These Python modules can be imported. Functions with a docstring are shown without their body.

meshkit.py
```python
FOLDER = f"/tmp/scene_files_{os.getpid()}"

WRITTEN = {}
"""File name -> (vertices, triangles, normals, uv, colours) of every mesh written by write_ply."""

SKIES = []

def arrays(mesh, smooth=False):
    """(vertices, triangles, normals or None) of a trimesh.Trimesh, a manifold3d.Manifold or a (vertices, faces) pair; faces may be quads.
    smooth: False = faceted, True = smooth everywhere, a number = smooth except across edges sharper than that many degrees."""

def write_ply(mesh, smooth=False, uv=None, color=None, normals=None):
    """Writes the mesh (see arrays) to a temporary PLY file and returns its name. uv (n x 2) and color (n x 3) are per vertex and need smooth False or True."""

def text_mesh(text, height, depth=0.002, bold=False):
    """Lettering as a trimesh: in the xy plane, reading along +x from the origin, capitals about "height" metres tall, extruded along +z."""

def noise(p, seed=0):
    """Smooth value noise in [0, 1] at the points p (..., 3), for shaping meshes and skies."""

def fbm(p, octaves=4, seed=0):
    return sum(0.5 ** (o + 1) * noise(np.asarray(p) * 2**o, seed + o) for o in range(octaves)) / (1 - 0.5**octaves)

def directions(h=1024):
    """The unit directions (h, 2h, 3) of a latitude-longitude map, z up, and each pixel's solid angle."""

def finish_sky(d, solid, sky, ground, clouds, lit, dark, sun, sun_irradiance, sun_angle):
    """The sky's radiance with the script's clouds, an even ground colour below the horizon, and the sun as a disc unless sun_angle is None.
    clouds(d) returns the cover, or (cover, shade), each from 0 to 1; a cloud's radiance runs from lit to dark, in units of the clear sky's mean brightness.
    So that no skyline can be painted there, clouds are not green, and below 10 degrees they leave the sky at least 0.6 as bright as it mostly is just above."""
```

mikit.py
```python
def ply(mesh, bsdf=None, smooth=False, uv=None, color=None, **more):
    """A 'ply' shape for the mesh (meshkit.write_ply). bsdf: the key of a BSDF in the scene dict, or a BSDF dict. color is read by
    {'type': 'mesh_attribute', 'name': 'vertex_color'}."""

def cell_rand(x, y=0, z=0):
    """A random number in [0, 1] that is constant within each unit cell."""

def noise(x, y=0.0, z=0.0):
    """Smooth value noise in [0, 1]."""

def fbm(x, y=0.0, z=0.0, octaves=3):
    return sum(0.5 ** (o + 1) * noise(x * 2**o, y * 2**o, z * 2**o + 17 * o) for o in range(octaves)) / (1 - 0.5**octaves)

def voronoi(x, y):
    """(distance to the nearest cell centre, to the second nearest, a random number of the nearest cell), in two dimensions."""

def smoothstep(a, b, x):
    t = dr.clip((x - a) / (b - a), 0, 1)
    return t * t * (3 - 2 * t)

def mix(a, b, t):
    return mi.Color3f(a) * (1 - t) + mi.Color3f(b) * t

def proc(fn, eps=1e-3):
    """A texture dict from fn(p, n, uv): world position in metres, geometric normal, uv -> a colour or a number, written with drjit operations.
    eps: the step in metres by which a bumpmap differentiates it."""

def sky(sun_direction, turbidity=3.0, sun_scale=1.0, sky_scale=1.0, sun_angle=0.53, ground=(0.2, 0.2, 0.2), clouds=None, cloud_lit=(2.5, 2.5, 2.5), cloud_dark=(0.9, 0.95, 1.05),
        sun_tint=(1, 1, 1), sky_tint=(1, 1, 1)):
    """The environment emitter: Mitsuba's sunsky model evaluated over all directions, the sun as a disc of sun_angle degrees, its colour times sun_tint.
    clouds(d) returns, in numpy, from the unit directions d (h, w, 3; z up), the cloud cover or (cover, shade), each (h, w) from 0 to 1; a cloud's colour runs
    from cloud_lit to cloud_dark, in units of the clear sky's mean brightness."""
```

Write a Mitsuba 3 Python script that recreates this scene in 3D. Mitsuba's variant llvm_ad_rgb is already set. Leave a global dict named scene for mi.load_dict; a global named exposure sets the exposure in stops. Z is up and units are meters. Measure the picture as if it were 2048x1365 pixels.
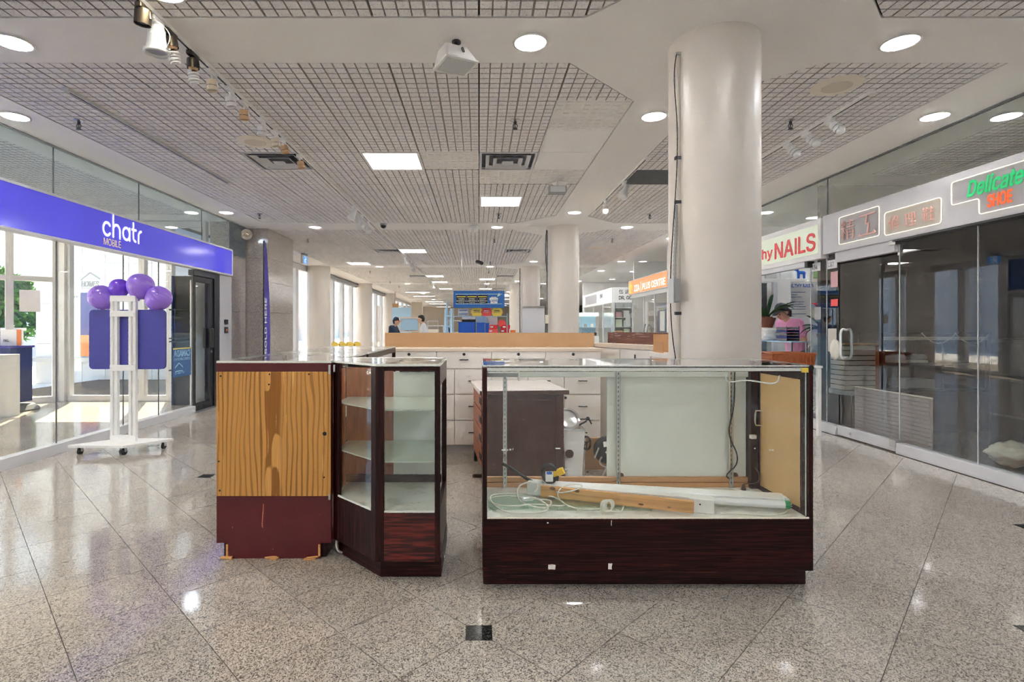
import math, random
import numpy as np, trimesh, manifold3d, drjit as dr, mitsuba as mi
import mikit, meshkit
from mikit import noise, fbm, cell_rand, smoothstep, mix
from shapely.geometry import Polygon, LineString, Point, box as sbox
from shapely import affinity, union_all

T = mi.ScalarTransform4f
scene, labels = {}, {}
random.seed(7)
RNG = np.random.default_rng(11)
F, CX, CY, CAMZ, CEIL = 1064.0, 958.0, 655.0, 1.235, 3.01

# ------------------------------------------------------------------ camera, sky, sun, exposure, lamp levels
exposure = 1.62
SUN, SKY = 5.5, 3.4
LAMP, PANEL = 255.0, 14.0                       # in units of the picture's white
scene['camera'] = {'type': 'perspective', 'fov_axis': 'x', 'fov': 2 * math.degrees(math.atan(1024 / F)), 'near_clip': 0.05, 'far_clip': 500.0,
                   'principal_point_offset_x': -(CX - 1024) / 2048, 'principal_point_offset_y': -(CY - 682.5) / 1365,
                   'to_world': T().look_at(origin=[0, 0, CAMZ], target=[0, 1, CAMZ], up=[0, 0, 1])}


def cloud_cover(d):
    n = meshkit.fbm(d * 3.0 + 4.0, 4)
    return np.clip((n - 0.48) * 5, 0, 1) * 0.7


scene['sky'] = mikit.sky(sun_direction=(-0.45, 0.89, 1.15), turbidity=3.5, sun_scale=SUN, sky_scale=SKY, ground=(0.4, 0.4, 0.4), clouds=cloud_cover)


# ------------------------------------------------------------------ helpers
def W(u, v, Y):
    """The point at distance Y that the photograph shows at (u, v)."""
    return np.array([(u - CX) / F * Y, Y, CAMZ - (v - CY) / F * Y])


def lin(c):
    c = np.asarray(c, float) / 255
    return [float(x) for x in np.where(c < 0.04045, c / 12.92, ((c + 0.055) / 1.055) ** 2.4)]


def rgb(v):
    return {'type': 'rgb', 'value': [float(x) for x in np.broadcast_to(v, 3)]}


def mat(name, color, rough=0.5, metal=0.0, spec=0.4, coat=0.0, tex=None, bump=None, bump_scale=1.0, two=True):
    d = {'type': 'principled', 'base_color': tex if tex else rgb(lin(color)), 'roughness': rough, 'metallic': metal, 'specular': spec}
    if coat:
        d['clearcoat'], d['clearcoat_gloss'] = coat, 0.95
    if bump:
        d = {'type': 'bumpmap', 'scale': bump_scale, 'nested_texture': bump, 'nested_bsdf': d}
    scene['m_' + name] = {'type': 'twosided', 'bsdf': d} if two else d
    return name


def numbered(name):
    if name not in scene and name not in labels and name not in USED:
        USED.add(name)
        return name
    k = 1
    while f'{name}_{k:03d}' in scene or f'{name}_{k:03d}' in USED:
        k += 1
    USED.add(f'{name}_{k:03d}')
    return f'{name}_{k:03d}'


USED = set()


def tagk(key, label=None, cat=None, group=None, kind=None):
    d = {}
    if label: d['label'] = label
    if cat: d['category'] = cat
    if group: d['group'] = group
    if kind: d['kind'] = kind
    if d: labels[key] = d
    return key


def thing(name, label, cat, group=None, kind=None):
    return tagk(numbered(name), label, cat, group, kind)


def put(key, mesh, m, smooth=False, emit=None, **kw):
    d = dict(mesh) if isinstance(mesh, dict) else mikit.ply(mesh, 'm_' + m, smooth, **kw)
    if emit is not None:
        d['emitter'] = {'type': 'area', 'radiance': rgb(np.asarray(emit) * 2.0 ** -exposure)}
    scene[key] = d
    return key


def part(root, name, mesh, m=None, smooth=False, label=None, emit=None, kind=None):
    key = numbered(f'{root}__{name}')
    put(key, mesh, m, smooth, emit)
    if label or kind: tagk(key, label, kind=kind)
    return key


def one(name, mesh, m, label, cat, group=None, smooth=False, emit=None, kind=None):
    """A thing that is one mesh."""
    return put(thing(name, label, cat, group, kind), mesh, m, smooth, emit)


def struct(name, mesh, m, smooth=False, label=None):
    return put(tagk(numbered(name), label, kind='structure'), mesh, m, smooth)


# -- meshes
_S = np.array([[sx, sy, sz] for sx in (-1, 1) for sy in (-1, 1) for sz in (-1, 1)], float)
_U = np.vstack([_S * np.where(np.arange(3) == k, 1.0, 0.8) for k in range(3)])
_H = trimesh.convex.convex_hull(_U)
_HI = [int(np.argmin(np.linalg.norm(_U - v, axis=1))) for v in _H.vertices]
_HF = np.array(_HI)[_H.faces]
_PLAIN = trimesh.creation.box((2, 2, 2))


def bx(x0, x1, y0, y1, z0, z1, b=0.002):
    lo, hi = np.array([min(x0, x1), min(y0, y1), min(z0, z1)]), np.array([max(x0, x1), max(y0, y1), max(z0, z1)])
    c, h = (lo + hi) / 2, (hi - lo) / 2
    b = min(b, 0.4 * h.min())
    if b <= 0:
        return trimesh.Trimesh(_PLAIN.vertices * h + c, _PLAIN.faces, process=False)
    v = np.vstack([_S * np.where(np.arange(3) == k, h, h - b) for k in range(3)])
    return trimesh.Trimesh(v + c, _HF, process=False)


def cat_(*ms):
    ms = [m for m in (ms[0] if len(ms) == 1 and isinstance(ms[0], (list, tuple)) else ms)]
    return trimesh.util.concatenate(ms)


def mv(m, M):
    m = m.copy()
    m.apply_transform(np.asarray(M, float))
    return m


def frame(o, x, y, z):
    M = np.eye(4)
    M[:3, 0], M[:3, 1], M[:3, 2], M[:3, 3] = x, y, z, o
    return M


def front(o): return frame(o, (1, 0, 0), (0, 0, 1), (0, -1, 0))       # a plane that faces the viewer
def onleft(o): return frame(o, (0, 1, 0), (0, 0, 1), (1, 0, 0))       # on the left-hand storefront
def onright(o): return frame(o, (0, -1, 0), (0, 0, 1), (-1, 0, 0))    # on the right-hand storefront


def rotz(a, o=(0, 0, 0)):
    c, s = math.cos(a), math.sin(a)
    return frame(o, (c, s, 0), (-s, c, 0), (0, 0, 1))


def basis(d):
    d = np.asarray(d, float)
    d = d / np.linalg.norm(d)
    a = np.cross(d, (0, 0, 1.0) if abs(d[2]) < 0.9 else (1.0, 0, 0))
    a /= np.linalg.norm(a)
    return a, np.cross(d, a), d


def cyl(p0, p1, r0, r1=None, n=16, caps=True):
    p0, p1 = np.asarray(p0, float), np.asarray(p1, float)
    r1 = r0 if r1 is None else r1
    a, b, d = basis(p1 - p0)
    t = np.arange(n) * 2 * np.pi / n
    ring = np.cos(t)[:, None] * a + np.sin(t)[:, None] * b
    v = np.vstack([p0 + ring * r0, p1 + ring * r1, [p0], [p1]])
    i = np.arange(n); j = (i + 1) % n
    f = [np.stack([i, j, j + n], 1), np.stack([i, j + n, i + n], 1)]
    if caps:
        f += [np.stack([j, i, i * 0 + 2 * n], 1), np.stack([i + n, j + n, i * 0 + 2 * n + 1], 1)]
    return trimesh.Trimesh(v, np.vstack(f), process=False)


def lathe(profile, o=(0, 0, 0), d=(0, 0, 1), n=24):
    """Revolves (r, h) pairs about the axis d through o."""
    a, b, d = basis(d)
    t = np.arange(n) * 2 * np.pi / n
    ring = np.cos(t)[:, None] * a + np.sin(t)[:, None] * b
    v = np.vstack([np.asarray(o) + ring * r + d * h for r, h in profile])
    f = []
    i = np.arange(n); j = (i + 1) % n
    for k in range(len(profile) - 1):
        A, B = k * n, (k + 1) * n
        f += [np.stack([A + i, A + j, B + j], 1), np.stack([A + i, B + j, B + i], 1)]
    return trimesh.Trimesh(v, np.vstack(f), process=False)


def spline(pts, n=60, closed=False):
    from scipy.interpolate import CubicSpline
    p = np.asarray(pts, float)
    if closed: p = np.vstack([p, p[:1]])
    s = np.concatenate([[0], np.cumsum(np.linalg.norm(np.diff(p, axis=0), axis=1) + 1e-9)])
    return CubicSpline(s, p, bc_type='periodic' if closed else 'not-a-knot' if len(p) > 3 else 'natural')(np.linspace(0, s[-1], n))


def tube(pts, r, n=8):
    """A round tube along the points, with closed ends."""
    p = np.asarray(pts, float)
    t = np.gradient(p, axis=0)
    t /= np.linalg.norm(t, axis=1, keepdims=True) + 1e-12
    a, _, _ = basis(t[0])
    A = []
    for k in range(len(p)):
        a = a - t[k] * np.dot(a, t[k]); a = a / (np.linalg.norm(a) + 1e-12); A.append(a)
    A = np.array(A); B = np.cross(t, A)
    ang = np.arange(n) * 2 * np.pi / n
    rr = np.broadcast_to(r, len(p))[:, None, None]
    v = (p[:, None] + rr * (np.cos(ang)[None, :, None] * A[:, None] + np.sin(ang)[None, :, None] * B[:, None])).reshape(-1, 3)
    i = np.arange(n); j = (i + 1) % n
    f = []
    for k in range(len(p) - 1):
        f += [np.stack([k * n + i, k * n + j, k * n + n + j], 1), np.stack([k * n + i, k * n + n + j, k * n + n + i], 1)]
    v = np.vstack([v, p[:1], p[-1:]]); m = len(p) * n
    f += [np.stack([j, i, i * 0 + m], 1), np.stack([(len(p) - 1) * n + i, (len(p) - 1) * n + j, i * 0 + m + 1], 1)]
    return trimesh.Trimesh(v, np.vstack(f), process=False)


def ball(o, r, sub=2, scale=(1, 1, 1)):
    m = trimesh.creation.icosphere(subdivisions=sub, radius=r)
    m.apply_scale(scale); m.apply_translation(o)
    return m


def ext(poly, depth, M=None):
    g = [x for x in getattr(poly, 'geoms', [poly]) if x.area > 1e-9]
    m = trimesh.util.concatenate([trimesh.creation.extrude_polygon(x, depth, engine='earcut') for x in g])
    return m if M is None else mv(m, M)


def rrect(x0, y0, x1, y1, r):
    return sbox(x0 + r, y0 + r, x1 - r, y1 - r).buffer(r, 6)


def quad(a, b, c, d):
    return trimesh.Trimesh(np.array([a, b, c, d], float), [[0, 1, 2], [0, 2, 3]], process=False)


def words(s, h, M, depth=0.002, bold=False, width=None, shear=0.0, mirror=False, center=False):
    ms, x = [], 0.0                                 # a plain bar for each capital I
    for i, seg in enumerate(s.split('I')):
        if i:
            b = (0.17 if bold else 0.12) * h
            ms.append(bx(x, x + b, 0, h, 0, depth, 0)); x += b + 0.13 * h
        if seg:
            g = meshkit.text_mesh(seg, h, depth, bold)
            g.vertices[:, 0] += x - g.bounds[0, 0]
            x = g.bounds[1, 0] + 0.13 * h; ms.append(g)
    m = cat_(ms)
    if shear: m.vertices[:, 0] += m.vertices[:, 1] * shear
    w = m.bounds[1, 0] - m.bounds[0, 0]
    m.vertices[:, 0] -= m.bounds[0, 0]
    if width: m.vertices[:, 0] *= width / w; w = width
    if mirror: m.vertices[:, 0] = w - m.vertices[:, 0]; m.invert()
    if center: m.vertices[:, 0] -= w / 2
    return mv(m, M)


GLYPHS = {
    '精': '35,52 35,58 58,59 58,65 40,65 40,70 58,70 58,76 38,76 38,82 58,82 58,90 64,90 65,82 86,82 87,81 87,76 65,76 65,70 85,70 85,65 65,65 65,59 89,58 89,52|41,46 83,46 83,5 80,1 67,0 65,5 65,6 76,6 76,16 49,16 48,0 41,0;48,22 76,21 76,29 48,29;48,35 76,34 76,41 48,41|23,65 27,75 28,83 34,82 28,62 23,61|4,13 0,21 2,22 8,34 13,49 12,50 1,50 1,57 14,57 14,89 21,89 21,57 32,57 32,50 22,50 21,48 33,32 33,29 30,25 28,25 23,37 21,37 21,1 14,1 14,31 12,31 9,21|5,74 2,82 7,83 9,79 9,75 12,68 11,61 7,61',
    '工': '0,7 39,8 39,63 5,63 5,70 81,70 81,63 47,63 47,8 86,7 86,0 0,0',
    '修': '27,62 34,63 39,67 39,69 47,78 53,90 59,88 55,79 84,79 87,77 82,67 71,56 77,52 91,49 91,48 88,43 84,43 64,52 55,47 39,42 37,42 36,45 34,45 34,16 27,16;52,73 54,68 64,60 69,62 77,72 76,73;34,49 42,49 58,55 58,57 49,65 49,67 46,67 46,65 40,59 34,61|41,1 38,7 53,9 65,13 78,20 82,25 89,23 83,16 64,6 46,1|43,20 45,22 55,24 66,29 74,36 79,34 70,25 55,18 46,16|42,34 48,35 60,41 64,45 70,44 69,41 67,41 62,36 47,29 45,29 44,32 42,32|0,48 0,50 7,58 15,73 20,89 26,88 27,85 19,66 19,0 13,0 13,53 11,53 5,43 3,43 2,47',
    '理': '27,0 27,7 56,8 56,20 34,20 34,27 56,28 56,39 35,39 35,82 84,82 84,39 63,39 63,28 86,27 86,21 85,20 63,20 63,8 89,7 89,0;63,64 77,63 77,76 63,76;77,56 63,57 63,45 77,45;42,46 56,45 56,57 42,57;42,64 56,63 56,76 42,76|0,15 11,18 12,20 12,45 1,46 1,52 12,52 12,73 1,73 0,80 30,80 30,73 19,73 19,52 29,52 29,45 19,45 19,22 30,24 31,17 2,7 0,10',
    '鞋': '41,4 41,11 62,11 62,27 45,27 45,34 62,34 62,46 69,46 69,34 85,34 86,33 86,27 69,27 69,12 88,11 88,4|44,49 44,56 62,56 62,70 46,70 46,76 47,77 62,77 62,89 69,89 69,77 85,77 85,70 69,70 69,57 87,56 87,49|0,24 19,25 19,31 4,31 3,32 3,54 4,55 19,55 19,60 9,61 9,75 0,75 0,81 9,81 9,90 15,90 15,81 29,81 29,89 36,90 36,81 44,81 44,75 36,75 36,61 25,61 25,56 40,55 40,31 25,31 25,25 43,24 43,18 26,18 25,16 25,0 19,0 19,18 0,18;34,48 25,49 25,37 34,37;16,75 15,67 29,67 29,75;10,38 19,37 19,49 10,49',
    '伍': '26,4 26,11 40,11 45,39 45,45 31,45 31,52 47,52 50,71 50,75 30,75 30,82 86,82 86,75 57,75 54,53 80,52 77,11 89,11 89,4;53,45 47,11 68,11 70,12 73,45|0,48 0,52 6,57 14,69 22,85 22,88 23,89 29,88 30,86 21,68 21,1 20,0 14,0 14,55 12,55 9,49 4,44',
    '國': '0,0 0,85 80,85 80,0 73,0 72,4 8,4 7,0;8,78 7,11 73,11 73,78 57,78 57,76 66,71 63,67 61,67 56,72 52,73 55,76 55,78|12,60 12,65 41,65 40,76 47,76 47,65 68,65 68,60 48,59 49,46 51,40 53,40 56,46 58,55 64,54 61,43 56,33 54,32 54,29 61,21 64,25 64,31 67,30 69,28 67,18 64,15 59,15 56,16 49,24 42,17 36,14 33,17 33,19 40,23 47,31 43,45 42,60|11,23 11,26 40,31 39,25 13,20|15,54 37,54 37,35 15,35;20,41 22,39 31,39 32,41 32,49 30,50 21,50 20,48',
}


def hanzi(s, h, M, depth=0.004, gap=0.25, thin=0.0):
    ms, x = [], 0.0
    for ch in s:
        polys = []
        for p in GLYPHS[ch].split('|'):
            rings = [[tuple(map(float, q.split(','))) for q in r.split(' ')] for r in p.split(';')]
            polys.append(Polygon(rings[0], rings[1:]).buffer(0))
        g = union_all(polys)
        if thin: g = g.buffer(-thin)
        k = h / 90.0
        g = affinity.affine_transform(g, [k, 0, 0, k, x, 0])
        ms.append(ext(g, depth)); x += h * (1 + gap)
    return mv(cat_(ms), M)


# ------------------------------------------------------------------ materials
def t_granite(p, n, uv):
    a, b = (p.x + p.y) * 1.76776, (p.x - p.y) * 1.76776          # tile indices of the 0.4 m diagonal grid
    tone = 0.90 + 0.15 * cell_rand(dr.floor(a - 0.8), dr.floor(b + 0.8))
    g = 0.5 * noise(p.x * 200, p.y * 200, p.z * 200) + 0.5 * noise(p.x * 420 + 9, p.y * 420, p.z * 420)
    c = mix(lin((78, 72, 66)), lin((196, 186, 173)), smoothstep(0.24, 0.62, g))
    c = mix(c, lin((234, 228, 220)), smoothstep(0.66, 0.80, noise(p.x * 290 + 31, p.y * 290, p.z * 290)) * 0.6)
    c = mix(c, lin((24, 22, 20)), smoothstep(0.72, 0.82, noise(p.x * 330 + 77, p.y * 330, p.z * 330 + 5)) * 0.6)
    return c * tone * 0.80


def t_pillar(p, n, uv):
    g = 0.5 * noise(p.x * 120, p.y * 120, p.z * 120) + 0.5 * noise(p.x * 270 + 9, p.y * 270, p.z * 270)
    return mix(lin((112, 102, 94)), lin((206, 197, 187)), smoothstep(0.22, 0.72, g))


def t_black_granite(p, n, uv):
    g = noise(p.x * 220, p.y * 220, 3)
    return mix(lin((20, 21, 20)), lin((62, 64, 62)), smoothstep(0.45, 0.85, g))


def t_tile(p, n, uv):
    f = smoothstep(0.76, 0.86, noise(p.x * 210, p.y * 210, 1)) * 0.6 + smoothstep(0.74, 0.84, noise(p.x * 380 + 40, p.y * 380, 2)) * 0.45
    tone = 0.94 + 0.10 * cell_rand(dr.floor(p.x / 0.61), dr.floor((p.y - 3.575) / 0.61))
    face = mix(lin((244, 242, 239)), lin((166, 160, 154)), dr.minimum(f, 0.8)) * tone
    return mix(face, lin((156, 151, 146)), dr.select(p.z > CEIL + 0.0048, 1.0, 0.0))   # groove shade painted in: score bottoms and sides turned grey by height


def t_far_tile(p, n, uv):
    a, b = p.x / 0.07625, (p.y - 3.575) / 0.07625
    e = dr.minimum(dr.minimum(a - dr.floor(a), 1 - (a - dr.floor(a))), dr.minimum(b - dr.floor(b), 1 - (b - dr.floor(b))))
    return mix(lin((120, 116, 112)), lin((232, 229, 224)), smoothstep(0.03, 0.09, e))


def t_ply(p, n, uv):
    x, z = p.x, p.z
    w = x + 0.030 * (fbm(x * 7, z * 1.6, 4) - 0.5) * 2 + 0.014 * noise(x * 22, z * 5, 9)
    d = dr.abs(w + 1.086) + 0.018 * noise(z * 7, 3.0)             # distance from the cathedral figure in the middle
    s = 0.5 + 0.5 * dr.sin(w * 235 + 2.6 * noise(x * 11, z * 2.2, 2))
    line = smoothstep(0.55, 0.98, s) * (0.35 + 0.65 * noise(x * 14, z * 3, 6))
    c = mix(lin((196, 141, 74)), lin((133, 84, 34)), line)
    blot = 1 - smoothstep(0.034, 0.050, d)
    c = mix(c, lin((140, 88, 36)), blot * smoothstep(0.26, 0.36, noise(x * 22, z * 6.5, 1)))
    c = mix(c, lin((204, 150, 82)), smoothstep(0.66, 0.72, noise(x * 24 + 3, z * 5.2, 8)) * (1 - smoothstep(0.03, 0.06, d)))
    c = mix(c, lin((228, 180, 105)), smoothstep(0.90, 0.96, noise(x * 150, z * 4, 3)) * 0.8)
    q = 0.6 * noise(x * 300, z * 9, 5) + 0.4
    return c * (0.85 + 0.22 * q)


def t_mahogany(p, n, uv):
    g = 0.55 * noise(p.x * 6 + p.y * 6, p.z * 160) + 0.45 * noise(p.x * 14 + p.y * 14, p.z * 420)
    c = mix(lin((20, 5, 5)), lin((50, 11, 10)), smoothstep(0.30, 0.85, g))
    c = mix(c, lin((104, 44, 28)), smoothstep(0.80, 0.95, noise(p.x * 9, p.z * 260, 7)) * 0.35 * (1 - smoothstep(0.09, 0.20, p.z)))
    return c * (0.75 + 0.4 * fbm(p.x * 3, p.y * 3, p.z * 6))


def t_mahogany_red(p, n, uv):
    g = 0.55 * noise(p.x * 9 + p.y * 6, p.z * 120) + 0.45 * noise(p.x * 18 + p.y * 14, p.z * 300)
    return mix(lin((34, 9, 9)), lin((104, 30, 26)), smoothstep(0.30, 0.85, g)) * (0.75 + 0.4 * fbm(p.x * 5, p.y * 3, p.z * 6))


def t_mahogany_up(p, n, uv):
    g = 0.6 * noise(p.x * 140, p.y * 140, p.z * 5) + 0.4 * noise(p.x * 400, p.y * 400, p.z * 12)
    return mix(lin((20, 7, 7)), lin((58, 19, 16)), smoothstep(0.30, 0.9, g))


def t_maroon(p, n, uv):
    c = mix(lin((66, 13, 20)), lin((92, 22, 28)), fbm(p.x * 5, p.y * 5, p.z * 5))
    scr = smoothstep(0.985, 0.992, noise(p.x * 60, p.z * 60, 3)) * 0.8
    crack = 1 - smoothstep(0.0018, 0.0036, dr.abs(p.x + 1.155 + 0.012 * (noise(p.z * 22, 1.0) - 0.5)))
    crack = crack * smoothstep(0.16, 0.17, p.z) * (1 - smoothstep(0.285, 0.295, p.z))
    return mix(mix(c, lin((176, 140, 130)), scr), lin((178, 106, 78)), crack)


def t_brown_lam(p, n, uv):
    g = 0.6 * noise(p.x * 7, p.y * 7, p.z * 3) + 0.4 * noise(p.x * 40, p.y * 40, p.z * 14)
    scr = smoothstep(0.955, 0.975, noise(p.x * 34, p.y * 34, p.z * 34)) * 0.5
    return mix(mix(lin((58, 36, 32)), lin((78, 50, 44)), g), lin((150, 132, 122)), scr)


def t_brown_board(p, n, uv):
    g = noise(p.x * 9 + p.y * 9, p.z * 120)
    s = smoothstep(0.60, 0.8, noise(p.x * 16, p.y * 16, p.z * 90)) * smoothstep(1.10, 1.16, p.z)
    return mix(mix(lin((82, 50, 40)), lin((112, 72, 58)), g), lin((158, 150, 148)), s * 0.6)


def t_redwood(p, n, uv):
    g = 0.6 * noise(p.x * 60, p.y * 60, p.z * 5) + 0.4 * noise(p.x * 150, p.y * 150, p.z * 12)
    return mix(lin((120, 62, 40)), lin((166, 96, 64)), g)


def t_mdf(p, n, uv):
    g = noise(p.x * 260, p.y * 260, p.z * 260)
    return mix(lin((166, 130, 94)), lin((186, 150, 112)), 0.5 * g + 0.5 * fbm(p.x * 4, p.y * 4, p.z * 4))


def t_pine(p, n, uv):
    a = p.x * 0.95 - p.y * 0.29
    g = noise(a * 5, p.z * 130 + 2 * noise(a * 7, 2.0), 3)
    k = smoothstep(0.83, 0.90, noise(a * 16, p.z * 30, 5))
    return mix(mix(lin((186, 132, 78)), lin((214, 164, 106)), g), lin((112, 66, 32)), k)


def t_front_chips(p, n, uv):
    c = t_mahogany(p, n, uv)

    def chip(cx, cz, w, h):
        wob = 0.004 * (noise(p.x * 90 + cx * 50, p.z * 90) - 0.5)
        return (1 - smoothstep(w - 0.0012, w, dr.abs(p.x - cx + wob))) * (1 - smoothstep(h - 0.0012, h, dr.abs(p.z - cz + wob)))
    k = chip(0.342, 0.107, 0.017, 0.012) + chip(0.616, 0.110, 0.010, 0.014) + chip(0.623, 0.315, 0.0018, 0.013) + chip(0.324, 0.316, 0.005, 0.003)
    return mix(c, lin((236, 230, 222)), dr.minimum(k, 1.0))


def t_wicker(p, n, uv):
    a = dr.sin(p.z * 420) * dr.sin((p.x + p.y) * 300)
    return mix(lin((96, 46, 22)), lin((186, 104, 58)), smoothstep(-0.5, 0.6, a))


def t_leaf(p, n, uv):
    return mix(lin((28, 62, 30)), lin((92, 140, 66)), noise(p.x * 9, p.y * 9, p.z * 9))


def t_concrete(p, n, uv):
    return mix(lin((196, 194, 188)), lin((226, 224, 218)), fbm(p.x * 2, p.y * 2, p.z * 2))


def t_deck(p, n, uv):
    d = smoothstep(0.88, 0.94, noise(p.x * 120, p.y * 120)) * 0.6 + smoothstep(0.62, 0.8, fbm(p.x * 9, p.y * 14, 2)) * 0.25
    return mix(lin((226, 224, 214)), lin((150, 142, 128)), dr.minimum(d, 0.7))


def t_desk_top(p, n, uv):
    return mix(lin((188, 178, 172)), lin((206, 196, 190)), noise(p.x * 6, p.y * 90))


P = mikit.proc
mat('granite', None, 0.10, spec=0.55, tex=P(t_granite))
mat('granite_pillar', None, 0.13, spec=0.5, tex=P(t_pillar))
mat('black_granite', None, 0.12, tex=P(t_black_granite))
mat('grout', (78, 70, 62), 0.7)
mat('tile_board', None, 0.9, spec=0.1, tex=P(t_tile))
mat('tile_far', None, 0.9, spec=0.1, tex=P(t_far_tile))
mat('tile_plain', (248, 248, 246), 0.85, spec=0.15)
mat('tile_bright', (240, 238, 233), 0.85, spec=0.15)
mat('plaster', (240, 238, 234), 0.8, spec=0.2)
mat('roof_dark', (70, 68, 66), 0.9)
mat('column_paint', (216, 208, 199), 0.42, spec=0.35)
mat('white_paint', (236, 234, 230), 0.45)
mat('white_gloss', (242, 242, 240), 0.2)
mat('cream', (226, 214, 192), 0.4)
mat('tan_plastic', (200, 164, 124), 0.4)
mat('beige', (236, 227, 210), 0.5)
mat('beige_dark', (212, 202, 186), 0.7)
mat('alu', (190, 190, 190), 0.35, metal=0.75)
mat('alu_white', (214, 214, 216), 0.35, metal=0.2)
mat('steel', (200, 200, 198), 0.22, metal=1.0)
mat('chrome', (225, 225, 225), 0.08, metal=1.0)
mat('dark_metal', (52, 52, 54), 0.35, metal=0.5)
mat('black', (22, 22, 24), 0.4)
mat('black_rubber', (34, 34, 36), 0.65)
mat('grey', (150, 152, 152), 0.5)
mat('grey_light', (196, 198, 198), 0.5)
mat('grey_dark', (92, 94, 96), 0.5)
mat('conduit_paint', (206, 198, 186), 0.45)
mat('white_mark', (238, 238, 235), 0.5)
mat('black_mark', (26, 26, 28), 0.5)
mat('plywood', None, 0.38, spec=0.3, tex=P(t_ply))
mat('mahogany', None, 0.30, spec=0.2, tex=P(t_mahogany))
mat('mahogany_front', None, 0.32, spec=0.15, tex=P(t_front_chips))
mat('mahogany_up', None, 0.30, spec=0.2, tex=P(t_mahogany_up))
mat('maroon', None, 0.32, spec=0.4, tex=P(t_maroon))
mat('brown_laminate', None, 0.32, spec=0.4, tex=P(t_brown_lam))
mat('brown_board', None, 0.4, tex=P(t_brown_board))
mat('redwood', None, 0.4, tex=P(t_redwood))
mat('mdf', None, 0.7, spec=0.2, tex=P(t_mdf))
mat('pine', None, 0.5, tex=P(t_pine))
mat('melamine', (232, 226, 218), 0.35)
mat('melamine_edge', (214, 198, 180), 0.5)
mat('desk_top', None, 0.3, tex=P(t_desk_top))
mat('deck_white', None, 0.4, tex=P(t_deck))
mat('panel_tan', (196, 160, 112), 0.6)
mat('panel_white', (222, 224, 216), 0.4)
mat('rail_wood', (180, 134, 90), 0.5)
mat('cord_white', (226, 222, 208), 0.5)
mat('yellow', (236, 190, 40), 0.45)
mat('green_cap', (20, 128, 72), 0.4)
mat('balloon', (150, 112, 214), 0.22, spec=0.5)
mat('balloon_dark', (112, 66, 200), 0.22, spec=0.5)
mat('navy_panel', (60, 58, 134), 0.5)
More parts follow.
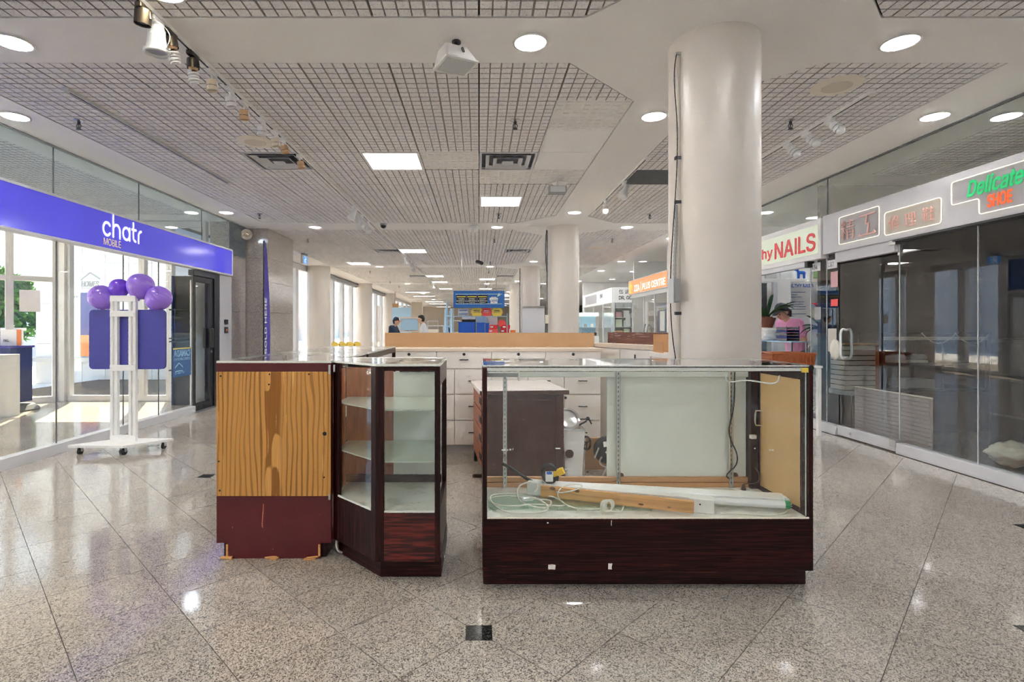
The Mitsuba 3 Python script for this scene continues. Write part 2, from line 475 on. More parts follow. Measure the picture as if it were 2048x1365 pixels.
mat('purple_flag', (60, 44, 140), 0.7)
mat('purple_sign', (74, 70, 196), 0.12, coat=0.6)
mat('sign_cream', (232, 204, 160), 0.5)
mat('blue', (28, 84, 180), 0.4)
mat('blue_sign', (30, 92, 164), 0.4)
mat('blue_light', (172, 204, 226), 0.4)
mat('blue_dark', (24, 44, 96), 0.5)
mat('blue_panel', (40, 86, 150), 0.4)
mat('red', (206, 38, 44), 0.4)
mat('red_soft', (226, 84, 80), 0.45)
mat('orange', (236, 140, 70), 0.4)
mat('yellow_soft', (236, 206, 88), 0.5)
mat('green_sign', (34, 160, 96), 0.35)
mat('orange_sign', (238, 96, 48), 0.35)
mat('copper_tube', (214, 170, 158), 0.25, spec=0.6)
mat('net', (186, 172, 170), 0.7)
mat('mahogany_red', None, 0.28, spec=0.4, tex=P(t_mahogany_red))
mat('sign_grey', (166, 162, 164), 0.5)
mat('fascia', (200, 198, 201), 0.4)
mat('nails_ground', (224, 231, 206), 0.3)
mat('nails_red', (214, 52, 52), 0.4)
mat('pale_red', (204, 160, 164), 0.5)
mat('paper', (238, 238, 236), 0.8)
mat('ink_grey', (130, 140, 170), 0.7)
mat('ink_blue', (72, 96, 160), 0.7)
mat('dark_wall', (36, 38, 41), 0.6)
mat('dark_counter', (20, 20, 21), 0.35)
mat('grey_shelf', (84, 92, 92), 0.4)
mat('wood_tan', (176, 134, 92), 0.6)
mat('wicker', None, 0.6, tex=P(t_wicker))
mat('leaf', None, 0.5, tex=P(t_leaf))
mat('leaf_dark', (34, 66, 40), 0.45)
mat('terracotta', (104, 58, 44), 0.6)
mat('concrete', None, 0.8, tex=P(t_concrete))
mat('facade', (232, 232, 230), 0.7)
mat('pavement', (232, 229, 222), 0.8)
mat('skin', (224, 180, 152), 0.55)
mat('hair', (30, 26, 26), 0.5)
mat('pink_cloth', (232, 160, 196), 0.8)
mat('navy_cloth', (40, 52, 76), 0.8)
mat('white_cloth', (236, 236, 238), 0.8)
mat('dark_cloth', (50, 50, 58), 0.8)
mat('lip', (176, 92, 88), 0.5)
mat('shade_beige', (190, 183, 172), 0.7)
mat('end_wall', (176, 164, 148), 0.8)
scene['m_pane'] = {'type': 'thindielectric', 'int_ior': 1.5, 'specular_transmittance': rgb((0.93, 0.97, 0.96))}
scene['m_pane_case'] = {'type': 'thindielectric', 'int_ior': 1.5, 'specular_transmittance': rgb((0.95, 0.985, 0.97))}
scene['m_pane_dark'] = {'type': 'thindielectric', 'int_ior': 1.62, 'specular_transmittance': rgb((0.62, 0.68, 0.68))}
scene['m_shelf_glass'] = {'type': 'blendbsdf', 'weight': 0.55, 'a': {'type': 'thindielectric', 'int_ior': 1.5, 'specular_transmittance': rgb((0.80, 0.92, 0.87))},
                        'b': {'type': 'twosided', 'bsdf': {'type': 'roughplastic', 'diffuse_reflectance': rgb(lin((214, 220, 208))), 'alpha': 0.1}}}
scene['m_sheet_glass'] = {'type': 'thindielectric', 'int_ior': 1.5, 'specular_transmittance': rgb((0.88, 0.96, 0.92))}
scene['m_shop_pane'] = {'type': 'thindielectric', 'int_ior': 1.62, 'specular_transmittance': rgb((0.70, 0.75, 0.75))}
scene['m_mirror'] = {'type': 'thindielectric', 'int_ior': 6.0, 'specular_reflectance': rgb((0.92, 0.98, 0.96)), 'specular_transmittance': rgb((0.6, 0.64, 0.63))}
scene['m_mirror_blue'] = {'type': 'thindielectric', 'int_ior': 3.0, 'specular_reflectance': rgb((0.80, 0.92, 1.0)), 'specular_transmittance': rgb((0.36, 0.44, 0.50))}
scene['m_glow'] = {'type': 'diffuse', 'reflectance': rgb(0.6)}
scene['m_bulb_glass'] = {'type': 'thindielectric', 'int_ior': 1.4, 'specular_transmittance': rgb(0.95)}

# ------------------------------------------------------------------ ceiling
PER, Y0 = 6.1, 3.575                                # one bay of the hall, front edge of the first bay
STRIP = [(3.05 + PER * k, 3.575 + PER * k) for k in range(-1, 7)]
XL, XR, YB, YF = -9.0, 9.0, -4.0, 46.0


def chamfered(x0, x1, y0, y1, c):
    """A field of tiles with its corners cut at 45 degrees; c = cuts at (x0,y0), (x1,y0), (x1,y1), (x0,y1)."""
    a, b, d, e = c
    pts = [(x0 + a, y0), (x1 - b, y0), (x1, y0 + b), (x1, y1 - d), (x1 - d, y1), (x0 + e, y1), (x0, y1 - e), (x0, y0 + a)]
    return Polygon(pts).buffer(0)


fields = []                                         # (polygon, x of grid, y of grid, bay)
for k in range(-1, 7):
    a, b = Y0 + PER * k, Y0 + PER * k + 5.49
    if k == -1: b = 3.05
    left = -3.66 if k <= 0 else -4.27
    fields.append((chamfered(left, 1.22, a, b, (0, .61, .61, 0)), 0.0, b if k == -1 else a, k))
    fields.append((chamfered(1.75, 3.55, a, b, (.56, 0, 0, .56)), 1.75, b if k == -1 else a, k))
# the ceilings of the shops on both sides, seen through the glass over their signs
shop_fields = [sbox(-6.33, -2.0, -4.5, 8.37), sbox(4.55, -1.73, 7.60, 6.2)]
slab = sbox(-5.2, YB, XR, YF).union(Polygon([(-5.1, YB), (-9, YB), (-9, 6.8), (-6.9, 8.9), (-6.9, 9.0), (-5.1, 9.0)]))
holes = union_all([f[0].buffer(0.004) for f in fields] + [sbox(*(np.array(f.bounds)[[0, 1, 2, 3]])) for f in shop_fields])
ceiling = struct('ceiling', ext(slab.difference(holes), 0.02, T().translate([0, 0, CEIL]).matrix), 'plaster', label='white plaster ceiling with fields of scored square tiles')
put('ceiling__backing', ext(slab.buffer(0.3), 0.35, T().translate([0, 0, CEIL + 0.045]).matrix), 'roof_dark')
labels['ceiling__backing'] = {'label': 'dark void above the tiles'}


def pads(poly, x0, y0, n, w, gap):
    """The raised squares between a tile's scores, as tapered blocks that hang below its board."""
    vs, fs, k = [], [], 0
    p = w / n
    inner = poly.buffer(-0.006)
    for i in range(n):
        for j in range(n):
            g = gap * (1.5 if n == 8 else 1)
            ax0, ax1 = x0 + i * p + (g if i % 4 == 0 else gap) / 2, x0 + (i + 1) * p - (g if i % 4 == 3 else gap) / 2
            ay0, ay1 = y0 + j * p + (g if j % 4 == 0 else gap) / 2, y0 + (j + 1) * p - (g if j % 4 == 3 else gap) / 2
            c = sbox(ax0, ay0, ax1, ay1)
            if not inner.contains(c):
                c = c.intersection(inner)
                if c.is_empty or c.area < 1e-4 or c.geom_type != 'Polygon': continue
            q = np.array(c.exterior.coords[:-1])
            if Polygon(q).exterior.is_ccw: q = q[::-1]
            m = len(q); cen = q.mean(0)
            lo = cen + (q - cen) * 0.97
            vs += [np.c_[lo, np.full(m, CEIL + 0.004)], np.c_[q, np.full(m, CEIL + 0.013)]]
            for t in range(m):
                u = (t + 1) % m
                fs += [[k + t, k + m + u, k + u], [k + t, k + m + t, k + m + u]]
            fs += [[k, k + t, k + t + 1] for t in range(1, m - 1)]
            k += 2 * m
    board = ext(poly.buffer(-0.003), 0.014, T().translate([0, 0, CEIL + 0.0125]).matrix)
    if not vs: return board
    return cat_(board, trimesh.Trimesh(np.vstack(vs), fs, process=False))


CELL = 0.61
lights_at = {(0, -2, 3), (0, 0, 6), (1, -3, 4), (2, -3, 4), (2, -3, 8), (3, -3, 4), (-1, -2, 2), (-1, -4, 5), (1, -6, 8), (2, 0, 6), (3, 0, 4)}      # bay, column, row of luminous panels
vents_at = {(0, 0, 3), (0, -4, 3), (1, -4, 4), (1, 1, 4), (2, -4, 4), (2, 1, 4), (3, 1, 4)}
plain_at, coarse_at = {(0, 1, 2), (0, 1, 3)}, {(0, 1, 1), (0, -1, 3), (0, 0, 4), (0, 1, 4)}
panel_cells, vent_cells, n_tiles = [], [], 0
far_ms = []
std = {}
for poly, gx, gy, bay in fields:
    x0, y0, x1, y1 = poly.bounds
    sgn = -1 if bay == -1 else 1
    for i in range(math.floor((x0 - gx) / CELL + 1e-6), math.ceil((x1 - gx) / CELL - 1e-6)):
        for j in range(0, 10):
            ax, ay = gx + i * CELL, (gy + j * CELL) if sgn > 0 else gy - (j + 1) * CELL
            c = sbox(ax, ay, ax + CELL, ay + CELL).intersection(poly)
            if c.is_empty or c.area < 0.004 or c.geom_type != 'Polygon': continue
            main = gx == 0.0
            if main and (bay, i, j) in lights_at: panel_cells.append((ax, ay, bay)); continue
            if main and (bay, i, j) in vents_at: vent_cells.append((ax, ay, bay)); continue
            if not main and (bay, i, j) == (0, 0, 4): vent_grille = (ax, ay); continue
            near = bay in (0, 1) or (bay == -1 and ay > 1.7)
            if not near:
                far_ms.append(ext(c.buffer(-0.004), 0.014, T().translate([0, 0, CEIL + 0.004]).matrix)); continue
            kind = 'plain' if main and (bay, i, j) in plain_at else 'coarse' if main and (bay, i, j) in coarse_at else 'fine'
            key = numbered('ceiling__tile')
            full = c.area > 0.999 * CELL * CELL
            if full and kind in std:
                d = dict(std[kind][0]); ox, oy = std[kind][1]
                d['to_world'] = T().translate([ax - ox, ay - oy, 0]); scene[key] = d
            else:
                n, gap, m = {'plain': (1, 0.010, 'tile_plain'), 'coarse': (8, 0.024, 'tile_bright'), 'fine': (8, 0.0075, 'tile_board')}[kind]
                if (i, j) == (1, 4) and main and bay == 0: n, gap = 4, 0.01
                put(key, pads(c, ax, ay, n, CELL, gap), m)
                if full and not ((i, j) == (1, 4) and main and bay == 0): std[kind] = (scene[key], (ax, ay))
            n_tiles += 1
put('ceiling__far_tile', cat_(far_ms), 'tile_far'); labels['ceiling__far_tile'] = {'kind': 'stuff', 'label': 'scored tiles of the distant bays'}
sm = []
for f in shop_fields:
    x0, y0, x1, y1 = f.bounds
    for i in range(int((x1 - x0) / CELL)):
        for j in range(int((y1 - y0) / CELL)):
            sm.append(bx(x0 + i * CELL + .004, x0 + (i + 1) * CELL - .004, y0 + j * CELL + .004, y0 + (j + 1) * CELL - .004, CEIL + .004, CEIL + .018, 0))
put('ceiling__shop_tile', cat_(sm), 'tile_far'); labels['ceiling__shop_tile'] = {'kind': 'stuff', 'label': 'scored tiles inside the glazed shops'}

# ------------------------------------------------------------------ floor: 0.4 m granite tiles laid at 45 degrees, small black squares on every other corner
HALF = 0.2828
hall = Polygon([(-4.10, -3.9), (4.04, -3.9), (4.04, 9.4), (9, 9.4), (9, YF - 0.1), (-4.9, YF - 0.1), (-4.9, 10.9), (-4.10, 8.6)])
struct('floor', cat_(bx(-9, 9, -4, YF, -0.10, -0.004, 0)), 'grout', label='polished speckled grey granite floor laid diagonally')
inset_pts, tiles = set(), []
span = 170
for a in range(-40, 100):
    for b in range(-100, 40):
        # corners at X+Y = 2.15 + 2*HALF*a , X-Y = -2.15 + 2*HALF*b
        s, d = 2.15 + 2 * HALF * (a + .5), -2.15 + 2 * HALF * (b + .5)
        x, y = (s + d) / 2, (s - d) / 2
        if not (-6 < x < 10 and -4.5 < y < 46.5): continue
        vis = y > 1.2 and abs(x) < 0.95 * y + 0.6
        tiles.append((y + 0.25 * abs(x) if vis else 999, x, y, a, b))
tiles.sort()
far_floor, n_floor = [], 0
half_in = 0.052


def floor_tile(x, y, a, b):
    h = HALF - 0.0022
    p = Polygon([(x - h, y), (x, y - h), (x + h, y), (x, y + h)])
    cuts = []
    for cx, cy, ca, cb in ((x + HALF, y, a + 1, b + 1), (x - HALF, y, a, b), (x, y + HALF, a + 1, b), (x, y - HALF, a, b + 1)):
        if ca % 4 == 0 and cb % 4 == 0: cuts.append((cx, cy))
    for c in cuts:
        inset_pts.add((round(c[0], 4), round(c[1], 4)))
        p = p.difference(sbox(c[0] - half_in - .002, c[1] - half_in - .002, c[0] + half_in + .002, c[1] + half_in + .002))
    if not hall.contains(p): p = p.intersection(hall)
    return p, bool(cuts)


base_tile = None
for key, x, y, a, b in tiles:
    p, cut = floor_tile(x, y, a, b)
    if p.is_empty or p.area < 0.002 or p.geom_type != 'Polygon': continue
    if key < 999 and n_floor < 290:
        k = numbered('floor__tile'); n_floor += 1
        whole = not cut and p.area > 0.158
        if whole and base_tile:
            d = dict(base_tile[0]); d['to_world'] = T().translate([x - base_tile[1], y - base_tile[2], 0]); scene[k] = d
        else:
            put(k, ext(p, 0.006, T().translate([0, 0, -0.006]).matrix), 'granite')
            if whole: base_tile = (scene[k], x, y)
    else:
        far_floor.append(ext(p, 0.006, T().translate([0, 0, -0.006]).matrix))
put('floor__far_tile', cat_(far_floor), 'granite'); labels['floor__far_tile'] = {'kind': 'stuff', 'label': 'granite tiles farther off'}
n_in = 0
far_in = []
for cx, cy in sorted(inset_pts, key=lambda c: c[1] if c[1] > 1 else 99):
    if not hall.buffer(-0.06).contains(Point(cx, cy)): continue
    m = bx(cx - half_in, cx + half_in, cy - half_in, cy + half_in, -0.006, 0.0, 0)
    if 1 < cy < 12 and n_in < 60:
        put(numbered('floor__inset'), m, 'black_granite'); n_in += 1
    else: far_in.append(m)
put('floor__far_inset', cat_(far_in), 'black_granite'); labels['floor__far_inset'] = {'kind': 'stuff', 'label': 'small black squares farther off'}
for k in list(scene):
    if k == 'floor__inset': labels[k] = {'label': 'small black granite square'}
put('floor__shop_floor', cat_(bx(-9, -4.16, -3.9, 9.2, -0.006, -0.001, 0), bx(4.1, 9, -3.9, 9.4, -0.006, -0.001, 0)), 'granite')
labels['floor__shop_floor'] = {'label': 'granite floor inside the shops'}

# ------------------------------------------------------------------ outer walls
struct('wall_back', cat_(bx(-9, 9, -4.2, -4.0, 0, 3.1)), 'facade')
struct('wall_right', cat_(bx(8.2, 8.4, -4, YF, 0, 3.1)), 'dark_wall')
struct('wall_end', cat_(bx(-9, 9, YF, YF + .2, 0, 3.1)), 'end_wall')

# ------------------------------------------------------------------ round columns
def column(x, y, r, label):
    k = thing('round_column', label, 'column')
    part(k, 'shaft', cyl((x, y, 0), (x, y, CEIL + 0.03), r, n=64, caps=False), 'column_paint', 30)
    part(k, 'base_ring', lathe([(r, 0), (r + 0.012, 0), (r + 0.012, 0.10), (r, 0.105)], (x, y, 0), n=64), 'grey_light', 30, label='grey base ring')
    return k


column(1.476, 3.35, 0.268, 'large cream round column standing behind the wide empty showcase')
column(1.49, 9.45, 0.285, 'cream round column behind the fibreboard-backed drawer cabinets')
column(1.50, 15.6, 0.285, 'round column with a glass panel on its left, right of the blue price sign')
column(1.52, 21.7, 0.285, 'narrow distant cream column right behind the blue price sign')
for x, y, l in ((-4.70, 15.6, 'pale round column right of the exit doors, nearest of the window row'), (-4.71, 21.8, 'second pale round column along the windows'),
                (-4.72, 28.0, 'third pale round column along the windows, with a small brown sign')):
    column(x, y, 0.33, l)

# ------------------------------------------------------------------ left shop front: glass on a metal curb, purple light box above
LX = -4.14
lf = thing('glass_shopfront', 'frameless glass shopfront under the purple light box sign', 'shopfront')
part(lf, 'base_rail', bx(LX - .05, LX + .05, -3.9, 7.68, 0, 0.10), 'alu_white', label='brushed metal base rail')
joints = [-3.9, -0.6, 2.1, 5.21, 6.19, 6.87, 7.68]
for a, b in zip(joints[:-1], joints[1:]):
    part(lf, 'pane', quad((LX, a, .10), (LX, b, .10), (LX, b, 2.09), (LX, a, 2.09)), 'pane')
    part(lf, 'pane_seam', bx(LX - .006, LX + .006, b - .003, b + .003, .10, 2.09, 0), 'grey_dark')
tj = [-3.9, 0.6, 2.9, 5.21, 6.52, 8.00]
for a, b in zip(tj[:-1], tj[1:]):
    part(lf, 'transom_pane', quad((LX - .03, a, 2.45), (LX - .03, b, 2.45), (LX - .03, b, CEIL), (LX - .03, a, CEIL)), 'mirror_blue', label='mirrored pane over the sign')
    part(lf, 'transom_seam', bx(LX - .036, LX - .024, b - .003, b + .003, 2.45, CEIL, 0), 'grey_dark')
part(lf, 'transom_pane', quad((LX - .03, 8.0, 2.45), (LX - .03, 9.5, 2.45), (LX - .03, 9.5, CEIL), (LX - .03, 8.0, CEIL)), 'mirror_blue', label='mirrored pane over the sign')
part(lf, 'head_channel', bx(LX - .04, LX + .0, -3.9, 9.5, CEIL - .012, CEIL + .001), 'grey')

sg = thing('light_box_sign', 'long purple illuminated fascia sign with white chatr MOBILE lettering', 'sign')
SX = -4.05
part(sg, 'case', cat_(bx(SX - .10, SX, -3.9, 8.76, 2.075, 2.10), bx(SX - .10, SX, -3.9, 8.76, 2.485, 2.51), bx(SX - .10, SX, 8.735, 8.76, 2.10, 2.485),
                      bx(SX - .10, SX - .08, -3.9, 8.735, 2.10, 2.485)), 'alu_white', label='silver metal case')
part(sg, 'face', quad((SX - .006, -3.9, 2.10), (SX - .006, 8.735, 2.10), (SX - .006, 8.735, 2.485), (SX - .006, -3.9, 2.485)), 'purple_sign', label='glowing purple face', emit=np.array(lin((84, 80, 205))) * 0.55)


def strokes(lines, w):
    return union_all([LineString(l).buffer(w / 2, 8) if len(l) > 1 else Point(l[0]).buffer(w / 2) for l in lines])


def arc(cx, cy, r, a0, a1, n=20):
    return [(cx + r * math.cos(math.radians(a)), cy + r * math.sin(math.radians(a))) for a in np.linspace(a0, a1, n)]


# rounded lower-case letters, x-height 1
R_, S_ = 0.42, 0.19
logo = [arc(.5, .5, R_, 40, 320), [(1.22, 1.5), (1.22, .08)], arc(1.62, .52, .40, 180, 0), [(2.02, .52), (2.02, .08)],
        arc(2.82, .5, R_, 0, 360), [(3.24, .92), (3.24, .08)], [(3.72, 1.38), (3.72, .42)], arc(4.02, .42, .30, 180, 270), [(3.55, .92), (4.06, .92)],
        [(4.42, .08), (4.42, .55)], arc(4.80, .55, .38, 180, 95)]
lg = strokes(logo, S_)
k = 0.152
part(sg, 'letters', ext(affinity.affine_transform(lg, [k * 0.90, 0, 0, k * 1.08, 0, 0]), .004, onleft((SX + .001, 5.72, 2.225))), 'white_mark', label='white lower-case chatr lettering', emit=(0.55, 0.55, 0.6))
part(sg, 'small_letters', words('MOBILE', 0.075, onleft((SX + .001, 5.74, 2.13)), bold=False, width=0.275), 'sign_cream', label='cream MOBILE lettering', emit=(0.28, 0.22, 0.15))

# dark framed glass door at the far end of the shopfront
dr_ = thing('shop_door', 'black framed glass shop door at the far end of the left shopfront', 'door')
part(dr_, 'frame', cat_(bx(LX - .06, LX + .03, 8.27, 8.42, 0, 2.07), bx(LX - .06, LX + .03, 7.68, 8.27, 1.99, 2.07)), 'dark_metal')
part(dr_, 'leaf', cat_(bx(LX - .03, LX + .01, 7.72, 7.76, .02, 1.98), bx(LX - .03, LX + .01, 8.17, 8.26, .02, 1.98), bx(LX - .03, LX + .01, 7.76, 8.17, .02, .12), bx(LX - .03, LX + .01, 7.76, 8.17, 1.90, 1.98)), 'black')
part(dr_, 'pane', quad((LX - .01, 7.76, .12), (LX - .01, 8.17, .12), (LX - .01, 8.17, 1.9), (LX - .01, 7.76, 1.9)), 'pane')
for sx in (-.05, .05):
    part(dr_, 'handle', bx(LX + sx - .02, LX + sx + .02, 8.12, 8.18, .92, 1.22, .006), 'black')
part(dr_, 'lock', cyl((LX + .01, 8.2, .86), (LX + .022, 8.2, .86), .018), 'steel', 30)
part(dr_, 'threshold', bx(LX - .08, LX + .08, 7.66, 8.45, 0, .012), 'grey_dark')
part(dr_, 'side_panel', bx(LX - .02, LX + .02, 8.46, 8.86, 0, 2.07), 'alu_white', label='pale metal side panel')
ap = thing('access_panel', 'small dark access control box on the pale jamb right of the black door', 'panel')
part(ap, 'box', bx(LX + .02, LX + .04, 8.60, 8.70, 1.28, 1.36), 'black')
part(ap, 'lower_box', bx(LX + .02, LX + .04, 8.60, 8.70, 1.14, 1.24), 'dark_metal'); part(ap, 'button', bx(LX + .04, LX + .044, 8.63, 8.67, 1.17, 1.21), 'orange')
for i, (y, s) in enumerate(((7.79, '142'),)):
    one('door_number', words(s, .05, onleft((LX + .001, y, 1.93))), 'white_mark', 'white unit number at the head of the black framed door', 'number')

# granite pillar clad in slabs
gp = thing('granite_pillar', 'large speckled granite clad pillar left of the display counters', 'pillar')
px0, px1, py0, py1 = -4.75, -3.79, 9.56, 10.84
part(gp, 'core', bx(px0 + .03, px1 - .03, py0 + .03, py1 - .03, 0, CEIL, 0), 'grout')
zs = [0, .78, 1.50, 2.05, 2.48, CEIL]
for a, b in zip(zs[:-1], zs[1:]):
    part(gp, 'slab', bx(px0, px1, py0, py0 + .03, a + .001, b - .001, .0015), 'granite_pillar')
    for ya, yb in ((py0 + .031, 10.2), (10.2, py1)):
        part(gp, 'slab', bx(px1 - .03, px1, ya + .001, yb - .001, a + .001, b - .001, .0015), 'granite_pillar')
wl = thing('granite_return', 'granite wall return between the black framed door and the pillar', 'wall')
for a, b in zip(zs[:-1], zs[1:]):
    part(wl, 'slab', bx(-4.50, -4.18, 8.90, 9.53, a + .001, b - .001, .0015), 'granite_pillar')

# window wall of the left shop (towards the street): frames, panes
w1 = tagk(numbered('window_1'), 'tall street windows at the back of the left shop', kind='structure')
for u0, u1 in ((-6.86, -5.62), (-5.62, -5.16), (-5.16, -4.55)):
    part(w1, 'frame', cat_(bx(u0, u0 + .05, 8.85, 8.95, 0, 3.0), bx(u1 - .05, u1, 8.85, 8.95, 0, 3.0), bx(u0, u1, 8.85, 8.95, 0, .10), bx(u0, u1, 8.85, 8.95, 2.9, 3.0)), 'alu_white')
    part(w1, 'pane', quad((u0 + .05, 8.9, .1), (u1 - .05, 8.9, .1), (u1 - .05, 8.9, 2.9), (u0 + .05, 8.9, 2.9)), 'pane')
part(w1, 'corner_post', bx(-7.0, -6.86, 8.80, 8.97, 0, 3.0), 'alu_white')
d45 = np.array([-0.7071, -0.7071, 0]); n45 = np.array([0.7071, -0.7071, 0])
o45 = np.array([-6.98, 8.84, 0])
w2 = tagk(numbered('window_2'), 'angled street windows of the left shop with a transom bar', kind='structure')
M45 = frame(o45, d45, (0, 0, 1), np.cross(d45, (0, 0, 1)))
for s0, s1 in ((0.04, .62), (.62, 1.25), (1.25, 2.2), (2.2, 3.4)):
    part(w2, 'frame', mv(cat_(bx(s0, s0 + .05, 0, 3.0, -.05, .05), bx(s1 - .05, s1, 0, 3.0, -.05, .05), bx(s0, s1, 0, .10, -.05, .05), bx(s0, s1, 1.98, 2.06, -.05, .05), bx(s0, s1, 2.9, 3.0, -.05, .05)), M45), 'alu_white')
    for z0, z1 in ((.1, 1.98), (2.06, 2.9)):
        q = quad((s0 + .05, z0, 0), (s1 - .05, z0, 0), (s1 - .05, z1, 0), (s0 + .05, z1, 0))
        part(w2, 'pane', mv(q, M45), 'pane')
struct('wall_left', cat_(bx(-9.05, -8.95, -4, 6.5, 0, .25), bx(-9.05, -8.95, -4, 6.5, 2.9, 3.1)), 'facade')

w4 = tagk(numbered('added_window_4'), 'unseen street windows added along the outer side of the left shop for daylight', kind='structure')  # glazing added out of view to bring more daylight up onto the ceiling
for i in range(6):
    a, b = -4 + i * 1.75, -4 + (i + 1) * 1.75
    part(w4, 'frame', cat_(bx(-9.04, -8.96, a, a + .06, .25, 2.9), bx(-9.04, -8.96, b - .06, b, .25, 2.9)), 'alu_white')
    part(w4, 'pane', quad((-9, a + .06, .25), (-9, b - .06, .25), (-9, b - .06, 2.9), (-9, a + .06, 2.9)), 'pane')

# ------------------------------------------------------------------ left side beyond the pillar: exit doors, corridor windows
WX = -5.05
ex = thing('exit_doors', 'grey framed double exit doors under a blue panel beyond the granite pillar', 'door')
part(ex, 'frame', cat_(bx(WX - .08, WX + .06, 10.9, 11.05, 0, 3.0), bx(WX - .08, WX + .06, 13.3, 13.45, 0, 3.0), bx(WX - .08, WX + .06, 11.05, 13.3, 2.06, 2.16), bx(WX - .08, WX + .06, 11.05, 13.3, 2.92, 3.0),
                       bx(WX - .06, WX + .05, 12.12, 12.24, 0, 2.06)), 'alu')
part(ex, 'header_panel', bx(WX - .02, WX + .02, 11.05, 13.3, 2.16, 2.92), 'blue_panel', label='deep blue panel above the doors')
for a, b in ((11.05, 12.12), (12.24, 13.3)):
    lf_ = part(ex, 'leaf', cat_(bx(WX - .03, WX + .03, a, a + .09, 0, 2.06), bx(WX - .03, WX + .03, b - .09, b, 0, 2.06), bx(WX - .03, WX + .03, a, b, 0, .2), bx(WX - .03, WX + .03, a, b, 1.97, 2.06)), 'grey_light')
    part(lf_, 'pane', quad((WX, a + .09, .2), (WX, b - .09, .2), (WX, b - .09, 1.97), (WX, a + .09, 1.97)), 'pane')
    part(lf_, 'push_bar', cyl((WX + .08, a + .1, 1.02), (WX + .08, b - .1, 1.02), .018), 'steel', 30)
    part(lf_, 'closer', bx(WX + .03, WX + .09, a + .1, a + .4, 2.08, 2.13), 'grey_light')
ns = one('no_smoking_sign', cat_(mv(bx(-.09, .09, -.13, .13, 0, .004, 0), onleft((WX + .005, 12.75, 1.55)))), 'paper', 'small white sticker on the right leaf of the exit doors', 'sticker')
w3 = tagk(numbered('window_3'), 'full height windows along the left side beyond the exit doors', kind='structure')
edges = [13.45, 14.6, 16.8, 18.3, 19.6, 21.0, 22.7, 24.4, 26.0, 27.4, 29.0, 31, 33, 35, 37, 40, 43, 46]
for a, b in zip(edges[:-1], edges[1:]):
    part(w3, 'frame', cat_(bx(WX - .06, WX + .06, a, a + .11, 0, 3.0), bx(WX - .06, WX + .06, b - .11, b, 0, 3.0), bx(WX - .06, WX + .06, a, b, 0, .12), bx(WX - .06, WX + .06, a, b, 2.84, 3.0)), 'alu_white')
    part(w3, 'pane', quad((WX, a + .11, .12), (WX, b - .11, .12), (WX, b - .11, 2.84), (WX, a + .11, 2.84)), 'pane')
bl = thing('window_blind_track', 'thin blind track along the top of the left windows', 'track')
part(bl, 'rail', bx(WX + .07, WX + .14, 16.2, 30, 2.90, 2.96), 'grey')

# ------------------------------------------------------------------ the street outside
struct('street', bx(-60, -4.9, -30, 90, -0.22, -0.10, 0), 'pavement', label='bright sunlit pavement outside')
ow = thing('street_building', 'white panelled building across the pavement, seen through the left shop', 'building')
BX0, BX1, BY = -10.5, -7.2, 12.6
part(ow, 'core', bx(BX0, BX1, BY + .03, 15.6, -.1, 3.9, 0), 'facade')
ob = thing('distant_building', 'long pale building across the street beyond the left windows', 'building')
part(ob, 'core', bx(-19, -18, 17, 80, -.1, 6.5, 0), 'facade')
for i in range(12): part(ob, 'pilaster', bx(-17.99, -17.8, 18 + i * 5, 18.6 + i * 5, -.1, 6.5), 'concrete')
for i in range(6):
    for z0, z1 in ((-.1, .85), (.85, 1.8), (1.8, 2.75), (2.75, 3.9)):
        x = BX0 + i * .55
        part(ow, 'panel', bx(x + .004, x + .546, BY, BY + .03, z0 + .004, z1 - .004, .003), 'facade')
part(ow, 'ledge', bx(BX0, BX1, BY - .12, BY, .42, .52), 'concrete')
pw = thing('planter_wall', 'low pale concrete planter wall outside the left shop windows', 'wall')
part(pw, 'body', bx(-26, -10.7, 12.2, 12.5, -.1, 1.15), 'concrete'); part(pw, 'cap', bx(-26, -10.7, 12.12, 12.58, 1.15, 1.22), 'concrete')
part(pw, 'ledge', bx(-26, -10.7, 11.7, 12.2, -.1, .45), 'concrete')


def leaves(center, size, n, seed, s=0.12):
    r = np.random.default_rng(seed)
    d = r.normal(size=(n, 3)); d /= np.linalg.norm(d, axis=1, keepdims=True)
    p = np.asarray(center) + d * np.asarray(size) * (0.55 + 0.45 * r.random((n, 1)) ** .5)
    a = r.normal(size=(n, 3)); a /= np.linalg.norm(a, axis=1, keepdims=True)
    b = np.cross(a, d); b /= np.linalg.norm(b, axis=1, keepdims=True) + 1e-9
    L = s * (0.6 + 0.8 * r.random((n, 1)))
    v = np.stack([p - a * L, p - b * L * .4, p + a * L, p + b * L * .4], 1).reshape(-1, 3)
    f = (np.arange(n)[:, None, None] * 4 + np.array([[0, 1, 2], [0, 2, 3]])[None]).reshape(-1, 3)
    return trimesh.Trimesh(v, f, process=False)


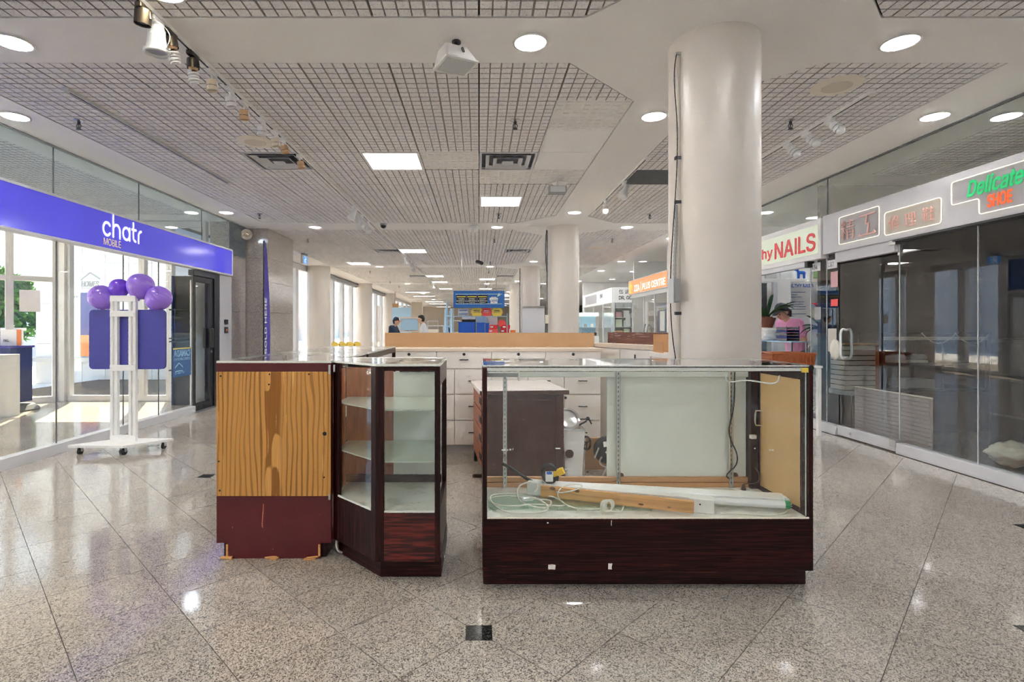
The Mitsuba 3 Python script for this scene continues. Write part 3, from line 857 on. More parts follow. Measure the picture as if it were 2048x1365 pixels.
scene['m_foliage'] = {'type': 'principledthin', 'base_color': P(t_leaf), 'roughness': 0.5, 'diff_trans': 0.6}
hd = thing('hedge', 'green hedge growing above the planter wall outside the left shop', 'hedge')
put(numbered(hd + '__leaves'), cat_([leaves((-11.75 - i * 1.1, 13.2 + .25 * (i % 3), 1.7 + .5 * (i % 2)), (.9, .6, .9), 1400, 20 + i) for i in range(12)]), 'foliage')
labels['hedge__leaves'] = {'kind': 'stuff'}
part(hd, 'stem', cat_([cyl((-11.75 - i * 1.1, 13.2, -.1), (-11.75 - i * 1.1, 13.2, 2.0), .03, n=6) for i in range(12)]), 'wood_tan')
hs = thing('shopfront_poster', 'tall purple and orange poster on the white building outside', 'poster')
part(hs, 'board', bx(-9.42, -9.0, BY - .03, BY - .005, .55, 2.05), 'navy_panel'); part(hs, 'lower_band', bx(-9.42, -9.0, BY - .035, BY - .03, .55, 1.05), 'orange')
hl = thing('wall_lettering', 'grey HOMES lettering with a roof mark on the white building', 'sign')
part(hl, 'word', words('HOMES', .125, front((-9.42, BY - .001, 2.20)), .012, True, .42, .18), 'grey')
part(hl, 'roof_mark', mv(ext(strokes([[(0, 0), (.21, .17), (.44, .02)]], .03), .012), front((-9.42, BY - .001, 2.36))), 'grey')
part(hl, 'underline', bx(-9.42, -9.02, BY - .012, BY, 2.155, 2.165, 0), 'grey')
part(hl, 'script', words('Everyone', .075, front((-9.86, BY - .001, 1.93)), .008, False, .38, .3), 'grey')

# ------------------------------------------------------------------ wide empty showcase in front
sc = thing('showcase', 'wide dark wood and glass showcase with a fluorescent fitting lying inside, right foreground', 'showcase')
x0, x1, y0, y1, zt = .0165, 1.572, 2.50, 3.05, 1.056
part(sc, 'front_panel', bx(x0, x1, y0, y0 + .02, .088, .337), 'mahogany_front', label='dark red wood front panel with two white chips')
part(sc, 'plinth', bx(x0 + .003, x1 - .003, 2.552, 3.0, 0, .088, .004), 'mahogany', label='recessed dark plinth')
part(sc, 'left_side', bx(x0, x0 + .021, y0 + .001, y1, .088, zt - .012), 'mahogany_up')
part(sc, 'right_stile', bx(x1 - .021, x1, y0 + .001, 2.572, .088, zt - .012), 'mahogany_up')
part(sc, 'right_stile', bx(x1 - .021, x1, 2.94, y1, .088, zt - .012), 'mahogany_up')
part(sc, 'right_rail', bx(x1 - .021, x1, 2.572, 2.94, .982, zt - .012), 'mahogany_up')
part(sc, 'right_rail', bx(x1 - .021, x1, 2.572, 2.94, .088, .36), 'mahogany_up')
part(sc, 'right_panel', bx(x1 - .017, x1 - .005, 2.568, 2.944, .355, .986), 'panel_tan', label='tan board in the right side frame')
part(sc, 'pane_strip', bx(x1 - .024, x1 - .0205, y0 + .02, y0 + .026, .34, 1.02, 0), 'grey_light')
part(sc, 'deck', bx(x0 + .021, x1 - .021, y0 + .004, 3.0, .322, .337), 'deck_white', label='dirty white deck')
part(sc, 'deck_edge', bx(x0 + .021, x1 - .021, y0 - .002, y0 + .004, .334, .342), 'beige')
part(sc, 'track', cat_(bx(x0 + .021, x1 - .05, 2.982, 3.012, .337, .362), bx(x0 + .021, x1 - .05, 2.988, 3.012, .364, .392)), 'rail_wood', label='bare wood door track')
part(sc, 'top_rail', bx(x0 + .021, x1 - .021, 2.99, 3.04, .985, 1.016), 'mahogany')
part(sc, 'top_track', bx(x0 + .021, x1 - .06, 2.985, 3.01, .955, .986), 'panel_white')
part(sc, 'rear_post', bx(x1 - .062, x1 - .021, 2.955, 3.04, .337, .99), 'mahogany_up')
part(sc, 'sliding_door', bx(.722, 1.508, 3.004, 3.010, .392, .962), 'panel_white', label='white sliding door')
part(sc, 'finger_cup', cyl((.80, 3.003, .395), (.80, 3.0045, .395), .018), 'brown_laminate', True)
part(sc, 'finger_cup', cyl((1.445, 3.003, .397), (1.445, 3.0045, .397), .018), 'brown_laminate', True)
for x in (.145, .779, 1.41):
    st = part(sc, 'shelf_standard', cat_(bx(x - .011, x + .011, 2.974, 2.980, .337, 1.0), bx(x - .011, x - .008, 2.968, 2.974, .337, 1.0), bx(x + .008, x + .011, 2.968, 2.974, .337, 1.0)), 'steel')
    part(st, 'slot', cat_([bx(x - .0018, x + .0018, 2.9728, 2.9742, .36 + i * .0254, .372 + i * .0254, 0) for i in range(25)]), 'black', kind='stuff')
part(sc, 'light_reflector', bx(x0 + .025, .19, 2.60, 2.66, .992, 1.012), 'grey'); part(sc, 'light_bracket', bx(.192, .20, 2.6, 2.66, .972, 1.02), 'white_gloss')
part(sc, 'front_pane', quad((x0 + .021, y0 + .012, .338), (x1 - .021, y0 + .012, .338), (x1 - .021, y0 + .012, 1.030), (x0 + .021, y0 + .012, 1.030)), 'pane_case')
part(sc, 'front_channel', bx(x0 + .021, x1 - .021, y0 + .002, y0 + .018, 1.028, 1.046), 'panel_white', label='pale channel along the top of the front glass')
part(sc, 'channel_edge', bx(x0 + .018, x1 - .018, y0, y0 + .003, 1.046, 1.050, 0), 'dark_metal')
part(sc, 'top_pane', quad((x0 + .004, y0 + .004, zt), (x1 - .004, y0 + .004, zt), (x1 - .004, y1, zt), (x0 + .004, y1, zt)), 'pane_case', label='glass top')
part(sc, 'top_edge', cat_(bx(x0, x1, y0 - .001, y0 + .004, 1.050, zt, 0), bx(x0, x0 + .004, y0, y1, 1.050, zt, 0), bx(x1 - .004, x1, y0, y1, 1.050, zt, 0), bx(x0, x1, y1 - .004, y1, 1.050, zt, 0)), 'panel_white')
part(sc, 'corner_cap', cyl((x1 - .012, y0 - .003, 1.045), (x1 - .012, y0 + .02, 1.045), .013), 'black', 30)
part(sc, 'tape', bx(1.515, 1.548, y0 - .001, y0 + .0, 1.022, 1.045, 0), 'yellow_soft', label='scrap of yellow tape')
part(sc, 'hook_rod', tube(spline([(1.30, 2.80, .985), (1.305, 2.80, .955), (1.40, 2.80, .955), (1.52, 2.70, .965), (1.525, 2.70, .99)], 40), .004), 'white_gloss', True)
part(sc, 'shelf_bracket', tube([(1.546, 2.90, .78), (1.51, 2.90, .78), (1.505, 2.90, .76), (1.505, 2.90, .715), (1.51, 2.90, .70), (1.546, 2.9, .70)], .004), 'steel', True)
part(sc, 'shelf_clip', bx(1.50, 1.53, 2.93, 2.955, .618, .640), 'white_gloss')
part(sc, 'tape_residue', cat_([bx(xa, xb, y0 + .0126, y0 + .0132, .655 + .004 * math.sin(xa * 40), .662 + .004 * math.sin(xa * 40), 0) for xa, xb in ((.106, .125), (.131, .138), (.143, .152), (.158, .163), (.361, .384), (1.37, 1.378), (1.383, 1.392), (1.30, 1.306))]), 'white_mark', label='torn white tape remains on the glass')
part(sc, 'outlet', bx(1.40, 1.50, 2.90, 2.955, .337, .342), 'white_gloss', label='white cover plate')

# contents of the showcase
dk = .337


def bar(p0, p1, w, h, z0, b=.003):
    """A straight bar lying between two floor points, w wide, from z0 up to z0 + h."""
    p0, p1 = np.asarray(p0, float), np.asarray(p1, float)
    d = p1 - p0; L = np.linalg.norm(d); a = math.atan2(d[1], d[0])
    return mv(bx(0, L, -w / 2, w / 2, z0, z0 + h, b), rotz(a, (p0[0], p0[1], 0)))


one('glass_shelf', bx(.045, .85, 2.60, 2.80, dk, dk + .006, .001), 'sheet_glass', 'loose glass shelf lying on the showcase deck, lower of the pair', 'glass shelf')
one('glass_shelf', bx(.045, 1.02, 2.635, 2.835, dk + .0065, dk + .0125, .001), 'sheet_glass', 'loose glass shelf lying on another one on the showcase deck', 'glass shelf')
gz = dk + .0128
bf = thing('fluorescent_batten', 'long white fluorescent batten with one tube, lying at the back of the showcase', 'light fitting')
A, B = np.array([.345, 2.885]), np.array([1.525, 2.66])
part(bf, 'body', cat_(bar(A, B, .055, .040, gz), bar(A + [0, -.002], B + [0, -.002], .085, .008, gz + .036)), 'white_gloss')
part(bf, 'side_flange', bar(A + [0, -.045], B + [0, -.045], .02, .012, gz + .03), 'white_gloss')
d_ = (B - A) / np.linalg.norm(B - A); off = np.array([-.014, -.085])
for t, nm in ((.02, 'lamp_holder'), (.985, 'lamp_holder')):
    q = A + (B - A) * t
    part(bf, nm, mv(bx(-.008, .008, -.035, .0, gz + .0, gz + .052), rotz(math.atan2(d_[1], d_[0]), (q[0], q[1] - .03, 0))), 'white_gloss')
ta, tb = A + off + d_ * .05, B + off - d_ * .03
part(bf, 'tube', cyl((*ta, gz + .024), (*tb, gz + .024), .0185, n=24), 'white_gloss', 30, label='white tube')
part(bf, 'tube_cap', cyl((*(tb), gz + .024), (*(tb + d_ * .022), gz + .024), .0188, n=24), 'green_cap', 30, label='green end cap')
for s in (-.006, .006):
    part(bf, 'pin', cyl((*(tb + d_ * .022), gz + .024 + s), (*(tb + d_ * .034), gz + .024 + s), .0022, n=8), 'steel')
lp = A + (B - A) * .88
part(bf, 'rating_label', mv(bx(0, .11, -.0445, -.0442, gz + .012, gz + .028, 0), rotz(math.atan2(d_[1], d_[0]), (lp[0], lp[1] + .012, 0))), 'grey_light')
cf = thing('light_channel', 'white metal light channel lying across the front of the showcase deck behind a plank', 'light fitting')
A2, B2 = np.array([.262, 2.845]), np.array([1.135, 2.585])
part(cf, 'body', bar(A2, B2, .055, .058, gz), 'white_paint')
part(cf, 'end_box', bar(A2 - [.0, .004], A2 + (B2 - A2) * .085 - [0, .004], .066, .068, gz), 'white_paint')
part(cf, 'end_box', bar(A2 + (B2 - A2) * .875 - [0, .010], B2 - [0, .010], .066, .070, gz - .012), 'white_paint')
part(cf, 'screw', cat_(mv(cyl((0, -.0345, .052), (0, -.033, .052), .004), rotz(-.3, (*(A2 + (B2 - A2) * .07), gz - .02))), mv(cyl((0, -.0345, .052), (0, -.033, .052), .004), rotz(-.3, (*(A2 + (B2 - A2) * .93 - [0, .01]), gz - .02)))), 'black')
A3, B3 = A2 + [.062, -.058], B2 + [-.112, -.052]
one('plank', bar(A3, B3, .020, .058, gz, .002), 'pine', 'tan wooden plank with knots leaning on the white channel in the showcase', 'plank')
r = np.random.default_rng(5)
zc = gz + .004
cordpts = [W(1070, 985, 2.76), (.30, 2.80, zc + .06), (.22, 2.80, zc + .05), (.20, 2.72, zc + .01), (.26, 2.62, zc), (.33, 2.60, zc), (.36, 2.66, zc + .01), (.28, 2.72, zc), (.14, 2.78, zc), (.06, 2.74, zc),
           (.07, 2.66, zc), (.16, 2.62, zc), (.30, 2.645, zc), (.42, 2.63, zc), (.40, 2.72, zc + .005), (.30, 2.80, zc), (.16, 2.82, zc), (.08, 2.80, zc), (.06, 2.69, zc + .004), (.12, 2.57, zc - .006), (.25, 2.545, zc - .008),
           (.33, 2.57, zc), (.30, 2.66, zc + .02), (.24, 2.70, zc + .01)]
cw = thing('power_cord', 'tangled white power cord lying on the left of the showcase deck', 'cord')
part(cw, 'loops', tube(spline(cordpts, 260), .0042, 8), 'cord_white', True)
part(cw, 'connector', mv(bx(-.03, .03, -.013, .013, 0, .022, .006), rotz(.35, (.245, 2.70, zc - .002))), 'white_gloss', label='white plug body')
pts2 = [(.40, 2.745, zc + .035), (.50, 2.70, zc + .06), (.53, 2.74, zc + .066), (.46, 2.76, zc + .062), (.40, 2.70, zc + .03), (.46, 2.60, zc), (.52, 2.575, zc), (.60, 2.585, zc)]
cw2 = thing('power_cord', 'white cord tied in a small bundle in front of the plank in the showcase', 'cord')
part(cw2, 'lead', tube(spline(pts2, 90), .0030, 8), 'cord_white', True)
bund = []
for i in range(5):
    t = np.linspace(0, 2 * np.pi, 26)
    c = np.array([.612 + .006 * i, 2.562 + .004 * i, zc + .020])
    bund.append(tube(np.c_[c[0] + .026 * np.cos(t) * (1 - .04 * i), c[1] + .012 * np.sin(t + .4 * i), c[2] + .024 * np.sin(t)], .0030, 7))
part(cw2, 'bundle', cat_(bund), 'cord_white', True)
part(cw2, 'tail', tube(spline([(.62, 2.56, zc), (.66, 2.55, zc - .004), (.69, 2.565, zc), (.70, 2.575, zc + .014)], 24), .0030, 7), 'cord_white', True)
cw3 = one('power_cord', tube(spline([(1.50, 2.585, dk + .012), (1.44, 2.545, dk + .004), (1.32, 2.535, dk + .004), (1.16, 2.55, dk + .004)], 40), .0035, 8), 'cord_white', 'thin white cord curving under the tube end at the right of the showcase', 'cord', smooth=True)
bc = thing('yellow_plug_cable', 'coiled dark grey cable with a yellow plug standing on the white channel in the showcase', 'cable')
cp = np.array([.375, 2.80, gz + .058 + .050])
t = np.linspace(-.6, 2 * np.pi * 1.9, 70)
coil = np.c_[cp[0] + .036 * np.cos(t), cp[1] + .004 * t - .012 * np.cos(t), cp[2] + .046 * np.sin(t)]
part(bc, 'coil', tube(coil, .0085, 10), 'black_rubber', True)
part(bc, 'lead', tube(spline([(.125, 2.87, .50), (.14, 2.87, .492), (.22, 2.86, .445), (.30, 2.84, .405), (.345, 2.83, .402)], 40), .0085, 10), 'black_rubber', True)
pa = np.array([.855, -.25, .455]); pa /= np.linalg.norm(pa)
po = cp + np.array([.015, .0, .0])
part(bc, 'plug', cat_(cyl(po, po + pa * .030, .013, .020, 12), cyl(po + pa * .030, po + pa * .062, .020, .019, 12)), 'yellow', 30, label='yellow plug')
part(bc, 'prong', cat_([cyl(po + pa * .06 + np.array([0, 0, s]), po + pa * .082 + np.array([0, 0, s]), .0022, n=6) for s in (-.007, .007)]), 'steel')
part(bc, 'tag', bx(cp[0] - .028, cp[0] + .012, cp[1] - .022, cp[1] - .021, cp[2] - .03, cp[2] + .024, 0), 'paper'); part(bc, 'tag_print', bx(cp[0] - .022, cp[0] + .006, cp[1] - .0228, cp[1] - .0222, cp[2] + .008, cp[2] + .022, 0), 'blue')
bk = thing('black_cord', 'thin black cord hanging along the right slotted standard inside the showcase', 'cord')
part(bk, 'lead', tube(spline([(1.425, 2.965, .985), (1.422, 2.962, .86), (1.408, 2.962, .74), (1.392, 2.962, .66), (1.405, 2.962, .60), (1.432, 2.962, .54), (1.425, 2.962, .46), (1.380, 2.962, .405), (1.395, 2.962, .39)], 80), .0038, 8), 'black_rubber', True)
part(bk, 'lead', tube(spline([(1.522, 2.945, .46), (1.535, 2.92, .43), (1.52, 2.90, .392), (1.46, 2.91, .378), (1.452, 2.92, .372)], 40), .0034, 8), 'brown_laminate', True)
part(bk, 'plug', cyl((1.452, 2.92, .343), (1.452, 2.92, .372), .014, .006, 10), 'brown_laminate', 30)

# ------------------------------------------------------------------ corner showcase
cs = thing('corner_showcase', 'tall angled glass corner showcase in dark wood with white shelves, beside the plywood counter end', 'showcase')
XR_, YF_, YK = -.19, 2.59, 3.12
V = [(XR_, YF_), (-.503, YF_), (-.786, 2.873), (-.786, YK), (XR_, YK)]
poly = Polygon(V)


def prism(pts, z0, z1):
    return ext(Polygon(pts), z1 - z0, T().translate([0, 0, z0]).matrix)


kick = Polygon([(XR_ + .004, YF_ + .042), (-.487, YF_ + .042), (-.77, 2.92), (-.77, YK - .01), (XR_ + .004, YK - .01)])
part(cs, 'plinth', ext(kick, .091), 'mahogany', label='dark plinth')
part(cs, 'front_panel', bx(-.470, XR_ - .022, YF_, YF_ + .018, .091, .333), 'mahogany_red', label='red brown grained front panel')
n2 = np.array([.7071, .7071])


def along45(s0, s1, t0, t1, z0, z1, b=.002):
    """A box along the angled side; s from the front corner, t inwards."""
    return mv(bx(s0, s1, -t1, -t0, z0, z1, b), frame((-.503, YF_, 0), (-.7071, .7071, 0), (-.7071, -.7071, 0), (0, 0, 1)))


part(cs, 'side_panel', along45(.035, .37, .002, .018, .091, .333), 'mahogany_up', label='dark lower panel on the angled side')
part(cs, 'corner_post', cat_(bx(-.503, -.462, YF_ - .001, YF_ + .022, .091, 1.044), along45(0, .04, -.001, .02, .091, 1.044)), 'mahogany_up')
part(cs, 'post', along45(.352, .40, -.001, .022, .091, 1.044), 'mahogany_up')
part(cs, 'post', bx(XR_ - .026, XR_, YF_ - .001, YF_ + .026, .091, 1.044), 'mahogany_up')
part(cs, 'post', bx(XR_ - .026, XR_, YK - .035, YK, .091, 1.044), 'mahogany_up')
part(cs, 'side_rail', bx(XR_ - .022, XR_, YF_ + .026, YK - .035, .945, 1.044), 'mahogany_up')
part(cs, 'side_rail', bx(XR_ - .022, XR_, YF_ + .026, YK - .035, .091, .345), 'mahogany_up')
part(cs, 'top_rail', bx(-.462, XR_ - .026, YK - .03, YK, .975, 1.044), 'mahogany')
part(cs, 'front_rail', bx(-.462, XR_ - .026, YF_ + .003, YF_ + .016, 1.022, 1.044), 'mahogany')
part(cs, 'deck', ext(poly.buffer(-.02), .012, T().translate([0, 0, .321]).matrix), 'deck_white', label='white deck')
for z in (.576, .831):
    part(cs, 'shelf', ext(poly.buffer(-.024), .007, T().translate([0, 0, z - .007]).matrix), 'shelf_glass', label='frosted glass shelf')
part(cs, 'back_rail', bx(-.78, XR_ - .03, YK - .025, YK, .333, .375), 'mahogany')
part(cs, 'back_door', bx(-.50, XR_ - .03, YK - .012, YK - .007, .375, .975), 'panel_white', label='pale sliding door at the back')
part(cs, 'back_panel', bx(-.784, -.774, 2.89, YK - .03, .333, 1.0), 'redwood', label='brown inner side board'); part(cs, 'back_panel', bx(-.774, -.50, YK - .014, YK - .006, .375, 1.0), 'redwood')
part(cs, 'front_pane', quad((-.462, YF_ + .008, .334), (XR_ - .026, YF_ + .008, .334), (XR_ - .026, YF_ + .008, 1.03), (-.462, YF_ + .008, 1.03)), 'pane_case')
q = np.array([-.503, YF_]); e = np.array([-.7071, .7071]); nn = np.array([.7071, .7071]) * .006
a_, b_ = q + e * .04 + nn, q + e * .352 + nn
part(cs, 'angled_pane', quad((*b_, .334), (*a_, .334), (*a_, 1.03), (*b_, 1.03)), 'pane_case')
part(cs, 'front_sill', bx(-.462, XR_ - .026, YF_ - .002, YF_ + .006, .331, .341), 'panel_white'); part(cs, 'angled_sill', along45(.04, .352, -.003, .006, .331, .341), 'panel_white')
tp = np.array(poly.exterior.coords[:-1])
m = trimesh.Trimesh(np.c_[tp, np.full(5, 1.056)], [[0, 2, 1], [0, 3, 2], [0, 4, 3]], process=False); m.invert() if m.face_normals[0, 2] < 0 else None
part(cs, 'top_pane', m, 'pane_case', label='glass top')
part(cs, 'top_edge', ext(poly.difference(poly.buffer(-.008)), .011, T().translate([0, 0, 1.0445]).matrix), 'panel_white')
part(cs, 'hinge', bx(-.780, -.768, 2.842, 2.858, .995, 1.035), 'steel')
part(cs, 'ledge', bx(-.77, -.255, YK + .02, YK + .16, 1.012, 1.05), 'white_paint'); part(cs, 'ledge_trim', bx(-.77, -.255, YK + .005, YK + .02, 1.00, 1.03), 'dark_metal')
one('power_cord', tube(spline([(-.785, 2.93, .14), (-.775, 2.90, .10), (-.765, 2.88, .03), (-.74, 2.90, .006)], 30), .006, 8), 'cord_white', 'short white cord hanging by the plinth between the plywood counter and the corner showcase', 'cord', smooth=True)

# ------------------------------------------------------------------ long glass topped counters on the left
def counter(ya, yb, label, end):
    k = thing('display_counter', label, 'counter')
    xa, xb = -1.401, -.790
    if end:
        pts = [(xa, .083), (xa, 1.044), (xb, 1.044), (xb, .083), (-.845, .083), (-.845, .0), (-1.345, .0), (-1.345, .083)]
        part(k, 'end_board', mv(ext(Polygon(pts), .018), frame((0, ya + .018, 0), (1, 0, 0), (0, 0, 1), (0, -1, 0))), 'maroon', label='maroon end board with toe notches')
        ply_ = part(k, 'plywood_panel', bx(xa + .002, xb + .0, ya - .008, ya, .335, .998), 'plywood', label='varnished plywood panel')
        hs_ = [(-1.375, .975), (-1.115, .985), (-.905, .985), (-1.385, .52), (-.825, .435), (-1.38, .365), (-1.118, .93)]
        for hx, hz in hs_: part(ply_, 'screw', cyl((hx, ya - .0095, hz), (hx, ya - .0075, hz), .0045, n=10), 'black')
        part(ply_, 'hole', cyl((-.822, ya - .0095, .668), (-.822, ya - .0075, .668), .0105, n=16), 'black')
        part(k, 'top_rail', bx(xa, xb, ya - .004, ya + .0, 1.001, 1.044), 'maroon')
        for hx in (-1.345, -.853):
            part(k, 'raw_edge', bx(hx - .006, hx + .006, ya - .002, ya + .02, .012, .075), 'pine')
        rr = np.random.default_rng(3)
        for hx in (-1.33, -1.10, -.89):
            part(k, 'splinter', cat_([mv(bx(-.03, .03, -.006, .006, 0, .006), rotz(rr.uniform(-.4, .4), (hx + rr.uniform(-.02, .02), ya - .006 + rr.uniform(-.012, .004), .004 * i))) for i in range(3)]), 'pine')
        part(k, 'hinge_plate', bx(xb - .012, xb, ya - .010, ya - .004, .985, 1.035), 'steel'); part(k, 'hinge_plate', bx(xb - .012, xb, ya - .010, ya - .004, .315, .345), 'steel')
    part(k, 'base', bx(xa + .03, xb - .03, ya + .02, yb, 0, .083), 'mahogany')
    part(k, 'lower_box', bx(xa, xb, ya + .018, yb, .083, .335), 'maroon')
    for xx in (xa, xb - .03):
        for yy in (ya + .02, yb - .03):
            part(k, 'post', bx(xx, xx + .03, yy, yy + .03, .335, 1.044), 'mahogany_up')
    part(k, 'rail', cat_(bx(xa, xa + .03, ya + .05, yb - .03, 1.0, 1.044), bx(xb - .03, xb, ya + .05, yb - .03, 1.0, 1.044)), 'mahogany')
    part(k, 'side_pane', quad((xa + .01, ya + .05, .335), (xa + .01, yb - .03, .335), (xa + .01, yb - .03, 1.0), (xa + .01, ya + .05, 1.0)), 'pane_case')
    part(k, 'shelf', bx(xa + .03, xb - .03, ya + .05, yb - .03, .68, .69), 'shelf_glass')
    part(k, 'top_pane', quad((xa, ya, 1.056), (xb, ya, 1.056), (xb, yb, 1.056), (xa, yb, 1.056)), 'pane_case', label='glass top')
    part(k, 'top_edge', cat_(bx(xa, xb, ya - .003, ya + .004, 1.0445, 1.056, 0), bx(xa, xa + .004, ya, yb, 1.0445, 1.056, 0), bx(xb - .004, xb, ya, yb, 1.0445, 1.056, 0), bx(xa, xb, yb - .004, yb, 1.0445, 1.056, 0)), 'panel_white')
    return k


counter(2.84, 3.74, 'glass topped counter whose near end is a varnished plywood panel over maroon wood', True)
counter(3.77, 5.04, 'second glass topped counter standing in line behind the plywood ended one', False)
one('counter_gap_strip', bx(-1.0, -.80, 3.742, 3.768, .30, 1.03), 'mahogany', 'dark strip between the two glass topped counters', 'strip')

# ------------------------------------------------------------------ white drawer cabinets at the back
wc = thing('drawer_cabinet', 'long run of white drawers with dark handles behind the showcases', 'cabinet')
ya = 5.15
part(wc, 'carcass', bx(-1.38, 1.18, ya + .02, 5.62, .09, 1.0), 'melamine'); part(wc, 'kick', bx(-1.36, 1.16, ya + .06, 5.6, 0, .09), 'grey_light')
part(wc, 'top', bx(-1.39, 1.195, ya - .01, 5.64, 1.0, 1.028), 'melamine_edge', label='worn white top board')
px = lambda u: (u - CX) / F * ya
pz = lambda v: CAMZ - (v - CY) / F * ya


def drawer(u0, u1, v0, v1, lock, hu=None, hv=None, lx=None):
    d = part(wc, 'drawer', bx(px(u0) + .003, px(u1) - .003, ya, ya + .018, pz(v1) + .003, pz(v0) - .003), 'melamine')
    c = (u0 + u1) / 2 if hu is None else hu
    hw, hz = .042, pz(hv)
    part(d, 'handle', cat_(bx(px(c) - hw, px(c) + hw, ya - .028, ya - .018, hz - .005, hz + .005), bx(px(c) - hw, px(c) - hw + .008, ya - .02, ya, hz - .004, hz + .004), bx(px(c) + hw - .008, px(c) + hw, ya - .02, ya, hz - .004, hz + .004)), 'dark_metal')
    if lock is not None: part(d, 'lock', cyl((px(c if lx is None else lx), ya - .004, pz(lock)), (px(c if lx is None else lx), ya, pz(lock)), .014, n=16), 'dark_metal', 30)


for u0, u1 in ((678, 763), (763, 873), (873, 983), (983, 1091), (1091, 1202)): drawer(u0, u1, 702, 738, 709, hv=720)
for i in range(7):
    u0, u1 = 690 + 73.1 * i, 763 + 73.1 * i
    for (v0, v1), hv in (((739, 789), 762), ((790, 841), 813), ((842, 891), 865)):
        drawer(u0, u1, v0, v1, 796 if i == 6 and v0 == 790 else None, hv=hv, lx=1131 if i == 6 else None)
one('fibreboard', bx(-.984, 1.205, 5.56, 5.58, 1.0285, 1.178), 'mdf', 'long bare brown fibreboard standing on edge on the white drawer cabinets', 'board')

# cabinets on the right behind the column side, turned towards the aisle
ang = math.atan2(4.79 - 5.62, 1.57 - 1.21); L = math.hypot(.36, .83)
Mr = rotz(ang, (1.21, 5.62, 0))
rc = thing('white_cabinet', 'white cabinet with a brown top upstand running forward from the drawers', 'cabinet')
part(rc, 'body', mv(bx(.02, L, .0, .45, .09, 1.03), Mr), 'melamine'); part(rc, 'kick', mv(bx(.03, L, .03, .42, 0, .09), Mr), 'grey_light')
part(rc, 'top', mv(bx(0, L + .02, -.02, .47, 1.03, 1.07), Mr), 'melamine_edge')
for i in range(2):
    dd = part(rc, 'door', mv(bx(.03 + i * .43, .45 + i * .43, -.018, 0, .11, 1.02), Mr), 'melamine')
    part(dd, 'handle', mv(bx(.08 + i * .60, .088 + i * .60, -.03, -.018, .93, .98), Mr), 'dark_metal')
part(rc, 'upstand', mv(bx(0, L + .02, .18, .20, 1.07, 1.185), Mr), 'brown_board', label='scuffed brown laminate upstand')
lc = thing('low_cabinet', 'low white cabinet with a plywood back beside the large column', 'cabinet')
part(lc, 'body', bx(1.53, 1.95, 4.25, 4.70, .08, .98), 'melamine'); part(lc, 'top', bx(1.50, 1.96, 4.22, 4.72, .98, 1.02), 'melamine'); part(lc, 'kick', bx(1.55, 1.93, 4.28, 4.68, 0, .08), 'grey_light')
part(lc, 'plywood_back', bx(1.52, 1.95, 4.62, 4.64, 1.02, 1.175), 'rail_wood', label='raw plywood upstand')
part(lc, 'side_block', bx(1.52, 1.535, 4.42, 4.62, 1.02, 1.11), 'rail_wood')

# ------------------------------------------------------------------ brown desk
dk_ = thing('desk', 'dark brown desk with a pale grey top seen through the wide showcase', 'desk')
Md = rotz(.10, (.015, 4.20, 0))
part(dk_, 'end_panel', mv(bx(.012, .655, .0, .022, .0, .70), Md), 'brown_laminate', label='scratched dark brown panel')
part(dk_, 'post', mv(bx(.60, .665, -.012, .03, .0, .70), Md), 'brown_laminate')
part(dk_, 'body', mv(bx(.03, .645, .022, .76, .09, .70), Md), 'redwood')
part(dk_, 'top', mv(bx(-.015, .70, -.03, .79, .70, .735, .010), Md), 'desk_top', label='grey top'); part(dk_, 'top_edge', mv(bx(-.012, .703, -.034, -.029, .702, .733), Md), 'brown_laminate')
part(dk_, 'leg', mv(bx(.012, .04, .70, .75, 0, .09), Md), 'black'); part(dk_, 'leg', mv(bx(.60, .65, .70, .75, 0, .09), Md), 'black')
for i, (z0, z1) in enumerate(((.11, .25), (.26, .40), (.41, .55), (.56, .69))):
    d = part(dk_, 'drawer', mv(bx(.008, .03, .06, .74, z0, z1), Md), 'redwood', label='red brown drawer front')
    part(d, 'finger_slot', mv(bx(.006, .009, .05 + .01, .20, z0 + .05, z0 + .10, 0), Md), 'black')

# ------------------------------------------------------------------ bin, lamp, reel and board behind the showcase
bn = thing('waste_bin', 'tall white waste bin beside the brown desk', 'bin')
part(bn, 'body', mv(cat_(lathe([(.001, 0), (.095, 0), (.125, .40), (.118, .40), (.09, .02)], n=4)), rotz(math.pi / 4, (.775, 4.42, 0))), 'white_paint')
part(bn, 'rim', mv(lathe([(.118, .392), (.130, .392), (.130, .405), (.118, .405), (.118, .392)], n=4), rotz(math.pi / 4, (.775, 4.42, 0))), 'grey_light')
part(bn, 'hole', cyl((.735, 4.325, .205), (.735, 4.329, .205), .035), 'brown_laminate', 30)
ml = thing('magnifier_lamp', 'chrome ringed magnifier lamp head lying on the white waste bin', 'lamp')
mo = np.array([.735, 4.40, .475]); ma = np.array([.1, -.75, .55]); ma /= np.linalg.norm(ma)
part(ml, 'ring', lathe([(.085, -.02), (.098, -.012), (.102, .005), (.094, .02), (.082, .016), (.085, -.02)], mo, ma, 40), 'chrome', 40)
part(ml, 'shell', lathe([(.001, -.06), (.05, -.055), (.08, -.03), (.088, -.01)], mo, ma, 32), 'grey_light', 40)
part(ml, 'lens', lathe([(.001, .012), (.05, .010), (.083, .004)], mo, ma, 32), 'steel', 40)
part(ml, 'bracket', cat_([cyl(mo + np.array([.02 * i - .06, -.03, -.085]), mo + np.array([.02 * i - .055, -.02, -.065]), .006, n=8) for i in range(5)]), 'dark_metal')
arm = [mo + (.09, 0, -.05), mo + (.15, .0, -.02), mo + (.17, 0, .01), mo + (.195, 0, -.04)]
part(ml, 'arm', tube(arm, .007, 8), 'dark_metal', True)
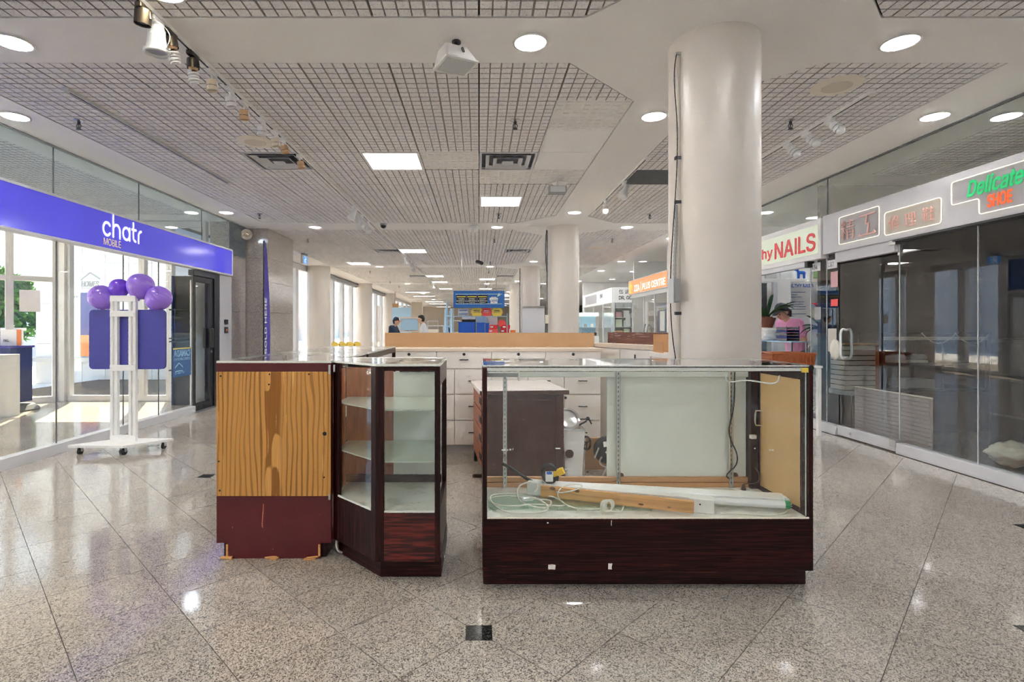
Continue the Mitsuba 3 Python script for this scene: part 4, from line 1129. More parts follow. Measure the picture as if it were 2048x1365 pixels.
part(ml, 'arm', tube([mo + (.095, .0, -.0), mo + (.15, 0, .0)], .006, 8), 'dark_metal'); part(ml, 'knob', ball(mo + (.165, 0, .005), .016), 'dark_metal', True)
hw = thing('hand_wheel_stand', 'bent metal rod with a small dark wheel standing beside the white waste bin', 'stand')
wo = np.array([.91, 4.50, .255])
part(hw, 'wheel', tube(np.array([wo + (.030 * math.cos(a), -.02 * math.cos(a), .055 * math.sin(a)) for a in np.linspace(0, 2 * np.pi, 30)]), .008, 8), 'dark_metal', True)
part(hw, 'spoke', cat_([cyl(wo, wo + (.028 * math.cos(a), -.018 * math.cos(a), .052 * math.sin(a)), .004, n=6) for a in (0.5, 2.6, 4.7)]), 'dark_metal')
part(hw, 'rod', tube(spline([(.80, 4.50, .33), (.86, 4.5, .29), wo], 20), .008, 8), 'dark_metal', True)
part(hw, 'plate', mv(bx(-.035, .035, -.004, .004, -.09, .09), frame((.825, 4.50, .40), (.85, 0, .5), (0, 1, 0), (-.5, 0, .85))), 'melamine_edge')
part(hw, 'foot', tube(spline([wo, (.85, 4.5, .20), (.80, 4.50, .12), (.79, 4.5, .006), (.93, 4.52, .006)], 30), .006, 8), 'dark_metal', True)
bd = one('brown_board', mv(bx(-.14, .14, -.008, .008, 0, .30), frame((1.06, 4.62, 0), (1, 0, 0), (0, .97, .24), (0, -.24, .97))), 'wood_tan', 'small tan board leaning on the floor behind the sliding door of the wide showcase', 'board')
rl = thing('stool_base', 'upturned chrome stool base with a black round seat behind the showcase door', 'stool')
ro = np.array([1.065, 4.42, .215]); ra = np.array([-.25, -.9, .3]); ra /= np.linalg.norm(ra)
part(rl, 'seat', lathe([(.001, -.03), (.10, -.03), (.112, -.01), (.112, .02), (.10, .03), (.001, .03)], ro, ra, 36), 'black', 40)
a_, b_, c_ = basis(ra)
part(rl, 'label', mv(bx(-.03, .03, -.022, .022, 0, .001, 0), frame(ro + ra * .0305 + np.array([0, 0, .045]), (.97, -.2, .1), np.cross(ra, (.97, -.2, .1)), ra)), 'paper')
part(rl, 'bracket', mv(bx(-.03, .03, -.008, .008, 0, .004, 0), frame(ro + ra * .0305 + np.array([-.02, 0, -.04]), (.6, -.1, .8), np.cross(ra, (.6, -.1, .8)), ra)), 'white_mark')
for dx, dz, ex_, ez in ((-.08, .03, -.12, -.05), (-.04, .12, .04, .24), (.02, .13, .0, .26), (.0, -.10, -.06, -.20), (.06, .10, .1, .2)):
    part(rl, 'rod', cyl(ro + (dx, -.05, dz), ro + (ex_, -.07, ez), .007, n=10), 'chrome', 30)
part(rl, 'foot_ring', tube(np.array([ro + (.075 * math.cos(a) - .0, -.055, .05 * math.sin(a) - .08) for a in np.linspace(2.4, 5.6, 24)]), .007, 8), 'chrome', True)

# ------------------------------------------------------------------ lamps and fittings in the ceiling
def downlight(x, y, label, z=CEIL, tint=(.955, .985, 1.03)):
    k = thing('downlight', label, 'ceiling light', 'round recessed downlights')
    part(k, 'trim', lathe([(.098, 0.001), (.112, -.006), (.098, -.008), (.090, .0), (.098, .001)], (x, y, z), n=32), 'white_gloss', 40)
    part(k, 'lens', lathe([(.001, -.019), (.06, -.017), (.090, -.010), (.092, -.003)], (x, y, z), n=32), 'glow', emit=LAMP * np.array(tint))
    return k


ORD = {-1: 'unseen rear', 0: 'first', 1: 'second', 2: 'third', 3: 'fourth', 4: 'fifth', 5: 'sixth'}
for kk in range(-1, 6):
    yb = 3.31 + PER * kk
    for x in (-2.9, .32, 2.62):
        side = 'left of the long lamp track' if x < -1 else 'left of the columns' if x < 1 else 'right of the columns'
        if -3.5 < yb < 40: downlight(x, yb, f'recessed downlight in the {ORD[kk]} crosswise plaster strip, {side}')
    for dy in (1.16, 4.9):
        for x in (-3.90, 1.47, 3.83):
            if x < 0 and yb + dy > 9 and kk > 0: continue
            side = 'above the left shopfront' if x < 0 else 'in the lengthwise strip of the columns' if x < 2 else 'in front of the right shopfronts'
            if -3.5 < yb + dy < 36: downlight(x, yb + dy, f'recessed downlight {side}, {"nearer" if dy < 3 else "farther"} one of the {ORD[kk]} bay')
downlight(-1.66, 2.80, 'warm recessed downlight at the top edge beside the long lamp track', tint=(.75, .55, .30))
panel_cells.sort(key=lambda c: (c[1] < 2, c[1], c[0]))
PANEL_AT = ['nearest one, left of the middle', 'second nearest, in the middle of the hall', 'third from here by the long track', 'fourth from here by the long track'] + [f'{w} from the viewer, far down the hall' for w in ('fifth', 'sixth', 'seventh', 'eighth', 'ninth', 'tenth', 'eleventh', 'twelfth')]
for i, (ax, ay, bay) in enumerate(panel_cells):
    k = thing('ceiling_light', f'square flush luminous panel between the scored tiles, {PANEL_AT[i]}', 'ceiling light', 'square luminous panels')
    part(k, 'frame', ext(sbox(.003, .003, CELL - .003, CELL - .003).difference(sbox(.03, .03, CELL - .03, CELL - .03)), .02, T().translate([ax, ay, CEIL + .002]).matrix), 'white_paint')
    part(k, 'diffuser', quad((ax + .03, ay + .03, CEIL + .008), (ax + .03, ay + CELL - .03, CEIL + .008), (ax + CELL - .03, ay + CELL - .03, CEIL + .008), (ax + CELL - .03, ay + .03, CEIL + .008)), 'glow', emit=PANEL * np.array([1, .95, .86]))
vent_cells.sort(key=lambda c: (c[2], c[0]))
VENT_AT = ['nearest one on the left, beside the round speaker', 'nearest one in the middle, beside two plain tiles', 'second row, left of the long lamp track', 'second row, right of the blue sign board', 'third row, left of the long lamp track', 'third row, on the right', 'fourth row far down the hall']
for i, (ax, ay, bay) in enumerate(vent_cells):
    k = thing('air_diffuser', f'square metal air diffuser with nested vanes, {VENT_AT[i]}', 'air vent', 'square air diffusers')
    cx, cy = ax + CELL / 2, ay + CELL / 2
    part(k, 'box', bx(ax + .01, ax + CELL - .01, ay + .01, ay + CELL - .01, CEIL + .030, CEIL + .04), 'black')
    for j, (ri, ro_, zz) in enumerate(((.275, .30, .0), (.195, .235, -.006), (.115, .155, -.012), (.0, .07, -.014))):
        pr = [(max(ri, .001) * 1.414, zz + .030 if j else zz + .004), (ro_ * 1.414, zz)] if j else [(ri * 1.414, .03), (ri * 1.414, .0), (ro_ * 1.414, .0), (ro_ * 1.414, .008)]
        if j in (1, 2): pr = [(ri * 1.414, zz + .028), (ro_ * 1.414, zz), (ro_ * 1.414, zz + .003), (ri * 1.414, zz + .031), (ri * 1.414, zz + .028)]
        if j == 3: pr = [(.001, zz + .004), (.06 * 1.414, zz), (.06 * 1.414, zz + .004)]
        part(k, 'vane' if j else 'frame', mv(lathe(pr, n=4), rotz(math.pi / 4, (cx, cy, CEIL))), 'alu_white')
ax, ay = vent_grille
gr_ = thing('return_grille', 'dark perforated return air grille right of the large column', 'air vent')
part(gr_, 'frame', ext(sbox(.003, .003, CELL - .003, CELL - .003).difference(sbox(.02, .02, CELL - .02, CELL - .02)), .012, T().translate([ax, ay, CEIL + .002]).matrix), 'grey_dark')
part(gr_, 'backing', bx(ax + .02, ax + CELL - .02, ay + .02, ay + CELL - .02, CEIL + .012, CEIL + .02, 0), 'black')
part(gr_, 'mesh', cat_([bx(ax + .02 + i * .019, ax + .026 + i * .019, ay + .02, ay + CELL - .02, CEIL + .004, CEIL + .008, 0) for i in range(30)] + [bx(ax + .02, ax + CELL - .02, ay + .02 + i * .019, ay + .026 + i * .019, CEIL + .004, CEIL + .008, 0) for i in range(30)]), 'grey_dark', kind='stuff')
for x, y, l in ((-2.14, 5.09, 'round beige ceiling speaker left of the long track of spot lamps'), (2.63, 3.91, 'round beige ceiling speaker right of the large column'), (2.6, 11.9, 'round ceiling speaker far back on the right')):
    k = thing('ceiling_speaker', l, 'speaker')
    part(k, 'rim', lathe([(.100, -.010), (.165, -.004), (.172, .002), (.165, .006)], (x, y, CEIL), n=40), 'beige', 40)
    part(k, 'grille', lathe([(.001, -.012), (.100, -.011)], (x, y, CEIL), n=40), 'beige_dark', 40)
for kk in range(0, 4):
    for dy in (0.985, 4.74):
        for x in (-3.43, .31, 2.67):
            k = thing('sprinkler', f'small dark sprinkler head, {"nearer" if dy < 2 else "farther"} one of the {ORD[kk]} bay {"on the left" if x < 0 else "in the middle" if x < 1 else "right of the columns"}', 'sprinkler', 'ceiling sprinkler heads')
            y, z = 3.575 + PER * kk + dy, CEIL
            part(k, 'plate', lathe([(.001, .004), (.038, .002), (.040, -.004), (.012, -.010)], (x, y, z), n=20), 'steel', 40)
            part(k, 'body', cat_(cyl((x, y, z - .01), (x, y, z - .030), .012, n=12), tube([(x - .006, y, z - .03), (x - .02, y, z - .045), (x - .010, y, z - .066), (x, y, z - .072)], .004, 6), tube([(x + .006, y, z - .03), (x + .02, y, z - .045), (x + .010, y, z - .066), (x, y, z - .072)], .004, 6), cyl((x, y, z - .03), (x, y, z - .07), .004, n=8)), 'dark_metal')
            part(k, 'deflector', cyl((x, y, z - .072), (x, y, z - .076), .020, n=16), 'dark_metal')


# ---- lamp tracks and their heads
def track(x, y0, y1, label, m='white_paint'):
    k = thing('lamp_track', label, 'lamp track')
    part(k, 'rail', bx(x - .018, x + .018, y0, y1, CEIL - .020, CEIL + .004, .002), m)
    part(k, 'slot', bx(x - .006, x + .006, y0 + .03, y1 - .02, CEIL - .0212, CEIL - .018, 0), 'black'); part(k, 'end_cap', bx(x - .021, x + .021, y0 - .02, y0 + .02, CEIL - .024, CEIL + .002), m)
    return k


tx = -1.83
track(tx, 2.35, 27.0, 'very long white lamp track on the ceiling carrying the row of spot lamps')
track(-3.06, 3.95, 6.5, 'empty grey lamp track on the ceiling over the left shopfront', 'grey_light')
track(2.95, 4.0, 5.9, 'short white lamp track right of the large column')
track(1.745, 5.55, 7.98, 'short white lamp track left of the large column')


def head(x, y, kind, label, lean=(0.15, -.1), group=None):
    """A spot lamp clipped in the track at (x, y)."""
    k = thing('track_lamp', label, 'spot lamp', group)
    z = CEIL - .021
    d = np.array([lean[0], lean[1], -1.0]); d /= np.linalg.norm(d)
    blk = kind in ('black_can', 'black_cfl')
    body = {'black_can': 'black', 'black_cfl': 'black', 'tan': 'tan_plastic', 'cream': 'cream'}.get(kind, 'white_gloss')
    part(k, 'adapter', bx(x - .018, x + .018, y - .05, y + .05, z - .030, z - .0005, .004), 'black' if blk else 'white_gloss')
    top = np.array([x, y, z - .028])
    if kind == 'wide':                                                    # bell shaped flood lamp on a stem
        s = top + np.array([0, 0, -.10])
        part(k, 'stem', cyl(top, s, .007, n=8), 'white_gloss')
        part(k, 'shade', lathe([(.025, -.10), (.034, -.03), (.058, .04), (.062, .07), (.054, .066), (.03, -.02)], s, d, 24), 'white_gloss', 40)
        part(k, 'bulb', lathe([(.001, .085), (.03, .08), (.05, .06)], s, d, 20), 'white_mark', 40)
        return k
    L = {'big': .15, 'black_can': .085, 'black_cfl': .065}.get(kind, .075)
    s = top + d * {'big': -.01, 'black_can': -.012, 'black_cfl': .004}.get(kind, .03)
    part(k, 'stem', cyl(top, s + d * .03, .008, n=8), 'black' if blk else 'white_gloss')
    part(k, 'bracket', tube([s + d * 0 + np.array([.0, .0, 0]), s + np.array([.035, 0, -.02]), s + np.array([.040, 0, -.06])], .006, 6), 'black' if blk else 'white_gloss')
    R = {'big': .045, 'black_can': .042}.get(kind, .036)
    prof = [(.012, 0), (R * .95, .006), (R, .02), (R, L)]
    if kind == 'big': prof = [(.02, 0), (.028, .02), (.045, .05), (.047, L), (.066, L + .012), (.066, L + .03)]
    part(k, 'can', lathe(prof + [(prof[-1][0] * .9, prof[-1][1] - .004), (R * .85, .03)], s, d, 24), body, 40)
    if kind not in ('black_can', 'black_cfl', 'big'): part(k, 'band', lathe([(R + .0015, L * .58), (R + .0015, L * .62)], s, d, 24), 'dark_metal', 40)
    e = s + d * L
    if kind == 'black_cfl':
        part(k, 'collar', lathe([(.030, -.006), (.026, .008), (.018, .012)], e, d, 20), 'tan_plastic', 40, label='tan lamp collar')
        t = np.linspace(0, 2 * np.pi * 4.2, 110); a, b, c = basis(d)
        rr = .027 - .007 * np.clip((t / t[-1] - .8) * 5, 0, 1)
        pts = e + np.cos(t)[:, None] * a * rr[:, None] + np.sin(t)[:, None] * b * rr[:, None] + d * (.016 + .078 * t / t[-1])[:, None]
        part(k, 'bulb', tube(pts, .0072, 7), 'white_gloss', True, label='white spiral bulb')
    elif kind == 'big':
        part(k, 'lens', lathe([(.001, .010), (.058, .014)], e, d, 24), 'steel', 40); part(k, 'rim', lathe([(.062, .030), (.072, .026), (.072, .012), (.066, .012)], e, d, 10), 'white_gloss')
        part(k, 'loop', tube(spline([s + (.045, 0, -.03), s + (.075, 0, -.08), s + (.055, 0, -.15)], 14), .003, 6), 'white_gloss', True)
    elif kind == 'bulb':
        part(k, 'bulb', ball(e + d * .018, .034, 3), 'white_mark', True, label='white globe bulb')
    elif kind == 'lit':
        part(k, 'bulb', ball(e + d * .018, .036, 3), 'glow', True, label='glowing bulb', emit=np.array([14, 10, 5.5]))
    else:
        part(k, 'lamp', lathe([(.001, -.006), (.026, -.010), (R * .9, -.02)], e, d, 20), 'steel' if not blk else 'dark_metal', 40)
    return k


hd_ = [(2.90, 'black_can', 'black cylinder spot lamp nearest the viewer on the long track', (-.12, .1)), (3.02, 'big', 'large white spot lamp with a round lens on the long track', (-.02, .05)),
       (3.15, 'black_cfl', 'black lamp with a spiral bulb beside the large white spot lamp', (.15, .1)), (3.40, 'black_cfl', 'second black lamp with a spiral bulb, farther along the long track', (0, .1)),
       (3.64, 'cream', 'cream spot lamp just past the second black lamp on the long track', (.03, .05)), (3.90, 'white', 'white spot lamp with a clear bulb between the cream and the tan one', (.1, .12)),
       (4.14, 'tan', 'tan spot lamp, first tan one on the long track', (-.02, .15)), (4.48, 'white', 'white spot lamp just before the round speaker on the long track', (-.05, .1)),
       (4.76, 'cream', 'cream spot lamp beside the round ceiling speaker', (.1, .1)), (4.95, 'tan', 'tan spot lamp tilted sideways beside the air diffuser', (.25, .2)), (5.42, 'tan', 'last tan spot lamp of the near group on the long track', (.2, .1))]
for y, kind, l, ln in hd_: head(tx, y, kind, l, ln)
for y, l, ln in ((7.70, 'white flood lamp first of the middle group on the long track', (-.5, -.2)), (8.30, 'white flood lamp second of the middle group on the long track', (.3, -.3)), (8.75, 'white flood lamp third of the middle group on the long track', (.4, -.3))):
    head(tx, y, 'wide', l, ln)
for i, y in enumerate((13.2, 13.7, 14.3, 14.9, 20.2, 20.6, 21.4, 22.0)): head(tx, y, 'white' if i % 3 else 'wide', f'small white spot lamp far along the long track, {("first", "second", "third", "fourth", "fifth", "sixth", "seventh", "eighth")[i]} of eight', (.2 * (-1) ** i, -.2), 'far spot lamps on the long track')
for y, l in ((4.48, 'white spot lamp with a globe bulb nearest on the right track'), (4.80, 'white spot lamp with a globe bulb in the middle of the right track'), (5.09, 'white spot lamp with a globe bulb last on the right track')):
    head(2.95, y, 'bulb', l, (.55, -.75))
head(1.745, 6.39, 'wide', 'white bell shaped flood lamp on the short track left of the large column', (-.4, -.2))
head(1.745, 7.34, 'lit', 'lamp with a glowing bulb on the short track left of the large column', (0, -.05))

fl = thing('flood_light', 'white box floodlight hanging from the plaster strip', 'floodlight')
fo = np.array([-.155, 3.28, 2.90])
fz = np.array([-.22, .10, .97]); fz /= np.linalg.norm(fz); fx = np.cross((-.62, .78, 0), fz); fx /= np.linalg.norm(fx)
Mf = frame(fo, fx, np.cross(fz, fx), fz)
hull = trimesh.convex.convex_hull(np.array([(-.115, -.075, -.05), (.115, -.075, -.05), (.115, .075, -.05), (-.115, .075, -.05), (-.075, -.045, .055), (.085, -.045, .055), (.085, .045, .055), (-.075, .045, .055)]))
part(fl, 'housing', mv(hull, Mf), 'white_paint'); part(fl, 'glass_rim', mv(bx(-.122, .122, -.082, .082, -.062, -.048), Mf), 'white_gloss'); part(fl, 'glass', mv(bx(-.105, .105, -.066, .066, -.0635, -.0622, 0), Mf), 'grey_light')
part(fl, 'slot', mv(cyl((.03, -.066, .0), (.03, -.060, .03), .008, n=10), Mf), 'grey_dark'); part(fl, 'stem', cyl((-.14, 3.29, 2.95), (-.14, 3.30, CEIL), .010, n=10), 'dark_metal'); part(fl, 'mount', cyl((-.14, 3.30, CEIL - .012), (-.14, 3.30, CEIL + .001), .028, n=16), 'dark_metal')
pj = thing('hanging_flood_light', 'small grey floodlight hanging on a rod below the scored tiles', 'floodlight')
part(pj, 'rod', cyl((.93, 6.35, 2.90), (.93, 6.35, CEIL), .008, n=8), 'grey_light'); part(pj, 'housing', bx(.82, 1.04, 6.28, 6.42, 2.83, 2.91, .008), 'grey'); part(pj, 'lens', bx(.84, 1.02, 6.272, 6.279, 2.835, 2.90, 0), 'grey_light')
part(pj, 'fin', cat_([bx(.83 + i * .022, .836 + i * .022, 6.30, 6.40, 2.91, 2.922, 0) for i in range(10)]), 'grey'); part(pj, 'plate', lathe([(.001, -.012), (.09, -.008), (.10, 0)], (.99, 6.55, CEIL), n=24), 'tile_plain')
dc = thing('dome_camera', 'small dark dome camera on the second plaster strip', 'camera')
part(dc, 'base', cyl((-1.64, 9.12, CEIL), (-1.64, 9.12, CEIL - .03), .06, .055, n=24), 'grey', 30); part(dc, 'dome', ball((-1.64, 9.12, CEIL - .03), .05, 2), 'black', True)
wd = thing('ceiling_speaker_cone', 'white cone shaped fitting hanging under the second plaster strip', 'fitting')
part(wd, 'cone', lathe([(.03, 0), (.085, -.02), (.09, -.06), (.05, -.12), (.001, -.125)], (-.10, 9.25, CEIL), n=24), 'white_gloss', 40)
bcam = thing('bullet_camera', 'dark bullet camera hanging on a rod in the middle distance', 'camera')
part(bcam, 'rod', cyl((.0, 12.9, 2.84), (.0, 12.9, CEIL), .010, n=8), 'dark_metal'); part(bcam, 'body', cyl((-.05, 12.95, 2.83), (.07, 12.75, 2.77), .045, n=16), 'dark_metal', 30)
for i in range(14):
    x, y = (-3.0, -.6, 1.6)[i % 3], 26 + 3.2 * (i // 2)
    k = thing('strip_light', f'thin white strip light far down the hall, {("left", "middle", "right")[i % 3]} row, {("first", "second", "third", "fourth", "fifth")[i // 3]} from here', 'ceiling light', 'strip lights at the far end')
    part(k, 'body', bx(x - .6, x + .6, y - .06, y + .06, CEIL - .06, CEIL), 'white_paint'); part(k, 'tube', bx(x - .58, x + .58, y - .03, y + .03, CEIL - .075, CEIL - .06), 'glow', emit=(5, 5, 4.8))

# conduit, cable and boxes on the columns
cd = thing('conduit', 'cream conduit with straps and a grey switch box on the left of the large column', 'conduit')
ccx, ccy = 1.218, 3.255
part(cd, 'pipe', cyl((ccx, ccy, .0), (ccx, ccy, 2.90), .013, n=16), 'conduit_paint', 30); part(cd, 'cable', tube(spline([(ccx - .014, ccy - .014, 2.90), (ccx - .03, ccy - .018, 2.74), (ccx - .018, ccy - .02, 2.55), (ccx - .012, ccy - .02, 2.4), (ccx - .012, ccy - .016, 1.0)], 60), .003, 6), 'black_rubber', True)
part(cd, 'pipe', cyl((ccx + .022, ccy + .0, 1.0), (ccx + .022, ccy, 2.92), .006, n=10), 'beige', 30)
for z in (2.905, 2.27, 2.0, 1.32): part(cd, 'strap', bx(ccx - .02, ccx + .03, ccy - .016, ccy + .012, z - .010, z + .010), 'dark_metal' if z < 2.5 else 'steel')
sb = thing('switch_box', 'grey electrical box fixed on the conduit of the large column', 'box')
part(sb, 'box', bx(1.165, 1.205, 3.18, 3.25, 1.385, 1.525, .004), 'grey'); part(sb, 'cover', bx(1.158, 1.165, 3.175, 3.255, 1.38, 1.53), 'grey_light'); part(sb, 'hose', tube(spline([(1.185, 3.215, 1.525), (1.185, 3.22, 1.62), (1.196, 3.235, 1.80), (1.20, 3.245, 1.98)], 50), .009 + .0022 * np.sin(np.arange(50) * 2.2), 10), 'grey', True)
c2 = thing('conduit', 'dark thin conduit on the left of the second column', 'conduit')
part(c2, 'pipe', cyl((1.19, 9.30, .0), (1.19, 9.30, 2.93), .014, n=10), 'grey_dark', 30); part(c2, 'cable', tube(spline([(1.175, 9.27, 2.93), (1.16, 9.27, 2.6), (1.18, 9.27, 2.2)], 30), .008, 6), 'black_rubber', True)
part(c2, 'box', bx(1.15, 1.21, 9.22, 9.28, 1.30, 1.45), 'beige', label='beige switch box')
c3 = thing('conduit', 'thin dark conduit on the left of the third column', 'conduit')
part(c3, 'pipe', cyl((1.19, 15.5, .0), (1.19, 15.5, 2.95), .016, n=8), 'grey_dark', 30)
gsd = thing('column_panel', 'pale glass panel with a steel bar in front of the third column', 'panel')
part(gsd, 'sheet', bx(1.22, 1.85, 15.0, 15.02, .1, 1.78), 'alu_white')
part(gsd, 'bar', cyl((1.24, 14.98, 1.80), (1.85, 14.98, 1.80), .03, n=10), 'steel', 30)

# ------------------------------------------------------------------ sign stand with balloons
st = thing('sign_stand', 'white wheeled stand with a purple panel in front of the left shopfront', 'stand')
sx, sy = -3.535, 5.30
part(st, 'base', mv(ext(Polygon([(-.42, -.17), (.12, -.19), (.40, .14), (-.12, .15)]).buffer(.01), .022), frame((sx, sy, .075), (1, 0, 0), (0, 1, 0), (0, 0, 1))), 'white_paint', label='white base plate')
for cx_, cy_ in ((-.34, -.13), (.10, -.15), (.33, .11), (-.10, .12)):
    c = part(st, 'caster', cat_(cyl((sx + cx_ - .012, sy + cy_, .030), (sx + cx_ + .012, sy + cy_, .030), .030, n=18)), 'black_rubber', 30)
    part(c, 'fork', cat_(bx(sx + cx_ - .018, sx + cx_ - .013, sy + cy_ - .016, sy + cy_ + .016, .028, .075), bx(sx + cx_ + .013, sx + cx_ + .018, sy + cy_ - .016, sy + cy_ + .016, .028, .075), bx(sx + cx_ - .018, sx + cx_ + .018, sy + cy_ - .018, sy + cy_ + .018, .066, .076)), 'steel')
for ux in (-.092, .090):
    part(st, 'upright', cat_(bx(sx + ux - .036, sx + ux - .010, sy - .02, sy + .02, .097, 1.55), bx(sx + ux + .010, sx + ux + .036, sy - .02, sy + .02, .097, 1.55), bx(sx + ux - .010, sx + ux + .010, sy + .0, sy + .02, .097, 1.55, 0)), 'white_paint')
for z0, z1 in ((1.49, 1.55), (1.34, 1.40), (.80, .86), (.097, .16)):
    part(st, 'cross_bar', bx(sx - .128, sx + .126, sy - .024, sy + .018, z0, z1), 'white_paint')
for bx_ in (-.11, .108):
    for z in (1.37, .83): part(st, 'bolt', cyl((sx + bx_, sy - .030, z), (sx + bx_, sy - .024, z), .008, n=10), 'steel')
part(st, 'panel', mv(ext(rrect(-.378, .815, .380, 1.410, .04), .030), frame((sx + .01, sy + .055, 0), (1, 0, 0), (0, 0, 1), (0, -1, 0))), 'navy_panel', label='purple panel with rounded corners')
for (bxx, bz, r_, m_, l) in ((-.265, 1.535, .118, 'balloon', 'purple balloon leftmost above the sign stand'), (-.085, 1.630, .090, 'balloon_dark', 'smallest and darkest purple balloon above the sign stand'), (.128, 1.648, .124, 'balloon', 'largest purple balloon above the sign stand'), (.310, 1.525, .120, 'balloon', 'purple balloon rightmost above the sign stand')):
    yb_ = sy + .045
    k = thing('balloon', l, 'balloon')
    tgt = np.array([sx + .01 + bxx * .75, yb_, 1.425]); o = np.array([sx + bxx, yb_ + .01, bz]); d = (tgt - o) / np.linalg.norm(tgt - o)
    tt = np.linspace(-1, 1, 22)
    prof = [(max(.001, r_ * math.sqrt(max(0, 1 - t * t)) * (1 - .06 * t)), t * r_ * (1.04 + .08 * max(t, 0))) for t in tt]
    part(k, 'skin', lathe(prof, o, d, 30), m_, True)
    part(k, 'knot', lathe([(.004, r_ * 1.10), (.006, r_ * 1.14), (.014, r_ * 1.2), (.001, r_ * 1.2)], o, d, 12), m_, True)

# ------------------------------------------------------------------ left shop interior
ks = thing('counter_kiosk', 'blue counter stand with a rounded dark foot inside the left shop', 'kiosk')
part(ks, 'body', bx(-7.25, -6.80, 7.72, 8.10, .12, .93), 'blue_dark'); part(ks, 'foot', lathe([(.001, .09), (.30, .08), (.36, .02), (.36, 0)], (-6.98, 7.90, 0), n=36), 'grey_dark', 30); part(ks, 'top', bx(-7.27, -6.78, 7.70, 8.12, .93, .96), 'navy_panel')
ws = thing('white_cube_stand', 'white box shelf stand at the left edge inside the shop', 'shelf')
part(ws, 'frame', cat_(bx(-7.3, -7.26, 7.1, 7.5, 0, .86), bx(-6.51, -6.47, 7.1, 7.5, 0, .86), bx(-7.3, -6.47, 7.1, 7.5, .82, .86), bx(-7.3, -6.47, 7.1, 7.5, 0, .08)), 'white_paint'); part(ws, 'shelf', bx(-7.26, -6.51, 7.12, 7.48, .44, .47), 'white_paint'); part(ws, 'back', bx(-7.26, -6.51, 7.48, 7.5, .08, .82), 'nails_ground')
psn = thing('counter_sign', 'white counter sign with an orange edge on the blue kiosk', 'sign')
part(psn, 'board', mv(bx(-.22, .22, -.01, .01, 0, .24), rotz(.15, (-7.02, 7.88, .962))), 'paper'); part(psn, 'edge', mv(bx(.16, .222, -.0115, -.01, 0, .24, 0), rotz(.15, (-7.02, 7.88, .962))), 'orange'); part(psn, 'print', words('no.', .045, front((-7.02, 7.855, 1.02)), .002, True), 'black_mark')
bs = one('standing_board', mv(bx(-.50, .08, -.012, .012, 0, .38), rotz(.1, (-6.62, 7.25, .86))), 'navy_panel', 'purple board standing on the white box shelf at the left edge', 'board')
one('paper_notice', mv(bx(-.13, .13, -.175, .175, 0, .002, 0), frame(o45 + d45 * .37 + np.array([0, 0, 1.66]) + n45 * .002, -d45, (0, 0, 1), n45)), 'paper', 'blank white sheet taped to the angled window of the left shop', 'notice')
ki = thing('dark_display', 'dark blue display cabinet inside the left shop beside the black framed door', 'display')
part(ki, 'side', bx(-4.86, -4.84, 8.40, 8.50, 0, 2.05), 'blue_dark'); part(ki, 'back', bx(-4.84, -4.30, 8.45, 8.50, 0, 2.05), 'dark_wall')
for z in (.55, 1.0, 1.05, 1.5): part(ki, 'shelf', bx(-4.84, -4.40, 8.30, 8.45, z, z + .02), 'dark_wall')
one('white_screen', bx(-4.36, -4.34, 8.02, 8.42, .0, 1.95), 'white_paint', 'tall white panel standing inside just behind the black framed door', 'panel')
po_ = thing('window_decal', 'blue window poster with reversed white lettering inside the left shop glass', 'poster')
part(po_, 'sheet', bx(-4.152, -4.148, 7.22, 7.66, .55, .93, 0), 'blue_panel'); part(po_, 'top_edge', bx(-4.152, -4.148, 7.22, 7.66, .93, .95, 0), 'yellow_soft')
part(po_, 'word', words('CANADA', .085, onleft((-4.148, 7.23, .83)), .002, True, .40, mirror=True), 'blue_light'); part(po_, 'small_word', words('DOWNTOWN DUVET', .036, onleft((-4.148, 7.23, .775)), .002, False, .40, mirror=True), 'blue_light')
part(po_, 'roof_mark', mv(ext(strokes([[(0, 0), (.09, .06), (.19, 0)], [(.01, -.05), (.18, -.05)]], .014), .002), onleft((-4.148, 7.26, .68))), 'blue_light'); part(po_, 'number', words('647-466-71', .030, onleft((-4.148, 7.25, .59)), .002, False, .24, mirror=True), 'blue_light')

# ------------------------------------------------------------------ by the pillar
hp = thing('horn_speaker', 'small beige horn speaker mounted high on the granite pillar', 'speaker')
ho = np.array([-4.10, 9.40, 2.88]); hdv = np.array([.25, -1, -.25]); hdv /= np.linalg.norm(hdv)
part(hp, 'horn', lathe([(.02, -.12), (.028, -.06), (.05, .0), (.085, .03), (.095, .034), (.088, .026), (.05, -.01), (.02, -.05)], ho, hdv, 32), 'beige', 40); part(hp, 'driver', lathe([(.001, -.02), (.03, -.015), (.032, .01), (.02, .02), (.001, .022)], ho, hdv, 20), 'cream', 40)
part(hp, 'bracket', cat_(cyl(ho - hdv * .10, (-4.1, 9.56, 2.92), .012, n=8), cyl(ho - hdv * .1, ho - hdv * .13, .035, n=14)), 'dark_metal')
fb = thing('feather_flag', 'tall narrow purple feather flag standing before the granite pillar', 'flag')
pts = [(0, .12), (.10, .10), (.36, .55), (.40, 1.2), (.34, 1.8), (.22, 2.35), (.06, 2.68), (0, 2.70)]
fdx, fdy = -.13 / math.hypot(.13, .99), .99 / math.hypot(.13, .99)
Mfl = frame((-3.65, 9.02, .02), (fdx, fdy, 0), (0, 0, 1), (fdy, -fdx, 0))
part(fb, 'cloth', mv(ext(Polygon(spline(pts, 60)).buffer(0), .006), Mfl), 'purple_flag', label='purple cloth')
part(fb, 'pole', cyl((-3.65, 9.02, 0.02), (-3.65, 9.02, 2.70), .012, n=10), 'black'); part(fb, 'base', lathe([(.001, .04), (.16, .035), (.2, 0)], (-3.65, 9.1, 0), n=20), 'black')
tr_ = frame((0, 0, 0), (0, 1, 0), (-1, 0, 0), (0, 0, 1))
